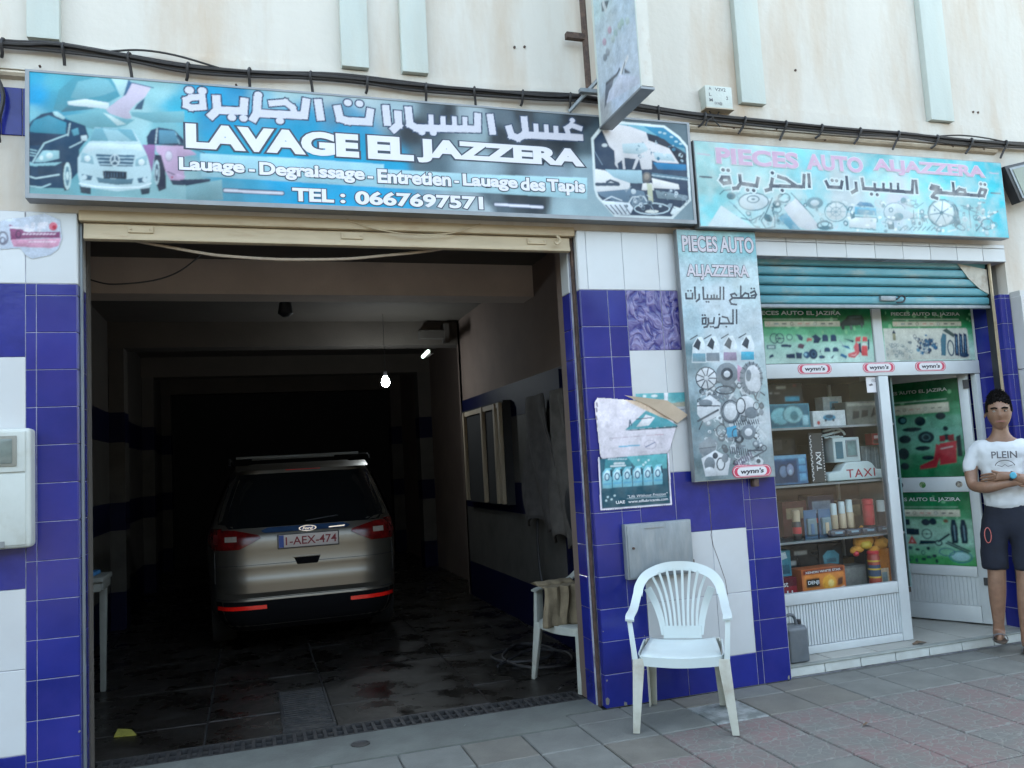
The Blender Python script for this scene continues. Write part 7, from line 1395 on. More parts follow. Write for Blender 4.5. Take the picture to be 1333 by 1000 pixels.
# ------------------------------------------------ cables along the wall
cb=thing('wall_cable','black cable bundle sagging across the whole facade with clips','cable',(2,-.04,3.9))
kp=[(-3,3.99),(-2,3.96),(-1.223,3.945),(-.95,3.952),(-.601,3.93),(-.30,3.90),(.076,3.900),(.563,3.918),(1.0,3.900),(1.426,3.905),(1.9,3.915),(2.165,3.925),(2.55,3.895),(2.962,3.87),(3.5,3.858),(4.241,3.85),(4.8,3.85),(5.3,3.84),(5.971,3.85),(6.6,3.86)]
for i,(r,dz,dy) in enumerate(((.016,0,0),(.011,.018,-.012),(.009,-.016,-.010),(.010,.006,-.022))):
    rn=random.Random(i); M().tube(crv([(x,-.035+dy+rn.uniform(-.004,.004),z+dz+rn.uniform(-.008,.008)) for x,z in kp],5),r,6).build('cable',m_black,cb,smooth=True)
M().tube(crv([(-.75,-.05,3.94),(-.55,-.055,3.975),(-.35,-.055,3.965),(-.1,-.05,3.91)],5),.006,6).build('cable',m_black,cb,smooth=True); M().tube(crv([(5.0,-.05,3.85),(5.3,-.055,3.885),(5.6,-.055,3.88),(5.9,-.05,3.85)],5),.006,6).build('cable',m_black,cb,smooth=True)
zc=lambda x:[kp[i][1]+(kp[i+1][1]-kp[i][1])*(x-kp[i][0])/(kp[i+1][0]-kp[i][0]) for i in range(len(kp)-1) if kp[i][0]<=x<=kp[i+1][0]][0]
for i,x in enumerate((-1.209,-.917,-.59,-.281,.053,.402,.74,1.101,1.412,1.736,2.066,2.707,3.067,3.386,3.726,4.033,4.373,4.724,5.091,5.428,5.778)):
    z=zc(x); dn=.07+.02*((i*7)%3); ln=-.045 if x>2.9 else .012*((i%3)-1)
    M().tube(crv([(x+.012,-.02,z+.02),(x,-.062,z+.022),(x-.004,-.066,z-.01),(x+ln*.4,-.045,z-.05),(x+ln,-.03,z-dn)],4),[.007]*12+[.009]*5 if False else .0085,6).build('clip',m_black,cb,smooth=True)
M().tube(crv([(3.20,-.03,3.92),(3.16,-.05,3.88),(3.09,-.055,3.84),(3.07,-.05,3.80)],4),.006,6).tube(crv([(3.12,-.03,3.92),(3.13,-.05,3.86),(3.18,-.055,3.80)],4),.005,6).build('loose_wire',m_black,cb,smooth=True)
M().tube(crv([(-1.24,-.03,3.92),(-1.25,-.04,3.8),(-1.21,-.04,3.66),(-1.235,-.04,3.5),(-1.23,-.04,3.40)],5),.012,6).build('loose_wire',m_black,cb,smooth=True)
c=M().tube(crv([(-.72,.10,2.99),(-.62,.10,2.93),(-.411,.10,2.888),(-.2,.10,2.852),(-.079,.10,2.841),(.15,.10,2.83),(.358,.10,2.832),(.6,.10,2.842),(.821,.10,2.867),(1.05,.10,2.895),(1.25,.10,2.93)],5),.009,6).build('rope',mat('old_rope',(.30,.24,.18),.9,.15,40),None,smooth=True,label='pale sagging rope hung below the garage shutter bar',category='rope')
M().tube(crv([(-1.0,.8,2.88),(-.9,.8,2.84),(-.791,.8,2.824),(-.564,.8,2.852),(-.4,.8,2.92),(-.25,.8,3.05)],5),.005,6).build('wire',m_black,None,smooth=True,label='thin dark wire drooping inside the garage top left corner',category='wire')
M().tube(crv([(.59,-.0,3.06),(.72,-.01,3.01),(.95,-.015,2.975),(1.2,-.015,2.985),(1.35,-.01,3.03),(1.42,-.0,3.06)],5),.004,6).build('wire',m_beige,None,smooth=True,label='thin beige wire looping over the middle of the shutter housing',category='wire')
# ------------------------------------------------ sticker, posters, metal boxes
M().box(-1.24,-1.239,.0,.001,2.8,2.81)
stk=board('poster_sticker',None,-1.30,-.938,2.775,3.035,-.0035,90,None,ART_STICK,m_paper,.8,.03,base='c9cfd2'); stk['label']='torn pink and grey sticker on white tiles at upper left'; stk['category']='sticker'
# cut the sticker outline
bm=bmesh.new(); bm.from_mesh(stk.data); ol=ART_STICK[0][3]
def inside(x,z,p):
    r=False
    for i in range(len(p)):
        (xa,za),(xb,zb)=p[i],p[i-1]
        if (za>z)!=(zb>z) and x<(xb-xa)*(z-za)/(zb-za)+xa: r=not r
    return r
bmesh.ops.delete(bm,geom=[f for f in bm.faces if not inside(f.calc_center_median().x,f.calc_center_median().z,ol)],context='FACES'); bm.to_mesh(stk.data); bm.free()
po=thing('torn_poster','torn white and teal oil advertising poster peeling off the purple-blue pier tiles','poster',(2.4,0,1.22))
ob_=board('sheet',po,2.105,2.79,1.20,1.97,-.005,170,None,ART_POSTER,m_paper,.80,.03,base='000000',bend=lambda X,Z:-.004-.006*np.sin(X*21)*np.clip((Z-1.2)/.8,0,1)-.012*np.clip((Z-1.85)/.1,0,1))
bm=bmesh.new(); bm.from_mesh(ob_.data); 
pl=[p for k,c_,w_,p in ART_POSTER if k=='p']; hull=[pl[0]]+[p for p in pl if len(p)>=9]+[pl[-1],pl[-2]]
big=[p for p in pl]; frame_=[p for k,c_,w_,p in ART_POSTER if k=='l'][-1]
fr_poly=frame_+[(frame_[0][0],frame_[0][1])]
def keep(x,z): return any(inside(x,z,p) for p in big) or inside(x,z,fr_poly) or any(math.hypot(x-(a[0]+(b[0]-a[0])*t),z-(a[1]+(b[1]-a[1])*t))<.006 for a,b in zip(frame_,frame_[1:]) for t in [k/40 for k in range(41)])
bmesh.ops.delete(bm,geom=[f for f in bm.faces if not keep(f.calc_center_median().x+2.4,f.calc_center_median().z+1.22)],context='FACES'); bm.to_mesh(ob_.data); bm.free()
letters('lettering',po,'UAE',2.215,2.278,1.252,1.272,-.021,m_wht,.03); letters('lettering',po,'"Life Without Friction"',2.30,2.585,1.285,1.303,-.023,m_wht,.005,shear=.2); letters('lettering',po,'www.eiflubricants.com',2.30,2.585,1.252,1.270,-.023,m_wht,.015)
bm=None
ts=board('sticker',None,2.415,2.775,1.86,1.955,-.0025,80,ART_TEAL_BG,ART_TEAL,m_paper,.8,.03); ts['label']='faded teal landscape sticker strip on white tiles above torn poster'; ts['category']='sticker'
# peeled flap of the poster
M().add([(2.32,-.03,1.945),(2.62,-.045,1.90),(2.775,-.03,1.80),(2.70,-.012,1.75),(2.50,-.022,1.87)],[(0,1,2,3,4)]).build('peeled_flap',mat('aged_paper',(.50,.40,.30),.8,.1,9),po)
eb=thing('meter_cabinet','grey metal service cabinet on the tiled pier behind the white chair','cabinet',(2.48,-.03,.775))
M().box(2.252,2.722,-.05,.0,.775,1.12).build('case',m_galv,eb,bevel=.003); M().box(2.262,2.712,-.058,-.0505,.785,1.112).build('door',m_galv,eb,bevel=.004)
M().tube([(2.295,-.06,.97),(2.295,-.072,.97)],.008,8).build('lock',m_rust,eb); M().box(2.38,2.52,-.062,-.058,1.085,1.09).box(2.38,2.52,-.062,-.058,.81,.815).build('vent_lip',m_frame,eb); M().box(2.722,2.735,-.04,0,.80,.86).build('hinge',m_rust,eb)
M().box(3.225,3.262,-.05,0,1.30,1.352).build('sign_bracket',m_rust,sv,bevel=.004)
mb=thing('electric_meter','pale electric meter box with a small window on the left wall','meter',(-1.3,-.09,1.26))
M().box(-1.62,-1.066,-.12,0,1.262,1.868).build('case',mat('aged_cream_plastic',(.44,.47,.44),.5,.06,8,(.28,.26,.2),.5,lo=.5,hi=.75),mb,bevel=.025,seg=4)
M().box(-1.60,-1.088,-.128,-.119,1.645,1.852).build('lid',MATS['aged_cream_plastic'],mb,bevel=.012,seg=3); M().box(-1.60,-1.088,-.1245,-.119,1.28,1.638).build('cover',MATS['aged_cream_plastic'],mb,bevel=.006,seg=2)
M().box(-1.5,-1.125,-.133,-.1285,1.675,1.83).build('window_frame',mat('window_rim',(.20,.20,.17),.6,.1,9),mb,bevel=.012); M().box(-1.48,-1.145,-.135,-.1335,1.69,1.815).build('window',mat('murky_glass',(.12,.15,.14),.12,.4,7),mb,bevel=.006)
M().box(-1.23,-1.18,-.129,-.1245,1.272,1.302).build('seal',m_frame,mb)
# ------------------------------------------------ shop front
F=thing('storefront','white aluminium shop front with display window and green auto parts panels','shop front',(4.5,.28,.07))
y0,y1=.26,.31
def bar(n,*a,**k): return M().box(*a).build(n,k.get('m',m_alu),F,bevel=.004)
bar('top_rail',3.45,5.60,y0,y1,2.585,2.64); bar('transom',3.45,5.60,y0-.006,y1+.006,2.055,2.16); bar('mullion',4.60,4.69,y0-.004,y1+.004,.07,2.053); bar('mullion',4.60,4.685,y0,y1,2.162,2.583)
bar('jamb_post',3.45,3.50,y0,y1,.07,2.053); bar('jamb_post',3.45,3.50,y0,y1,2.162,2.583); bar('jamb_post',5.555,5.60,y0,y1,.07,2.053); bar('jamb_post',5.59,5.60,y0,y1,2.162,2.583)
bar('window_sill',3.502,4.598,y0,y1,.425,.505); bar('bottom_rail',3.502,4.598,y0,y1,.07,.125)
M().box(3.502,4.598,y0+.018,y1-.012,.127,.423).build('lower_panel',m_alu,F)
rb=M(); x=3.51
while x<4.59: rb.box(x,x+.017,y0+.010,y0+.019,.130,.420); x+=.0245
rb.build('panel_ribs',m_alu,F,kind='stuff')
M().box(3.5,4.6,y0+.020,y0+.026,.507,2.053).build('window_pane',m_glass,F)
bar('glazing_bead',4.588,4.600,y0+.004,y1,.507,2.052,m=m_frame)
# posters in the transom lights
def h2(c): return '%02x%02x%02x'%c
def jazira(seed,w,h,kind):
    """auto parts print: local metres, origin lower left"""
    r=random.Random(seed); it=[]; P=lambda c,*p: it.append(('p',h2(c),0,[(a*w,b*h) for a,b in p])); 
    Ln=lambda c,k,*p: it.append(('l',h2(c),k,[(a*w,b*h) for a,b in p]))
    E=lambda c,cx,cy,rx,ry,k=0,n=14:(it.append(('l' if k else 'p',h2(c),k,[(cx*w+rx*math.cos(2*math.pi*i/n),cy*h+ry*math.sin(2*math.pi*i/n)) for i in range(n+1)])))
    dk=(25,55,85); bl=(20,80,120)
    bgp=[]
    for i in range(12):
        for j in range(8):
            f=j/7; n=r.uniform(-12,12); 
            c=[(185,215,205),(175,212,200),(165,210,195),(140,200,170),(90,175,130),(50,150,95),(20,120,70),(15,100,60)][j] if kind!='dark' else [(30,110,70),(60,130,95),(90,150,125),(100,160,140),(95,155,130),(60,135,95),(35,115,70),(25,95,60)][j]
            if kind=='low': c=[(70,160,95),(120,185,150),(150,200,180),(160,205,185),(140,190,165),(70,150,105),(30,125,75),(20,105,65)][j]
            bgp.append(((i+.5)/12*w,(j+.5)/8*h,h2(tuple(int(max(0,min(255,q+n))) for q in c))))
    for k in range(16): E((130,200,150),r.random(),r.uniform(.55,.95),w*.02*r.random()+.004,w*.02*r.random()+.004)
    st=(.02,.72) if kind=='wide' else (.12,.88)
    P((205,205,185),(st[0],.66),(st[1],.66),(st[1],.755),(st[0],.755))
    for k in range(9):
        x=st[0]+.03+(st[1]-st[0]-.05)*k/9
        c=[(200,150,140),(110,140,150),(60,80,90),(50,60,60),(210,150,140)][k%5]
        if k%3==0: E(c,x,.708,.012,.012*1.0,.004)
        else: Ln(c,.008,(x-.015,.708),(x+.02,.708))
    Ln((200,220,210),.005,(st[0]+.01,.79),(st[1]-.02,.79))
    return bgp,it,P,Ln,E,dk,bl,r
t_let=mat('silver_lettering',(.42,.46,.44),.4,.1,12); t_ol=mat('dark_green_outline',(.01,.06,.04),.5)
w_,h_=.95,.42
bgp,it,P,Ln,E,dk,bl,r=jazira(3,w_,h_,'wide')
P((20,50,45),(.72,.72),(.78,.80),(.80,.86),(.94,.87),(.96,.78),(.955,.68),(.72,.66)); E((40,60,60),.745,.64,.016,.02);E((90,110,110),.825,.635,.013,.02);E((60,80,85),.93,.67,.010,.018);P((60,90,95),(.80,.80),(.93,.82),(.93,.845),(.81,.84))
E(dk,.095,.45,.036,.036,.006);E(dk,.145,.45,.036,.036,.007);E(dk,.145,.45,.008,.008);Ln(dk,.004,(.11,.45),(.18,.45))
E(dk,.235,.47,.025,.022,.006);P((40,75,100),(.29,.52),(.34,.51),(.36,.46),(.35,.40),(.32,.42),(.31,.48));P((170,110,110),(.40,.38),(.43,.45),(.40,.46),(.385,.40))
P((200,120,110),(.41,.40),(.44,.40),(.44,.45),(.41,.45));P(dk,(.44,.48),(.48,.52),(.53,.44),(.50,.36),(.45,.36),(.46,.44))
for x,z,hh in ((.565,.45,.13),(.645,.45,.13),(.575,.24,.09),(.655,.24,.09)): P((20,60,95),(x-.03,z-hh/2),(x-.025,z+hh/2-.02),(x-.01,z+hh/2),(x+.015,z+hh/2),(x+.03,z+hh/2-.04),(x+.028,z-hh/2))
P((100,130,140),(.02,.26),(.10,.26),(.10,.34),(.02,.34));P((190,215,210),(.035,.28),(.09,.28),(.09,.32),(.035,.32));P(dk,(.15,.30),(.24,.29),(.25,.33),(.20,.345),(.15,.34));P((90,60,80),(.30,.28),(.35,.26),(.37,.33),(.33,.36),(.31,.34))
P(dk,(.03,.10),(.08,.13),(.07,.18),(.04,.15));P(dk,(.19,.10),(.27,.09),(.27,.18),(.19,.17));P(dk,(.28,.09),(.33,.09),(.34,.19),(.28,.20));E((30,80,120),.38,.15,.032,.026);E((150,200,215),.37,.16,.012,.012);E(dk,.44,.165,.040,.040);E((70,110,140),.445,.165,.018,.018,.006)
P(dk,(.50,.20),(.52,.26),(.51,.17),(.53,.15));E(dk,.52,.11,.028,.014);E(bl,.51,.115,.01,.01);P(dk,(.60,.09),(.64,.15),(.62,.08));P((30,100,140),(.69,.13),(.75,.07),(.76,.12),(.71,.17));P((30,100,140),(.72,.32),(.78,.30),(.80,.24),(.73,.28));Ln((150,170,180),.006,(.70,.42),(.74,.28));P(dk,(.74,.44),(.83,.36),(.84,.40),(.78,.42))
P((205,100,105),(.77,.10),(.83,.08),(.88,.16),(.90,.28),(.86,.38),(.83,.28),(.84,.20),(.77,.16));P((230,190,190),(.78,.13),(.84,.12),(.86,.18),(.84,.14));P((215,90,95),(.85,.38),(.90,.38),(.91,.47),(.86,.46));P((215,90,95),(.92,.38),(.97,.38),(.97,.46),(.93,.47));P((205,80,85),(.90,.12),(.96,.11),(.965,.30),(.91,.30));P(dk,(.88,.2),(.905,.15),(.905,.36),(.88,.34));P(dk,(.965,.20),(.985,.25),(.99,.42),(.975,.42));P((225,220,215),(.915,.31),(.955,.31),(.955,.35),(.92,.35))
def poster(name,par,x0,z0,w,h,y,bgp,it,nx,title,tx0,tx1,tz0,tz1):
    o=board(name,par,x0,x0+w,z0,z0+h,y,nx,[(a+x0,b+z0,c) for a,b,c in bgp],[(k,c,w2,[(a+x0,b+z0) for a,b in p]) for k,c,w2,p in it],m_gloss,.72,.05)
    letters('lettering',par,title,x0+w*tx0,x0+w*tx1,z0+h*tz0,z0+h*tz1,y-.002,t_let,.02,t_ol,.03); return o
poster('printed_panel',F,3.62,2.165,.975,.418,y0+.012,bgp,[i for i in it],170,'PIECES AUTO EL JAZIRA',-.06,.715,.85,.945)
w_,h_=.89,.415
bgp,it,P,Ln,E,dk,bl,r=jazira(5,w_,h_,'mid')
P((200,205,195),(.015,.02),(.93,.02),(.945,.06),(.945,.58),(.93,.62),(.015,.62))
P((150,150,120),(.11,.40),(.14,.40),(.14,.54),(.11,.53));P(dk,(.105,.53),(.145,.53),(.125,.60))
for k in range(26):
    x=r.uniform(.03,.30);z=r.uniform(.08,.36); E((40,95,120),x,z,r.uniform(.004,.016),r.uniform(.004,.012),.003)
for k in range(60):
    x=r.gauss(.46,.07);z=r.gauss(.30,.10)
    if .06<z<.58: E(r.choice([dk,bl,(30,110,150),(90,140,160),(50,80,110)]),x,z,r.uniform(.005,.022),r.uniform(.005,.018),0 if r.random()<.6 else .004)
P((60,110,130),(.62,.10),(.67,.09),(.70,.50),(.66,.53),(.63,.40));E((20,60,90),.735,.24,.030,.060,.012);P((70,90,90),(.66,.58),(.71,.62),(.80,.50),(.78,.44));
for k,x in enumerate((.80,.85,.90)): P((20,45,80),(x-.025,.10+.02*k),(x+.02,.08),(x+.03,.50),(x-.005,.53)); Ln((110,160,190),.005,(x,.14),(x+.01,.46))
E(dk,.88,.1,.05,.02)
poster('printed_panel',F,4.692,2.165,.895,.415,y0+.012,bgp,it,160,'PIECES AUTO EL JAZIRA',.11,.87,.85,.93)
for x in (4.025,4.61,5.107): wynns('badge',F,x,2.119,.150,.037,y0-.008)
M().box(4.50,4.60,y0+.016,y0+.019,1.93,2.05).build('pane_sticker',m_wht,F); M().prism([(4.52,1.99),(4.55,2.0),(4.56,1.985),(4.53,1.98)],y0+.0145,y0+.016).build('pane_sticker',m_gr,F); letters('lettering',F,'17/22',4.55,4.59,2.01,2.03,y0+.0145,m_gr,.01)
# ------------------------------------------------ open door
Dr=thing('shop_door','white aluminium shop door standing open inward with two green auto parts posters','door',(5.53,.315,.08),-63,world=False)
def db(n,*a,**k): return M().box(*a).build(n,k.get('m',m_alu),Dr,bevel=.003)
db('stile',-.07,0,-.02,.02,.0,2.05); db('stile',-.86,-.79,-.02,.02,.0,2.05); db('top_rail',-.788,-.072,-.02,.02,1.955,2.05); db('middle_rail',-.788,-.072,-.02,.02,1.035,1.155); db('lower_rail',-.788,-.072,-.02,.02,.36,.44); db('bottom_rail',-.788,-.072,-.02,.02,.0,.13)
M().box(-.788,-.072,-.006,.006,.13,.36).build('lower_panel',m_alu,Dr); rb=M(); x=-.78
while x<-.08: rb.box(x,x+.02,-.013,-.006,.135,.355); x+=.03
rb.build('panel_ribs',m_alu,Dr,kind='stuff')
M().box(-.788,-.072,.0,.006,.44,1.035).box(-.788,-.072,.0,.006,1.155,1.955).build('pane',m_glass,Dr)
w_,h_=.71,.80
bgp,it,P,Ln,E,dk,bl,r=jazira(7,w_,h_,'dark'); dk=(15,40,45)
for x,z,a,b in ((.15,.58,.035,.035),(.35,.60,.04,.035),(.55,.58,.045,.04),(.78,.62,.04,.03),(.45,.50,.08,.018),(.82,.49,.02,.02),(.20,.40,.05,.04),(.36,.40,.05,.035),(.60,.41,.065,.05),(.82,.40,.045,.025),(.15,.25,.045,.05),(.33,.25,.045,.05),(.15,.13,.035,.03),(.33,.12,.035,.03),(.55,.30,.06,.02),(.60,.20,.05,.02)): E(dk,x,z,a,b)
E((60,110,115),.36,.60,.022,.02);E((70,110,110),.60,.41,.03,.025,.008)
P((150,40,50),(.50,.08),(.68,.10),(.78,.30),(.70,.34),(.66,.18),(.50,.12));P((160,45,55),(.72,.12),(.90,.14),(.92,.36),(.74,.34));P((120,30,40),(.74,.36),(.80,.36),(.80,.42),(.74,.42));P((120,30,40),(.84,.36),(.90,.36),(.90,.43),(.84,.42));P(dk,(.92,.2),(.97,.2),(.97,.42),(.92,.4));P((190,190,185),(.74,.28),(.88,.30),(.88,.31),(.74,.29))
poster('poster',Dr,-.785,1.158,w_,h_-.005,-.008,bgp,it,110,'PIECES AUTO EL JAZIRA',.12,.88,.87,.915)
w_,h_=.71,.592
bgp,it,P,Ln,E,dk,bl,r=jazira(9,w_,h_,'low'); dk=(20,45,60)
P(dk,(.12,.62),(.32,.62),(.32,.54),(.12,.54)) ;E(dk,.50,.58,.035,.028);E(dk,.58,.59,.03,.028);E((120,90,70),.72,.60,.02,.015)
P(dk,(.10,.50),(.42,.49),(.42,.40),(.10,.41));E(dk,.50,.42,.038,.038,.007);E(dk,.50,.42,.008,.008);Ln(dk,.005,(.45,.42),(.55,.42))
for k,x in enumerate((.80,.90)): P(dk,(x-.035,.30),(x+.03,.30),(x+.04,.50),(x+.02,.62),(x-.02,.62),(x-.04,.50)); Ln((120,160,175),.006,(x,.34),(x,.54))
P((190,60,60),(.28,.28),(.38,.28),(.33,.40));P((215,160,160),(.31,.30),(.35,.30),(.33,.35));E((150,60,60),.16,.32,.03,.02);E(dk,.12,.36,.03,.02)
Ln(dk,.016,(.62,.32),(.74,.42));E(dk,.62,.30,.025,.02,.01);P(dk,(.40,.27),(.58,.29),(.58,.33),(.42,.33))
E((60,120,140),.84,.12,.085,.045,.009);E((150,195,200),.84,.12,.07,.035);E((60,110,130),.70,.18,.06,.03,.008);Ln(dk,.012,(.70,.30),(.92,.18));Ln(dk,.012,(.72,.32),(.94,.20))
for x,z in ((.14,.22),(.20,.21),(.30,.22),(.12,.10),(.22,.11),(.30,.08),(.38,.20),(.44,.16),(.50,.10),(.56,.12),(.58,.05),(.50,.22),(.44,.07),(.36,.05),(.26,.05)): E(r.choice([dk,(40,80,90)]),x,z,r.uniform(.01,.022),r.uniform(.01,.02),0 if r.random()<.6 else .005)
poster('poster',Dr,-.785,.442,w_,h_,-.008,bgp,it,110,'PIECES AUTO EL JAZIRA',.10,.90,.86,.925)
for x,c_ in ((-.60,(60,60,70)),(-.42,(60,120,60)),(-.14,(50,50,60))): M().lathe([(.026,0),(.026,.001)],(x,-.0215,1.095),14,'y').build('round_sticker',mat('sticker%d'%int(-x*100),lin(c_,.8),.4,.3,60,(.5,.45,.35),.8),Dr)
M().box(-.03,.012,-.035,-.021,.30,.36).box(-.03,.012,-.035,-.021,1.86,1.93).build('hinge',m_dark,Dr); M().tube([(-.80,-.03,1.0),(-.80,-.05,1.02),(-.80,-.05,1.12),(-.80,-.03,1.14)],.008,6).build('handle',m_frame,Dr)
# ------------------------------------------------ display case and its goods
D_=thing('display_case','dark display case with glass shelves behind the shop window','display case',(4.15,.6,.07))
m_wood=mat('dark_wood_panel',(.014,.011,.009),.6,.25,4,stretch=(1,1,6)); m_shelf=mat('shelf_glass',(.10,.16,.16),.12,.1,8)
M().box(3.50,4.80,.80,.82,.07,2.05).build('back_panel',m_wood,D_); M().box(3.50,4.78,.33,.80,.40,.438).build('base',m_wood,D_)
for z in (.857,1.268,1.69): M().box(3.505,4.775,.34,.79,z-.010,z).build('shelf',m_shelf,D_); M().box(3.505,4.775,.334,.34,z-.014,z+.002).build('shelf_edge',m_frame,D_)
M().box(4.775,4.79,.33,.80,.44,2.05).build('side_panel',m_shelf,D_)
for x in (4.55,): M().box(x,x+.02,.77,.79,.44,2.04).build('upright',m_alu,D_)
g_i=None
def pm(n,c,r=.45,g=.70): return mat('print_'+n,lin(c,g),r,.12,14)
def tg(o,label,cat,group=None): o['label']=label; o['category']=cat; 
def carton(label,x0,x1,z0,z1,yf,dp,base,items,rot=0,m=None,nx=60,noise=.05,cat='box',extra=None,bgp=None):
    """box with a printed front; items in 0..1 of the front"""
    w=x1-x0;h=z1-z0; t=thing('goods_box',label,cat,(x0,yf,z0),rot,world=False)
    mb_=pm('side_%02x%02x%02x'%base,base); M().box(0,w,.0015,dp,0,h).build('carton',mb_,t,bevel=.002,seg=1)
    it=[(k,h2(c),ww,[(a*w,b*h) for a,b in p]) for k,c,ww,p in items]
    board('front_print',t,0,w,0,h,0,nx,[(a*w,b*h,h2(c)) for a,b,c in bgp] if bgp else None,it,m_gloss,.74,noise,base=h2(base))
    if extra: extra(t,w,h)
    return t
def ell(c,cx,cy,rx,ry,k=0,n=14): return ('l' if k else 'p',c,k,[(cx+rx*math.cos(2*math.pi*i/n),cy+ry*math.sin(2*math.pi*i/n)) for i in range(n+1)])
def rc(c,a,b,x,y): return ('p',c,0,[(a,b),(x,b),(x,y),(a,y)])
# shelf 1
carton('teal car alarm box with round dial pictures on the top shelf',3.60,4.065,1.692,1.875,.41,.16,(90,150,165),[rc((60,110,130),.02,.05,.98,.95),ell((130,190,200),.45,.5,.20,.36),ell((50,90,105),.45,.5,.20,.36,.008),ell((150,200,205),.68,.55,.19,.36),ell((50,90,105),.68,.55,.19,.36,.008),ell((80,130,140),.70,.5,.08,.2),rc((160,205,215),.85,.1,.96,.5)])
carton('black box with small white labels stacked over the teal alarm box',3.62,4.04,1.878,2.035,.44,.13,(28,30,34),[rc((180,185,185),.45,.74,.65,.84),rc((150,50,50),.80,.82,.87,.9),rc((140,145,145),.30,.5,.36,.56),rc((150,150,150),.40,.5,.52,.55),rc((60,150,180),.62,.12,.92,.34)])
carton('white box printed with a small blue car on the top shelf',4.085,4.39,1.692,1.812,.40,.14,(215,218,218),[ell((70,140,170),.50,.55,.20,.20),ell((50,90,110),.50,.62,.12,.12),ell((30,50,60),.38,.38,.035,.09),ell((30,50,60),.62,.38,.035,.09),ell((190,60,60),.16,.25,.05,.12)],rot=2)
carton('grey box with three dark mirror shapes right of the white box',4.395,4.70,1.692,1.872,.40,.14,(110,112,105),[('p',(40,42,45),0,[(.16,.25),(.36,.30),(.38,.58),(.20,.60)]),('p',(40,42,45),0,[(.42,.30),(.62,.36),(.64,.62),(.46,.62)]),('p',(40,42,45),0,[(.70,.30),(.88,.42),(.90,.78),(.80,.70)]),rc((160,160,150),.05,.8,.95,.92)],rot=-3)
carton('small white and blue box standing behind the grey mirror box',4.33,4.51,1.80,1.93,.58,.1,(190,198,198),[rc((110,160,180),.35,.2,.8,.7),rc((70,90,100),.45,.3,.7,.6)])
carton('low box carrying the small white and blue box at the back',4.30,4.56,1.692,1.798,.58,.12,(120,120,115),[rc((80,80,80),.1,.2,.9,.8)])
# shelf 2
carton('blue gauge set box with dial photograph at the left of the middle shelf',3.70,4.00,1.272,1.49,.41,.14,(70,110,150),[rc((45,70,105),.04,.06,.70,.82),ell((120,140,170),.30,.45,.13,.22),ell((30,45,70),.30,.45,.13,.22,.008),ell((140,150,180),.50,.50,.12,.22),ell((30,45,70),.50,.50,.12,.22,.008),ell((170,190,210),.5,.42,.05,.09),rc((110,170,205),.76,.1,.95,.35),rc((100,160,200),.76,.4,.95,.62),rc((120,180,210),.76,.67,.95,.86),rc((120,170,200),.0,.88,1,1)])
carton('black box with film strip marks leaning behind the blue gauge box',3.68,3.98,1.492,1.62,.50,.1,(25,26,30),[rc((60,60,62),.35,.3,.6,.9)]+[rc((170,170,170),.05+.04*k,.05,.075+.04*k,.16) for k in range(5)])
tx=thing('taxi_strip','black strip stood on end with white checks and the word taxi','car accessory',(4.075,.40,1.272))
M().box(4.03,4.155,.40,.41,1.272,1.645).build('strip',m_dark,tx); mm=M()
for k in range(17):
    for s_ in (0,1): mm.box(4.033+.008*((k+s_)%2)+.0,4.041+.008*((k+s_)%2),.398,.3995,1.285+.0205*k+.008*s_,1.293+.0205*k+.008*s_)
    mm.box(4.144,4.151,.398,.3995,1.285+.0205*k,1.293+.0205*k)
mm.build('checks',m_wht,tx); letters('lettering',tx,'TAXI',4.078,4.125,1.36,1.50,.3985,m_wht,.02,vert=True)
tl=thing('taxi_sign','white plastic taxi roof sign with red serif lettering on the middle shelf','taxi sign',(4.45,.43,1.272))
M().prism([(4.17,1.272),(4.735,1.272),(4.735,1.325),(4.70,1.34),(4.62,1.345),(4.585,1.39),(4.55,1.41),(4.36,1.41),(4.32,1.39),(4.285,1.345),(4.20,1.34),(4.17,1.325)],.39,.50).build('shell',m_plastic,tl,bevel=.012,seg=3)
letters('lettering',tl,'TAXI',4.335,4.60,1.292,1.355,.3885,mat('dark_red_print',(.32,.02,.04),.5),.008,sp=1.15)
tv=thing('small_monitor','small white monitor box with grey-green screen sitting on the taxi roof sign','monitor',(4.38,.43,1.412),world=True)
M().box(4.26,4.505,.42,.54,1.412,1.60).build('case',m_plastic,tv,bevel=.008,seg=2); M().box(4.375,4.475,.414,.42,1.45,1.58).build('screen_frame',m_galv,tv,bevel=.003); M().box(4.385,4.465,.412,.4145,1.46,1.57).build('screen',mat('screen_glass',(.12,.2,.2),.1,.3,20),tv); M().box(4.28,4.345,.416,.42,1.44,1.57).build('side_print',pm('teal',(70,120,135)),tv)
pn=M(); pn.tube(crv([(4.18,.44,1.62),(4.26,.43,1.635),(4.34,.43,1.65)],4),[.010]*9,6).tube(crv([(4.19,.44,1.655),(4.26,.43,1.665),(4.32,.43,1.67),(4.37,.43,1.645),(4.385,.43,1.62)],4),.009,6).tube([(4.20,.44,1.605),(4.33,.43,1.612)],.007,6).box(4.24,4.36,.42,.45,1.602,1.612)
o=pn.build('bracket_toy',m_plastic,None,smooth=True); tg(o,'white curled plastic hook piece lying on top of the small monitor','hook')
carton('small red and dark box at the right end of the middle shelf',4.655,4.755,1.53,1.62,.45,.08,(150,45,50),[rc((60,30,35),.1,.1,.9,.45),rc((210,190,190),.2,.55,.8,.8)])
carton('pale packet standing upright under the small red box',4.60,4.765,1.272,1.525,.52,.1,(120,135,140),[('l',(170,185,190),.006,[(.2,.05),(.3,.95)]),('l',(80,95,100),.006,[(.5,.05),(.55,.95)]),('l',(170,185,190),.004,[(.8,.05),(.8,.95)])])
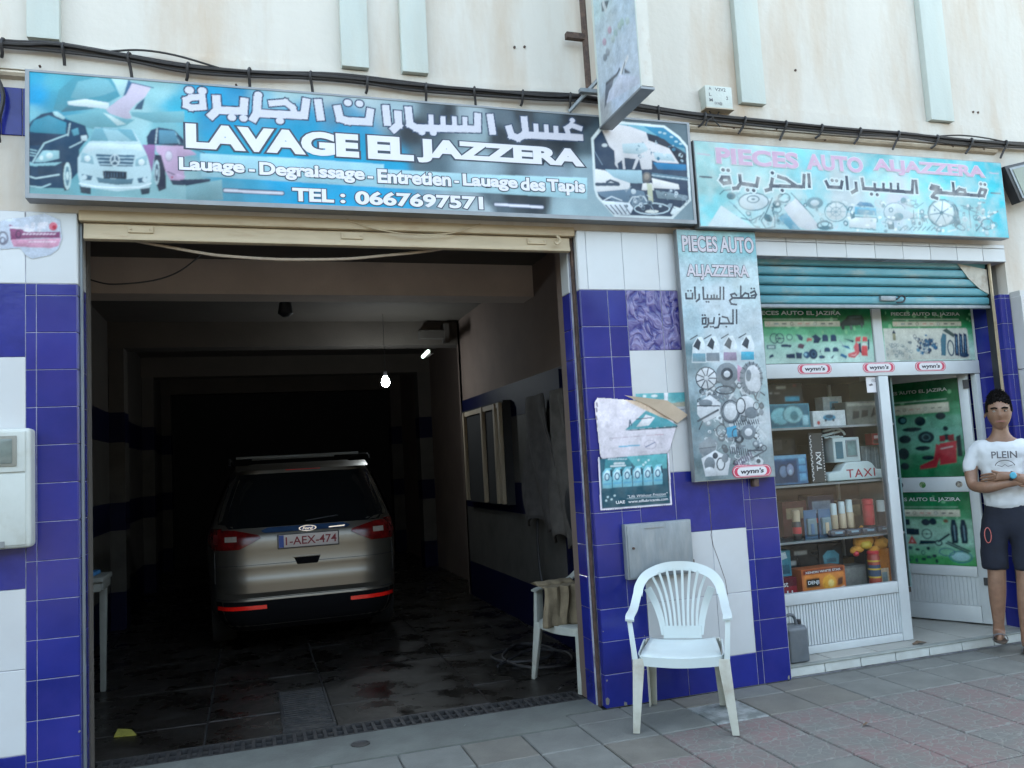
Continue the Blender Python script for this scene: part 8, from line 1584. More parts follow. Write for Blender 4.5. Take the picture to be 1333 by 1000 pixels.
# shelf 3
def can(label,x,y,z,r,h,mbody,mcap,cap=.25,neck=None,cat='spray can',band=None):
    t=thing('spray_can',label,cat,(x,y,z),world=False); hb=h*(1-cap)
    M().lathe([(r*.92,0),(r,.004),(r,hb*.94),(r*.8,hb)],n=16).build('can_body',mbody,t,smooth=True)
    M().lathe([(r*(neck or .9),hb),(r*(neck or .9),h*.97),(r*(neck or .9)*.8,h)],n=14).build('cap',mcap,t,smooth=True)
    if band: M().lathe([(r*1.01,hb*.35),(r*1.01,hb*.7)],n=16).build('label_band',band,t)
    return t
m_gold=mat('pale_gold',(.42,.33,.22),.35,.1,9); m_red=mat('red_plastic',(.42,.02,.03),.35,.1,9); m_or=mat('orange_plush',(.55,.24,.03),.9,.2,30,bump=.6,bsc=150); m_yel=mat('yellow_print',(.5,.33,.03),.5,.1,9)
m_bluep=pm('blue_pouch',(60,110,150)); m_blkp=pm('black_pack',(30,32,36))
can('black spray can with gold cap and red band on the third shelf',3.87,.42,.859,.033,.22,m_blkp,m_gold,.38,band=m_red)
for i,(x,lb) in enumerate(((4.01,'left blue transparent pouch hanging over the third shelf'),(4.14,'right blue transparent pouch hanging over the third shelf'))):
    t=thing('blister_pack',lb,'packet',(x,.44,.859),world=False); M().box(-.055,.055,0,.006,.0,.21).build('card',m_bluep,t); M().box(-.042,.042,-.025,0,.02,.15).build('bubble',pm('bubble%d'%i,(110,140,150),.15),t,bevel=.012,seg=3); M().box(-.02,.01,-.031,-.0255,.03,.11).build('contents',m_gold if i else m_bluep,t,bevel=.004)
for i,(x,h,lb) in enumerate(((4.225,.19,'first slim pale bottle with gold body beside the blue pouches'),(4.30,.20,'second slim pale bottle with gold body on the third shelf'),(4.37,.21,'third slim pale bottle beside the red canister'))): can(lb,x,.44,.859+.055,.027,h,m_gold,m_plastic,.45,cat='bottle')
can('bright red ribbed canister on the third shelf',4.545,.44,.859+.06,.042,.20,m_red,m_red,.2,1.0,cat='canister',band=pm('red_band',(190,50,55)))
can('white capped bottle right of the red canister',4.665,.44,.859+.05,.034,.19,m_blkp,m_plastic,.45,cat='bottle')
for k in range(4):
    x=4.20+.145*k; t=thing('sunglasses_case',('first','second','third','fourth')[k]+' dark glossy case from the left in the row before the bottles','case',(x,.40,.859),random.uniform(-5,5),world=False)
    M().box(-.066,.066,-.03,.03,0,.05).build('case',mat('glossy_navy',(.015,.03,.05),.12,.3,12),t,bevel=.018,seg=3); M().box(-.03,.035,-.031,-.029,.022,.036).build('label',pm('pale_label',(120,160,180)),t)
# bottom shelf
carton('orange and black headlamp bulb box with white lettering on the bottom shelf',3.84,4.24,.44,.645,.37,.14,(205,110,60),[rc((120,45,30),.04,.80,.96,.95),rc((215,130,60),.04,.06,.96,.78),ell((240,170,60),.62,.45,.16,.28),ell((245,215,130),.66,.42,.07,.13),rc((30,28,25),.10,.34,.40,.66),('p',(225,220,210),0,[(.50,.04),(.96,.28),(.96,.04)]),('p',(90,50,35),0,[(.80,.30),(.92,.34),(.94,.60),(.82,.56)])],rot=3,
 extra=lambda t,w,h:(letters('lettering',t,'DENJI',w*.13,w*.38,h*.42,h*.58,-.002,m_wht,.02),letters('lettering',t,'XENON WHITE STAR',w*.08,w*.90,h*.84,h*.92,-.002,m_wht,.02)))
carton('red box with white numerals at the left end of the bottom shelf',3.60,3.80,.44,.60,.38,.14,(140,30,45),[rc((90,20,35),.0,.6,1,1)],extra=lambda t,w,h:(letters('lettering',t,'11',w*.55,w*.80,h*.12,h*.42,-.002,m_wht,.02),letters('lettering',t,'est',w*.3,w*.62,h*.60,h*.80,-.002,m_wht,.01)))
carton('teal car care packet above the red box at the left',3.66,3.80,.602,.79,.43,.08,(60,130,150),[('p',(200,215,220),0,[(.2,.6),(.8,.7),(.7,.95),(.3,.9)]),rc((40,90,110),.1,.1,.9,.45)])
carton('black carton with white labels behind the orange bulb box',3.80,4.14,.44,.80,.56,.16,(22,24,27),[rc((170,175,175),.12,.60,.42,.68),rc((180,185,185),.38,.80,.72,.88)])
carton('dark carton with teal shirt picture in the middle of the bottom shelf',4.145,4.36,.44,.79,.55,.14,(30,34,38),[('p',(90,160,180),0,[(.2,.55),(.8,.55),(.85,.75),(.65,.85),(.35,.85),(.15,.75)]),rc((60,110,130),.3,.6,.7,.68)])
carton('plain grey carton between the bulb box and the striped canister',4.26,4.50,.44,.62,.47,.12,(115,115,112),[rc((130,130,126),.03,.05,.97,.9)])
carton('tan carton with a dark stripe under the plush toy',4.30,4.52,.44,.66,.62,.12,(120,95,60),[rc((60,50,40),.1,.3,.9,.5)])
t=can('tall red and blue canister with yellow bands right on the bottom shelf',4.50,.38,.44,.045,.29,pm('can_red',(170,60,45)),m_red,.08,1.0,cat='canister',band=pm('can_blue',(60,80,110)))
for z in (.03,.09,.15,.21): M().lathe([(.0465,z),(.0465,z+.012)],n=16).build('band',m_yel,t)
carton('orange upright box at the right end of the bottom shelf',4.565,4.70,.44,.735,.40,.12,(200,120,40),[rc((225,200,170),.1,.1,.6,.5),rc((150,170,175),.15,.15,.5,.4),('l',(120,50,30),.004,[(.7,.05),(.7,.95)])],rot=-2)
carton('dark box with pale corner logo tucked behind the gauge box',4.00,4.06,1.272,1.36,.60,.1,(40,50,70),[rc((120,140,170),.2,.5,.8,.9)])
carton('black carton behind the small monitor on the middle shelf',4.18,4.62,1.272,1.56,.62,.12,(32,34,40),[rc((70,80,100),.1,.55,.5,.9),rc((150,60,60),.6,.7,.85,.85)])
carton('maroon carton at the back of the third shelf',3.90,4.12,.859,1.13,.62,.12,(95,40,40),[rc((170,150,120),.15,.5,.85,.8)])
carton('navy carton in the middle back of the third shelf',4.14,4.38,.859,1.16,.62,.12,(30,45,85),[rc((140,165,190),.15,.55,.85,.85),rc((180,60,50),.15,.3,.5,.42)])
carton('brown carton at the back right of the third shelf',4.40,4.68,.859,1.10,.62,.12,(90,70,50),[rc((160,140,100),.2,.5,.8,.85)])
carton('grey carton stacked at the back of the top shelf',3.72,4.02,1.692,1.98,.60,.12,(60,66,72),[rc((130,140,150),.2,.6,.8,.85)])
for i,(x_,h_c,cc) in enumerate(((4.06,.17,(120,40,40)),(4.20,.15,(50,90,120)),(4.46,.18,(150,120,60)),(4.62,.16,(60,60,70)))):
    can(('dark red','steel blue','ochre','grey')[i]+' slim can in the second row of the third shelf',x_,.54,.859,.026,h_c,pm('row_can%d'%i,cc),m_dark,.2)
# plush toy : tiger/dog lying on the boxes
pt=thing('plush_toy','orange and yellow plush toy sprawled over the boxes on the bottom shelf','soft toy',(4.5,.44,.72),world=True)
def blob(name,m,par,c,r,sc=(1,1,1)):
    bm=bmesh.new(); bmesh.ops.create_icosphere(bm,subdivisions=3,radius=1); o_=origin_of(par)
    for v in bm.verts:
        n=1+.06*math.sin(v.co.x*5+c[0]*9)*math.cos(v.co.z*4+c[2]*7); v.co=Vector((v.co.x*sc[0]*r*n+c[0]-o_.x,v.co.y*sc[1]*r*n+c[1]-o_.y,v.co.z*sc[2]*r*n+c[2]-o_.z))
    me=bpy.data.meshes.new(name); bm.to_mesh(me); bm.free(); me.materials.append(m); me.polygons.foreach_set('use_smooth',[True]*len(me.polygons)); return new_obj(name,me,par)
blob('body',m_or,pt,(4.47,.44,.80),.06,(1.5,.9,1)); blob('head',m_or,pt,(4.62,.42,.775),.055,(1.2,.9,.85)); blob('muzzle',m_dark,pt,(4.675,.385,.765),.032,(1.2,.9,.8)); blob('ear',m_or,pt,(4.585,.43,.82),.022); blob('ear',m_or,pt,(4.635,.44,.825),.022); blob('leg',m_or,pt,(4.39,.42,.745),.034,(1.8,.9,.8)); blob('leg',m_or,pt,(4.34,.40,.74),.026,(1,.9,.9)); blob('leg',m_or,pt,(4.53,.40,.735),.032,(1.4,.9,.9)); blob('paw',m_red,pt,(4.35,.385,.72),.022); blob('belly',m_yel,pt,(4.46,.40,.775),.042,(1.2,.8,.8)); blob('tail',m_or,pt,(4.49,.47,.87),.02,(1,1,2.4))
# ------------------------------------------------ jerrycan, litter, drain
jc=thing('jerrycan','small dark grey plastic jerrycan on the shop step beside the blue pier','jerrycan',(3.57,.17,.07))
M().prism_x([(.10,.07),(.245,.07),(.245,.29),(.225,.315),(.12,.315),(.10,.295)],3.50,3.655).build('body',mat('slate_plastic',(.085,.10,.115),.5,.12,12,(.15,.16,.16),.4),jc,bevel=.016,seg=3)
M().tube(crv([(3.52,.17,.31),(3.525,.17,.365),(3.56,.17,.385),(3.60,.17,.37),(3.615,.17,.31)],4),.012,8).build('handle',MATS['slate_plastic'],jc,smooth=True); M().lathe([(.018,0),(.018,.03),(.014,.035)],(3.635,.17,.312),12).build('cap',m_dark,jc)
lt=M().add([(4.56,.12,.071),(4.60,.10,.085),(4.68,.125,.073),(4.70,.14,.071),(4.63,.16,.088),(4.57,.15,.071)],[(0,1,4,5),(1,2,3,4)]).build('litter',mat('dry_leaf',(.12,.08,.05),.8,.3,40),None); tg(lt,'crumpled brown scrap lying on the edge of the shop step','litter')
for x,y,s_,lb in ((3.20,-.97,.028,'curled dry leaf on the pink paving in the foreground'),(1.18,.06,.012,'small white scrap on the concrete threshold'),(1.93,.43,.02,'crumpled pale paper scrap on the right end of the drain grate')):
    o=M().add([(x-s_,y,.005),(x,y-s_*.5,.02),(x+s_,y,.006),(x+s_*.3,y+s_*.6,.016),(x-s_*.6,y+s_*.5,.006)],[(0,1,3,4),(1,2,3)]).build('leaf' if 'leaf' in lb else 'paper_scrap',MATS['dry_leaf'] if 'leaf' in lb else m_wht,None); tg(o,lb,'leaf' if 'leaf' in lb else 'litter'); o.location.z=.028 if x>1.9 and y>.4 else .003
m_grate=mat('worn_iron',(.035,.036,.038),.55,.3,20,(.10,.09,.08),.5,metal=.4)
dg=thing('drain_grate','long iron drain grate across the garage entrance','drain grate',(.6,.35,0))
M().box(-.86,2.04,.255,.265,-.03,.006).box(-.86,2.04,.445,.457,-.03,.006).build('frame',m_grate,dg); M().box(-.86,2.04,.266,.444,-.2,-.12).build('channel_bottom',m_back,dg)
x=-.85
while x<2.03: M().box(x,x+.020,.266,.444,-.02,.002).build('grate_bar',m_grate,dg); x+=.0585
M().box(-.85,2.03,.350,.358,-.02,.0015).build('cross_bar',m_grate,dg)
g2=thing('floor_grate','smaller square iron grate in the garage floor behind the drain','drain grate',(.3,.95,0))
M().box(.165,.455,.50,.515,-.01,.014).box(.165,.455,1.40,1.415,-.01,.014).box(.15,.165,.5,1.415,-.01,.014).box(.455,.47,.5,1.415,-.01,.014).build('frame',m_grate,g2); M().box(.165,.455,.515,1.40,.0,.004).build('pit_shade',m_back,g2)  # thin dark plate on the floor stands in for the shaded pit
for k in range(18): M().box(.166,.454,.520+.05*k,.542+.05*k,.004,.013).build('grate_bar',m_grate,g2)
o=M().lathe([(.055,0),(.055,.004),(.046,.004),(.044,.001)],(.56,.05,.0045),18).build('floor_drain',m_grate,None); tg(o,'small round drain cap in the concrete strip before the grate','drain')
o=M().plate([(-.84,.90),(-.71,.87),(-.755,1.0),(-.84,1.06)],.003,.012).build('floor_cloth',mat('mustard_cloth',(.26,.24,.04),.8,.3,40),None); tg(o,'mustard yellow rag on the garage floor by the left jamb','rag')
# ------------------------------------------------ monobloc chairs
def chair(label,loc,rot,m,dirty=None):
    t=thing('plastic_chair',label,'chair',loc,rot,world=False)
    # seat
    n=14; vs=[];fs=[]
    for j in range(n+1):
        v=j/n; y=-.235+.43*v; hw=.225-.03*v
        for i in range(n+1):
            u=-1+2*i/n; z=.415-.022*(1-u*u)*math.sin(math.pi*min(1,v*1.15))+.012*abs(u)**3-.016*max(0,1-v*9)
            vs.append((u*hw,y-.018*(1-u*u)*max(0,1-v*4),z))
    for j in range(n):
        for i in range(n): a=j*(n+1)+i; fs.append((a,a+1,a+n+2,a+n+1))
    mm=M().add(vs,fs); o=mm.build('seat',m,t,smooth=True); sd=o.modifiers.new('s','SOLIDIFY'); sd.thickness=.012; sd.offset=-1
    # apron
    M().ribbon([(-.232,.17,.395),(-.236,-.05,.392),(-.225,-.225,.388),(-.10,-.250,.380),(0,-.256,.378),(.10,-.250,.380),(.225,-.225,.388),(.236,-.05,.392),(.232,.17,.395)],.052,.008,lambda f:(0,0,1),5).build('apron',m,t,smooth=True)
    for s in (-1,1):
        # front leg : flat outer web + return web, continuing to the arm
        M().hexa([(s*.252,-.285,0),(s*.290,-.285,0),(s*.290,-.273,0),(s*.252,-.273,0)],[(s*.200,-.240,.40),(s*.268,-.250,.40),(s*.268,-.238,.40),(s*.200,-.228,.40)]).hexa([(s*.280,-.284,0),(s*.290,-.285,0),(s*.290,-.24,0),(s*.280,-.24,0)],[(s*.258,-.249,.40),(s*.268,-.250,.40),(s*.268,-.165,.40),(s*.258,-.165,.40)]).build('leg',dirty or m,t,bevel=.004)
        M().hexa([(s*.19,.262,0),(s*.235,.262,0),(s*.235,.275,0),(s*.19,.275,0)],[(s*.165,.195,.42),(s*.225,.195,.42),(s*.225,.21,.42),(s*.165,.21,.42)]).hexa([(s*.225,.215,0),(s*.235,.215,0),(s*.235,.262,0),(s*.225,.262,0)],[(s*.215,.12,.42),(s*.225,.12,.42),(s*.225,.195,.42),(s*.215,.195,.42)]).build('leg',dirty or m,t,bevel=.004)
        # arm post and arm sweeping up into the arched back
        M().hexa([(s*.238,-.245,.395),(s*.27,-.25,.395),(s*.27,-.165,.395),(s*.258,-.165,.395)],[(s*.262,-.215,.62),(s*.29,-.22,.62),(s*.29,-.15,.62),(s*.278,-.15,.62)]).build('arm_post',m,t,bevel=.004)
        M().ribbon([(s*.272,-.235,.612),(s*.275,-.17,.625),(s*.268,-.02,.635),(s*.262,.09,.665),(s*.250,.16,.715)],lambda f:.05,.012,lambda f:(1,0,.15*s),6).build('armrest',m,t,smooth=True)
        M().ribbon([(s*.11,.200,.44),(s*.125,.222,.53),(s*.155,.238,.63),(s*.195,.225,.72)],lambda f:.034+.012*f,.010,lambda f:(1,0,0),6).build('back_strut',m,t,smooth=True)
    M().ribbon([(-.252,.14,.69),(-.240,.185,.745),(-.195,.232,.80),(-.10,.262,.838),(0,.270,.848),(.10,.262,.838),(.195,.232,.80),(.240,.185,.745),(.252,.14,.69)],lambda f:.056,.013,lambda f:(math.cos(math.pi*f)*-1.0,.15,max(.25,math.sin(math.pi*f))),6).build('back_arch',m,t,smooth=True)
    M().ribbon([(-.115,.198,.455),(0,.206,.455),(.115,.198,.455)],.075,.010,lambda f:(0,.15,1),6).build('back_base',m,t,smooth=True)
    for k in range(8):
        f=-1+2*k/7
        M().ribbon([(f*.090,.206,.485),(f*.098,.225,.58),(f*.125,.245,.70),(f*.168,.258-.02*abs(f),.835-.035*f*f)],.0155,.008,lambda q:(1,0,0),5).build('slat',m,t,smooth=True)
    return t
chair('white plastic armchair with fan slatted back standing against the tiled pier',(2.405,-.40,.002),-31,m_plastic,mat('yellowed_plastic',(.42,.43,.38),.5,.10,7,(.22,.19,.14),.7,lo=.47,hi=.70))
c2=chair('grubby white plastic armchair half hidden behind the garage jamb',(2.235,.70,.002),-74,m_plasticd)
# cloth draped over the second chair
vs=[];fs=[];n1,n2=18,14
for i in range(n1+1):
    for j in range(n2+1):
        s_=i/n1; a=(j/n2-.5)*.30
        if s_<.12: y=.10+s_*1.2; z=.70+.02*math.sin(s_*26)
        else: y=.03-.015*math.sin(j*1.7); z=.70-(s_-.12)*.32
        vs.append((a+.012*math.sin(s_*5),y+.014*math.sin(j*1.35+s_*2),z))
for i in range(n1):
    for j in range(n2): q_=i*(n2+1)+j; fs.append((q_,q_+1,q_+n2+2,q_+n2+1))
cl=M().add([(x,y,z) for x,y,z in vs],fs).build('cloth',mat('khaki_cloth',(.17,.135,.085),.9,.2,14,bump=.5,bsc=120),None,smooth=True); tg(cl,'khaki rag draped over the arm of the half-hidden chair','cloth')
cl.rotation_euler=(0,0,R(10)); cl.location=(2.07,.62,-.02); sd=cl.modifiers.new('s','SOLIDIFY'); sd.thickness=.006
# ------------------------------------------------ things inside the garage
m_dimmed=mat('dimmed_plastic',(.16,.165,.15),.6,.15,9)  # white plastic darkened in colour to look dim inside the garage
tb=thing('plastic_table','white plastic side table just inside the left garage jamb','table',(-1.2,2.0,0))
M().box(-1.44,-1.035,1.85,2.25,.845,.885).build('table_top',m_dimmed,tb,bevel=.012,seg=3); M().box(-1.42,-1.06,1.87,1.885,.78,.845).box(-1.06,-1.045,1.87,2.23,.79,.845).build('apron',m_dimmed,tb,bevel=.004)
for x,y in ((-1.42,1.88),(-1.17,1.90),(-1.42,2.19),(-1.12,2.19)): M().hexa([(x,y,0),(x+.04,y,0),(x+.04,y+.04,0),(x,y+.04,0)],[(x,y,.845),(x+.055,y,.845),(x+.055,y+.055,.845),(x,y+.055,.845)]).build('leg',m_dimmed,tb,bevel=.006)
o=M().plate([(-1.42,1.9),(-1.12,1.92),(-1.10,2.15),(-1.40,2.18)],.886,.915).build('folded_cloth',mat('bright_blue_cloth',(.02,.13,.30),.8,.2,20),None,bevel=.008); tg(o,'folded bright blue cloth on the white side table','cloth')
cbn=thing('wall_cabinet','dark wall cabinet with three pale upright frames on the right garage wall','cabinet',(2.45,3.8,1.1))
M().box(2.41,2.49,2.95,4.60,1.13,2.17).build('back',m_back,cbn)
for y in (2.98,3.14,3.62,4.40): M().box(2.37,2.408,y,y+.055,1.14,2.15).build('frame',mat('raw_pine',(.26,.21,.15),.7,.15,4,stretch=(3,3,1)),cbn,bevel=.003)
M().box(2.385,2.405,3.04,4.45,2.10,2.15).build('frame',MATS['raw_pine'],cbn)
for i,(y0c,y1c,z0c,z1c,c_,lb) in enumerate(((1.55,2.30,1.00,2.12,(.045,.04,.038),'long dark coverall hanging on the right garage wall'),(1.15,1.62,.90,2.12,(.07,.062,.055),'brownish work jacket hanging nearest the right jamb'))):
    vs=[];fs=[]
    for j in range(15):
        for k in range(13):
            z=z1c-(z1c-z0c)*j/14; f=k/12; wd=.55+.45*min(1,j/5); yy=(y0c+y1c)/2+(f-.5)*(y1c-y0c)*wd
            vs.append((2.42-.035*math.sin(f*9+j*.5)*min(1,j/4)-.02,yy,z-.05*math.sin(f*7)*(j==14)))
    for j in range(14):
        for k in range(12): q_=j*13+k; fs.append((q_,q_+1,q_+14,q_+13))
    o=M().add(vs,fs).build('hanging_coverall' if i==0 else 'hanging_jacket',mat('greasy_cloth%d'%i,c_,.9,.3,12),None,smooth=True); tg(o,lb,'clothing'); sd=o.modifiers.new('s','SOLIDIFY'); sd.thickness=.02
bgx=blob('hanging_bag',mat('black_sack',(.008,.008,.009),.7,.3,12),None,(2.36,.98,1.18),.16,(.6,.8,1.5)); tg(bgx,'black sack hanging low on the right garage wall beside the jamb','bag')
hz=thing('hose','black rubber hose looping down the right garage wall to the floor','hose',(2.4,1.8,0))
M().tube(crv([(2.46,1.75,1.16),(2.43,1.95,1.17),(2.42,2.12,1.02),(2.42,2.15,.7),(2.41,2.08,.4),(2.30,1.95,.03),(2.0,1.8,.02),(1.8,1.65,.02),(1.85,1.4,.02),(2.15,1.35,.02),(2.3,1.6,.03),(2.1,1.85,.04),(1.85,1.5,.03),(1.95,1.15,.02),(2.25,1.1,.02),(2.35,1.4,.03),(2.1,1.55,.05),(1.75,1.3,.02)],6),.012,6).build('hose',m_black,hz,smooth=True)
o=M().tube([(2.44,1.28,.02),(2.47,1.30,1.1)],.011,8).build('broom_handle',mat('green_rod',(.01,.10,.05),.5),None); tg(o,'thin green rod leaning on the right garage wall','rod')
M().box(2.455,2.49,1.48,1.54,0,2.3).build('drain_pipe',m_iblue,gr_)
ck=M().box(2.0,2.38,4.86,4.99,3.10,3.20).box(2.30,2.36,4.85,4.99,3.05,3.28).build('conduit_box',m_int,None); tg(ck,'plaster coloured conduit box on the second ceiling beam','box')
for x,y,z,lb in ((.36,.62,3.10,'dark ceiling lamp holder near the shutter'),(.35,3.0,3.05,'dark lamp hanging between the first and second ceiling beam')):
    o=thing('ceiling_lamp',lb,'lamp',(x,y,z),world=False); M().lathe([(.05,.23),(.05,.20),(.02,.19),(.02,.12),(.055,.10),(.07,.0),(.03,-.03)],n=12).build('holder',m_dark,o,smooth=True)
bl_=thing('light_bulb','glaring white light bulb lit inside the garage','lamp',(1.60,5.0,2.58),world=True)
bl_.location=(1.50,4.5,2.54); WORLD[bl_.name]=Vector((0,0,0)); 
M().lathe([(.012,-.055),(.036,-.04),(.048,-.005),(.042,.03),(.024,.05),(.018,.07)],n=16).build('bulb',emat('lit_bulb',(.85,.95,1.0),18),bl_,smooth=True); M().lathe([(.02,.07),(.02,.12),(.003,.13),(.003,.79)],n=6).build('holder',m_black,bl_,smooth=True)
tbx=thing('tube_lamp','short greenish tube lamp glowing on the right garage wall','lamp',(2.0,4.6,2.86),world=False); 
M().tube([(0,-.16,.02),(0,.16,.0)],.020,8).build('tube',emat('glowing_tube',(.75,1,.85),.35),tbx,smooth=True); M().box(.02,.06,-.18,.18,-.01,.04).build('fitting',m_int,tbx)
# ------------------------------------------------ the car (rear view)
car=thing('parked_car','silver estate minivan parked nose-in inside the dark garage','car',(.47,2.78,0),0,world=False)
m_sil=mat('silver_paint',(.14,.127,.106),.36,.03,3,metal=.8,coat=.25); m_cg=mat('dark_car_glass',(.004,.005,.006),.06,.1,3); m_tire=mat('tyre_rubber',(.015,.015,.015),.8,.2,20)
m_tail=mat('red_lamp_lens',(.12,.004,.004),.2,.35,26,(.02,.0,.0),.7); m_refl=mat('red_reflector',(.85,.015,.008),.25,.1,60); m_lens=mat('clear_lens',(.30,.27,.23),.15,.2,20); m_trim=mat('grey_bumper',(.004,.004,.005),.85,.1,12,spec=.1)
import bisect
#      z    halfw  rear   front
RG=[(.20,.78,.12,4.60),(.26,.85,.03,4.70),(.34,.895,-.005,4.76),(.40,.91,-.02,4.78),(.46,.915,-.015,4.77),(.50,.92,-.005,4.75),(.535,.925,.045,4.73),(.66,.93,.050,4.66),(.70,.933,.070,4.5),(.74,.935,.062,4.4),(.80,.935,.075,4.3),(.86,.935,.082,4.1),(.94,.93,.085,3.9),(1.02,.922,.10,3.75),(1.08,.905,.135,3.60),(1.14,.88,.165,3.50),(1.30,.82,.235,3.30),(1.45,.755,.305,3.10),(1.56,.70,.36,2.9),(1.61,.66,.345,2.8),(1.645,.60,.42,2.6),(1.665,.50,.60,2.4)]
RG=[(z,w*.945,r,f) for z,w,r,f in RG]
def rg(z):
    zs=[r[0] for r in RG]; i=min(max(bisect.bisect(zs,z)-1,0),len(RG)-2); f=(z-zs[i])/(zs[i+1]-zs[i]); f=min(max(f,0),1); return [RG[i][k]+(RG[i+1][k]-RG[i][k])*f for k in (1,2,3)]
def rearY(x,z,n=7):
    w,r,fr=rg(z); L=(fr-r)/2; q_=min(.9999,abs(x)/w); return r+L*(1-(1-q_**n)**(1/n))
def outline(z,N=64):
    w,r,fr=rg(z); L=(fr-r)/2; c=(fr+r)/2; o=[]
    for k in range(N):
        a=2*math.pi*k/N; ca,sa=math.cos(a),math.sin(a); n=7
        rr=(abs(ca)**n+abs(sa)**n)**(-1/n); o.append((w*ca*rr,c+L*sa*rr,z))
    return o
zs=[]; 
for i in range(len(RG)-1):
    k=2 if RG[i+1][0]-RG[i][0]>.05 else 1
    for j in range(k): zs.append(RG[i][0]+(RG[i+1][0]-RG[i][0])*j/k)
zs.append(RG[-1][0]); mm=M(); N_=96
for z in zs: mm.v+=outline(z,N_)
for i in range(len(zs)-1):
    for k in range(N_): mm.f.append((i*N_+k,i*N_+(k+1)%N_,(i+1)*N_+(k+1)%N_,(i+1)*N_+k))
mm.f.append(tuple((len(zs)-1)*N_+k for k in range(N_))); mm.f.append(tuple(range(N_-1,-1,-1)))
body=mm.build('body',m_sil,car,smooth=True)
def patch(name,m,zf,n=18,nz=10,off=.006,par=car,label=None,smooth=True):
    """zf: list of (z,xl,xr)"""
    zz=[q[0] for q in zf]; vs=[];fs=[]
    for j in range(nz+1):
        z=zz[0]+(zz[-1]-zz[0])*j/nz; i=min(max(bisect.bisect(zz,z)-1,0),len(zf)-2); f=(z-zz[i])/(zz[i+1]-zz[i]); xl=zf[i][1]+(zf[i+1][1]-zf[i][1])*f; xr=zf[i][2]+(zf[i+1][2]-zf[i][2])*f
        for k in range(n+1): x=xl+(xr-xl)*k/n; vs.append((x,rearY(x,z)-off,z))
    for j in range(nz):
        for k in range(n): a=j*(n+1)+k; fs.append((a,a+1,a+n+2,a+n+1))
    return M().add(vs,fs).build(name,m,par,smooth=smooth,label=label)
patch('rear_window',m_cg,[(1.095,-.66,.66),(1.14,-.775,.775),(1.30,-.73,.73),(1.50,-.66,.66),(1.57,-.60,.60)],24,12,.004)
for s in (-1,1):
    tlm=patch('tail_lamp',m_tail,[(.915,-.80,-.58),(.96,-.845,-.48),(1.02,-.855,-.37),(1.075,-.835,-.58),(1.10,-.825,-.74)] if s<0 else [(.915,.58,.80),(.96,.48,.845),(1.02,.37,.855),(1.075,.58,.835),(1.10,.74,.825)],16,8,.012)
    a,b=sorted((s*.70,s*.60)); patch('lamp_insert',m_lens,[(.985,a,b),(1.03,a,b)],6,3,.017,tlm)
    a,b=sorted((s*.81,s*.76)); patch('lamp_insert',mat('dim_red_lens',(.16,.02,.02),.2,.2,20),[(.97,a,b),(1.05,a,b)],6,3,.017,tlm)
    a,b=sorted((s*.77,s*.36)); patch('reflector',m_refl,[(.405,a,b),(.438,a,b)],14,2,.012)
    M().add([(s*.705,.9,1.675),(s*.705,.9,1.69),(s*.69,.9,1.69)],[]) 
    M().tube(crv([(s*.66,.62,1.655),(s*.66,.75,1.71),(s*.66,1.2,1.722),(s*.66,2.0,1.715),(s*.66,2.5,1.68)],4),.014,6).build('roof_rail',m_trim,car,smooth=True)
    # side glass
    vs=[];fs=[]
    for j in range(7):
        z=1.12+.42*j/6; w=rg(z)[0]
        for k in range(12): yy=.55+.1*j/6+(2.6-.12*j)*k/11; vs.append((s*(w+.004),yy,z))
    for j in range(6):
        for k in range(11): a=j*12+k; fs.append((a,a+1,a+13,a+12))
    M().add(vs,fs).build('side_window',m_cg,car,smooth=True)
    for yy in (.95,3.75):
        wh=M().lathe([(.335,-.10),(.335,.08),(.31,.11),(.21,.11),(.19,.10)],(s*.74,yy,.335),24,'x').build('wheel',m_tire,car,smooth=True); M().lathe([(.2,.0),(.2,.112),(.05,.118)],(s*.74,yy,.335),16,'x').build('rim',m_frame,wh,smooth=True)
patch('bumper_lower',m_trim,[(.21,-.70,.70),(.30,-.80,.80),(.40,-.845,.845),(.475,-.85,.85)],24,8,.007)
patch('brake_light',m_refl,[(1.592,-.155,.155),(1.612,-.165,.165)],8,2,.012)
patch('blue_trim',mat('number_plate_garnish',(.02,.05,.12),.25,.1,9,coat=.4),[(1.045,-.36,.36),(1.065,-.40,.40),(1.09,-.33,.33)],16,4,.010)
# seams
for z in (.775,.495): 
    pts=[(x,rearY(x,z)-.002,z) for x in [-.80+1.6*k/24 for k in range(25)]]; M().tube(pts,.0035,4).build('seam',m_black,car)
for s in (-1,1): M().tube([(s*.79,rearY(s*.79,z)-.001,z) for z in [.62+.045*k for k in range(7)]],.0035,4).build('seam',m_black,car)
pl_=thing_dummy=None
yp=rearY(0,.97)-.02
pla=M().prism(pill(.015,.965,.26,.055,1) if False else [(-.245,.905),(.275,.905),(.275,1.017),(-.245,1.017)],yp-.008,yp).build('number_plate',mat('plate_white',(.52,.45,.42),.4,.05,20),car,bevel=.003)
M().box(-.255,.285,yp-.0005,yp+.012,.895,1.027).build('plate_frame',m_dark,pla); M().box(-.243,-.20,yp-.0095,yp-.008,.907,1.015).build('euro_band',mat('plate_blue',(.01,.05,.25),.4),pla)
letters('lettering',pla,'1-AEX-474',-.185,.262,.925,.997,yp-.0102,mat('plate_red',(.20,.01,.02),.5),.012)
pe=[(.012+.078*math.cos(a),1.062+.026*math.sin(a)) for a in [2*math.pi*k/24 for k in range(24)]]; yb=rearY(0,1.062)-.018
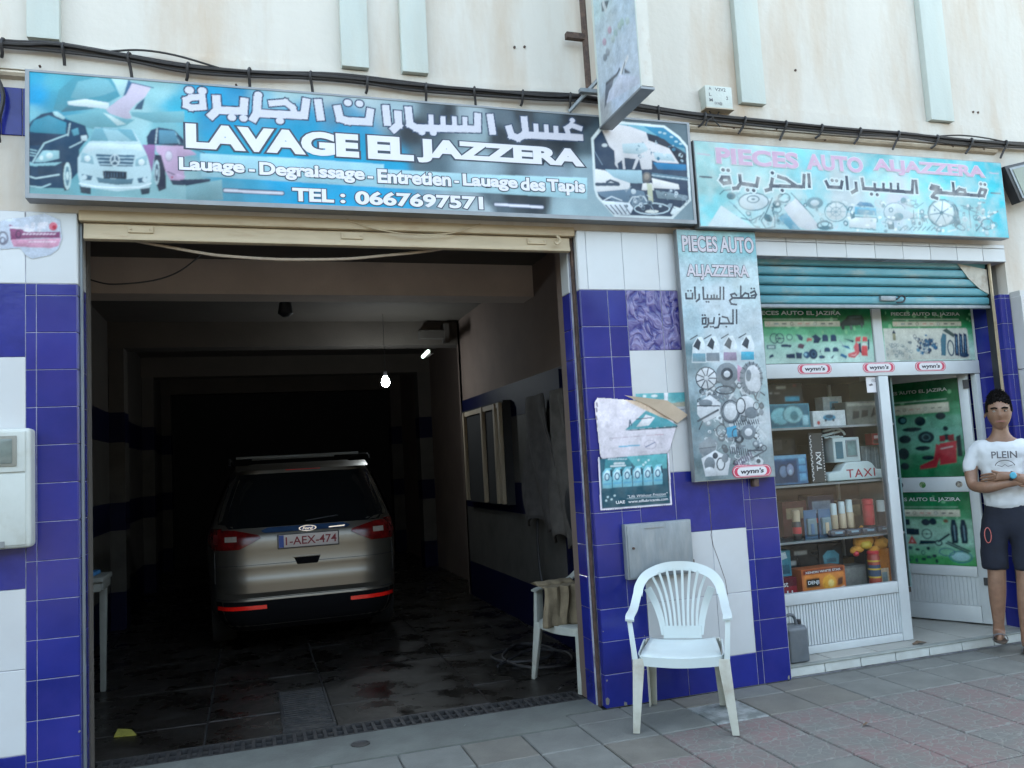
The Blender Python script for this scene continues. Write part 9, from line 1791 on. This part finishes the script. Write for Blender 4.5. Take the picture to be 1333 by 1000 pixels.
bd=M().prism(pe,yb,yb+.004).build('badge',mat('chrome',(.55,.57,.58),.1,.02,9,metal=1),car); M().prism([(.012+.068*math.cos(a),1.062+.020*math.sin(a)) for a in [2*math.pi*k/24 for k in range(24)]],yb-.001,yb).build('badge_field',mat('badge_blue',(.03,.06,.22),.3),bd)
letters('lettering',bd,'Ford',-.035,.06,1.049,1.074,yb-.002,MATS['chrome'],.02,shear=.3)
M().prism([(.20,1.052),(.34,1.056),(.345,1.068),(.20,1.062)],yb+.001,yb+.004).build('model_badge',MATS['chrome'],car)
yh=rearY(0,.80)
M().prism([(-.115,.815),(.115,.815),(.09,.745),(-.09,.745)],yh-.012,yh+.01).build('tailgate_handle',m_trim,car,bevel=.012,seg=2); M().prism([(-.12,.822),(.12,.822),(.12,.812),(-.12,.812)],yh-.016,yh+.01).build('handle_lip',m_sil,car,bevel=.003)
M().prism_x([(.30,1.60),(.335,1.615),(.50,1.655),(.52,1.645)],-.60,.60).build('spoiler',m_sil,car,bevel=.006)
for a_,b_ in ((.60,1.0),(.45,2.0)): M().tube([(-a_,b_,1.737),(a_,b_,1.737)],.013,6).build('roof_bar',m_frame,car,smooth=True)
M().tube([(.0,.155,1.125),(.30,.175,1.155),(.42,.18,1.16)],.008,5).build('rear_wiper',m_black,car)
# ------------------------------------------------ the person
def skin(name,mt,par,joints,edges,root=0,sub=2,label=None,smooth=True):
    me=bpy.data.meshes.new(name); me.from_pydata([j[:3] for j in joints],edges,[]); me.materials.append(mt); o=new_obj(name,me,par,label=label)
    sm=o.modifiers.new('skin','SKIN'); sm.use_smooth_shade=True
    for i,v in enumerate(me.skin_vertices[0].data):
        r=joints[i][3]; v.radius=(r,joints[i][4] if len(joints[i])>4 else r); v.use_root=(i==root)
    s=o.modifiers.new('sub','SUBSURF'); s.levels=sub; s.render_levels=sub; return o
m_skin=mat('tanned_skin',(.22,.125,.08),.5,.14,22,(.15,.075,.05),.55); m_skin.node_tree.nodes['Principled BSDF'].inputs['Subsurface Weight'].default_value=.05
m_hair=mat('black_hair',(.006,.005,.005),.85,.3,60,spec=.15); m_tee=mat('white_cotton',(.52,.55,.57),.9,.04,5,(.40,.43,.47),.3,bump=1.0,bsc=9); m_short=mat('navy_cotton',(.005,.008,.018),.9,.25,10,bump=.35,bsc=20)
pr=thing('person','man in white t-shirt and dark shorts standing by the shop door, arms crossed','person',(5.262,-.13,0),-43,world=False); pr.scale=(.95,.95,1); pr.rotation_euler[1]=R(1.2)
# body : pelvis root. x to his left, -y forward
J=[(0,.02,.98,.120,.095),            #0 pelvis
 (0,.015,1.10,.115,.085),(0,.01,1.25,.12,.09),(0,.015,1.38,.125,.09),(0,.02,1.475,.08,.07), #1-4 spine
 (0,.005,1.545,.054,.056),(0,-.005,1.68,.052,.058), #5,6 neck
 # right (viewer left) leg
 (-.095,.01,.93,.092,.095),(-.105,-.01,.55,.064,.068),(-.112,.005,.40,.060,.068),(-.118,.03,.16,.034,.040),(-.12,.035,.105,.038,.05),(-.125,-.06,.098,.046,.028),(-.13,-.125,.092,.046,.020), #7-13
 # left leg
 (.095,.01,.93,.092,.095),(.085,-.03,.53,.064,.068),(.075,-.025,.36,.060,.068),(.055,-.02,.09,.034,.040),(.055,-.01,.045,.038,.042),(.06,-.10,.038,.046,.028),(.065,-.165,.034,.046,.020), #14-20
 # right arm
 (-.15,.02,1.455,.055,.055),(-.205,.015,1.40,.050,.050),(-.225,-.005,1.28,.052,.052),(-.222,-.050,1.18,.046,.044),(-.13,-.160,1.175,.046,.043),(-.01,-.205,1.205,.031,.028),(.05,-.205,1.215,.036,.024), #21-27
 # left arm
 (.15,.02,1.455,.055,.055),(.205,.015,1.40,.050,.050),(.228,-.005,1.29,.052,.052),(.225,-.055,1.20,.046,.044),(.12,-.185,1.225,.046,.043),(.02,-.225,1.262,.031,.028),(-.04,-.215,1.258,.036,.024)] #28-34
Ed=[(0,1),(1,2),(2,3),(3,4),(4,5),(5,6),(0,7),(7,8),(8,9),(9,10),(10,11),(11,12),(12,13),(0,14),(14,15),(15,16),(16,17),(17,18),(18,19),(19,20),(4,21),(21,22),(22,23),(23,24),(24,25),(25,26),(26,27),(4,28),(28,29),(29,30),(30,31),(31,32),(32,33),(33,34)]
# fingers: right hand rests on left upper forearm, left hand tucks at right biceps
for base,pts in ((27,[((.085,-.215,1.245),(.115,-.20,1.255),(.135,-.18,1.25)),((.09,-.215,1.225),(.125,-.198,1.232),(.145,-.175,1.225)),((.09,-.212,1.205),(.122,-.195,1.208),(.14,-.175,1.20)),((.085,-.205,1.188),(.11,-.19,1.186),(.125,-.175,1.182)),((.06,-.225,1.25),(.085,-.225,1.275))]),
                 (34,[((-.085,-.205,1.278),(-.130,-.165,1.272),(-.165,-.115,1.262)),((-.088,-.203,1.260),(-.135,-.162,1.252),(-.172,-.112,1.242)),((-.088,-.200,1.242),(-.132,-.160,1.232),(-.168,-.112,1.222)),((-.082,-.196,1.226),(-.122,-.160,1.215),(-.152,-.118,1.205)),((-.055,-.215,1.285),(-.10,-.195,1.298))])):
    for fp in pts:
        pv=base
        for i,p in enumerate(fp): J.append((*p,.0105-.001*i,.0105-.001*i)); Ed.append((pv,len(J)-1)); pv=len(J)-1
bo=skin('body',m_skin,pr,J,Ed,0,2)
# head: shaped mesh
def head():
    bm=bmesh.new(); bmesh.ops.create_uvsphere(bm,u_segments=40,v_segments=32,radius=1)
    for v in bm.verts:
        x,y,z=v.co; fr=max(0,-y)
        w=.078*(1-.0*z); 
        if z<0: w*=1-.24*(-z)**1.8
        X=x*w; Y=y*.096; Z=z*.125
        if z<-.1 and y<0: Y*=1-.10*(-z)           # jaw
        if z<-.55: Y-=.012*(fr)                       # chin
        if z<-.2 and y>0: Y*=1-.42*min(1,(-z-.2)*1.4)   # nape
        ax=abs(x)
        # nose
        g=math.exp(-(x/.13)**2)*math.exp(-((z+.20)/.16)**2)*(fr>.5); Y-=.021*g
        g=math.exp(-(x/.09)**2)*math.exp(-((z-.04)/.2)**2)*(fr>.5); Y-=.009*g
        # eye sockets, brow, lips, cheek
        g=math.exp(-((ax-.40)/.17)**2)*math.exp(-((z-.06)/.10)**2)*(fr>.4); Y+=.009*g
        g=math.exp(-((z-.21)/.08)**2)*math.exp(-(ax/.6)**4)*(fr>.4); Y-=.004*g
        g=math.exp(-(x/.26)**2)*math.exp(-((z+.50)/.07)**2)*(fr>.3); Y-=.006*g
        g=math.exp(-(x/.26)**2)*math.exp(-((z+.62)/.05)**2)*(fr>.3); Y+=.003*g
        v.co=(X,Y,Z)
    me=bpy.data.meshes.new('head'); bm.to_mesh(me); bm.free(); me.materials.append(m_skin); me.polygons.foreach_set('use_smooth',[True]*len(me.polygons)); return me
HD=Vector((0,-.022,1.722)); hd=new_obj('head',head(),pr); hd.location=HD; hd.rotation_euler=(R(3),0,R(-2)); hd.scale=(1.10,1.06,1.09)
for s in (-1,1):
    M().lathe([(.004,-.004),(.022,-.001),(.027,.004),(.020,.006),(.012,.003)],n=12).build('ear',m_skin,hd,smooth=True)
    e=hd.children[-1]; e.location=(s*.078,.008,-.008); e.rotation_euler=(0,R(s*68),R(-s*18)); e.scale=(1.25,.75,1)
    blob('eye',mat('eye_white',(.20,.18,.16),.4),hd,(s*.031,-.0805,.009),.0095,(1.35,.6,.62)); blob('iris',m_hair,hd,(s*.031,-.0862,.009),.0052,(1,.4,1))
    M().ribbon([(s*.013,-.0955,.026),(s*.030,-.094,.032),(s*.052,-.082,.026)],.010,.006,lambda f:(0,0,1),4).build('eyebrow',m_hair,hd,smooth=True)
M().ribbon([(-.024,-.0905,-.061),(-.008,-.0965,-.058),(0,-.097,-.0595),(.008,-.0965,-.058),(.024,-.0905,-.061)],.009,.006,lambda f:(0,0,1),4).build('lips',mat('lips',(.22,.09,.075),.5),hd,smooth=True)
# short hair: cap of displaced sphere part
bm=bmesh.new(); bmesh.ops.create_icosphere(bm,subdivisions=5,radius=1); rn=random.Random(3)
for v in bm.verts:
    x,y,z=v.co; n=.004*math.sin(x*23+z*9)*math.cos(y*19)+rn.uniform(-.0025,.0025)
    w=.082*(1 if z>0 else 1-.25*(-z)); v.co=(x*(w+n),y*(.101+n)+.003,z*(.138+n)+.004)
def hk(c):
    x,y,z=c.x/.083,(c.y-.003)/.101,(c.z-.004)/.138
    if y<-.05: return z>.44+.08*math.cos(x*3.5) or (abs(x)>.84 and z>.0)
    return z>(-.45 if y>.35 else -.02-.4*(y+.05))
bmesh.ops.delete(bm,geom=[f for f in bm.faces if not hk(f.calc_center_median())],context='FACES')
me=bpy.data.meshes.new('hair'); bm.to_mesh(me); bm.free(); me.materials.append(m_hair); me.polygons.foreach_set('use_smooth',[True]*len(me.polygons)); o=new_obj('hair',me,hd)
mm=M(); rn=random.Random(8)
for k in range(2600):
    a=rn.uniform(0,2*math.pi); zz=rn.uniform(-.45,1); q_=math.sqrt(max(0,1-zz*zz)); x,y=q_*math.cos(a),q_*math.sin(a)
    w=.083*(1 if zz>0 else 1-.25*(-zz)); c=Vector((x*w,y*.102+.003,zz*.139+.004))
    if not hk(c): continue
    n=Vector((x,y,zz)).normalized(); ln=.006+.017*max(0,zz)**1.5; t_=Vector((rn.uniform(-1,1),rn.uniform(-1,1),rn.uniform(-.3,.6))); tip=c+(n+t_*.7+Vector((0,-.3,.2))).normalized()*ln; s1=n.orthogonal().normalized()*.0022; s2=n.cross(s1).normalized()*.0022
    mm.add([c+s1,c-s1*.5+s2,c-s1*.5-s2,tip],[(0,1,3),(1,2,3),(2,0,3)])
mm.build('hair_tufts',m_hair,hd,kind='stuff')
sd=o.modifiers.new('s','SOLIDIFY'); sd.thickness=.008
# t-shirt
T=[(0,.018,.985,.172,.140),(0,.015,1.10,.162,.128),(0,.012,1.26,.168,.124),(0,.015,1.37,.185,.122),(0,.018,1.478,.115,.092),(0,.012,1.515,.068,.066),
 (-.15,.02,1.462,.072,.066),(-.208,.014,1.408,.062,.060),(-.232,.002,1.325,.060,.058),(-.240,-.006,1.262,.064,.060),
 (.15,.02,1.462,.072,.066),(.208,.014,1.408,.062,.060),(.236,.002,1.33,.060,.058),(.244,-.006,1.272,.064,.060)]
te=skin('t_shirt',m_tee,pr,T,[(0,1),(1,2),(2,3),(3,4),(4,5),(4,6),(6,7),(7,8),(8,9),(4,10),(10,11),(11,12),(12,13)],0,2)
for o_x,nm in ((te,'folds'),):
    rm=o_x.modifiers.new('fuse','REMESH'); rm.mode='VOXEL'; rm.voxel_size=.011; rm.use_smooth_shade=True
    sm_=o_x.modifiers.new('smooth','SMOOTH'); sm_.factor=.8; sm_.iterations=6
    tx_=bpy.data.textures.new('folds','CLOUDS'); tx_.noise_scale=.07; tx_.noise_depth=1
    dm=o_x.modifiers.new('folds','DISPLACE'); dm.texture=tx_; dm.strength=.022; dm.mid_level=.5; dm.texture_coords='LOCAL'
# shorts
Hh=[(0,.02,1.17,.11,.09),(0,.02,.96,.145,.118),(-.095,.012,.88,.110,.112),(-.108,.0,.72,.105,.105),(-.112,-.005,.60,.100,.100),(-.112,-.005,.565,.101,.100),(.095,.012,.88,.110,.112),(.10,-.008,.72,.105,.105),(.098,-.02,.60,.100,.100),(.098,-.02,.565,.101,.100)]
sh=skin('shorts',m_short,pr,Hh,[(0,1),(1,2),(2,3),(3,4),(4,5),(1,6),(6,7),(7,8),(8,9)],0,2)
dm=sh.modifiers.new('folds','DISPLACE'); dm.texture=tx_; dm.strength=.02; dm.mid_level=.5; dm.texture_coords='LOCAL'
lp=[(-.15+.022*math.cos(a),-.109,.83+.055*math.sin(a)) for a in [2*math.pi*k/16 for k in range(17)]]; M().tube(lp,.003,4).build('pocket_emblem',mat('coral_print',(.45,.12,.10),.6),sh)
# print on the shirt
v_=-.128
letters('shirt_lettering',te,'PLEIN',-.085,.085,1.385,1.435,v_-.008,m_gr,.02); 
M().tube([( .065*math.cos(a),v_-.004-.004*math.sin(a),1.325+.045*math.sin(a)) for a in [math.pi*.05+math.pi*.9*k/12 for k in range(13)]],.004,4).tube([(-.05,v_-.004,1.335),(-.02,v_-.006,1.325),(.0,v_-.006,1.34),(.02,v_-.006,1.325),(.05,v_-.004,1.335)],.003,4).build('shirt_print',m_gr,te)
# watch
wt=M().lathe([(.034,-.012),(.036,0),(.034,.012)],n=14,axis='x').build('watch_strap',m_dark,pr,smooth=True); wt.location=(.028,-.222,1.259); wt.rotation_euler=(0,R(22),R(8))
wc=M().lathe([(.022,0),(.024,-.006),(.018,-.012),(.001,-.013)],n=16,axis='y').build('watch_face',mat('blue_dial',(.05,.30,.42),.2,.1,30),wt,smooth=True); wc.location=(0,-.034,.006)
for (x,y,z,rt),lb in zip(((-.123,-.045,.07,-6),(.058,-.085,.002,4)),('','')):
    s_=M().plate([(x+.05*math.cos(a)*(1 if math.sin(a)<0 else .82),y+.135*math.sin(a)) for a in [2*math.pi*k/20 for k in range(20)]],z,z+.014).build('sandal_sole',mat('brown_sole',(.05,.035,.025),.7),pr,bevel=.004)
    M().ribbon([(x-.05,y-.04,z+.012),(x-.04,y-.055,z+.045),(x,y-.06,z+.058),(x+.04,y-.055,z+.045),(x+.05,y-.04,z+.012)],.022,.005,lambda f:(0,1,0),5).build('strap',mat('grey_strap',(.12,.12,.13),.6),s_,smooth=True)
# make every name plain snake_case and finish
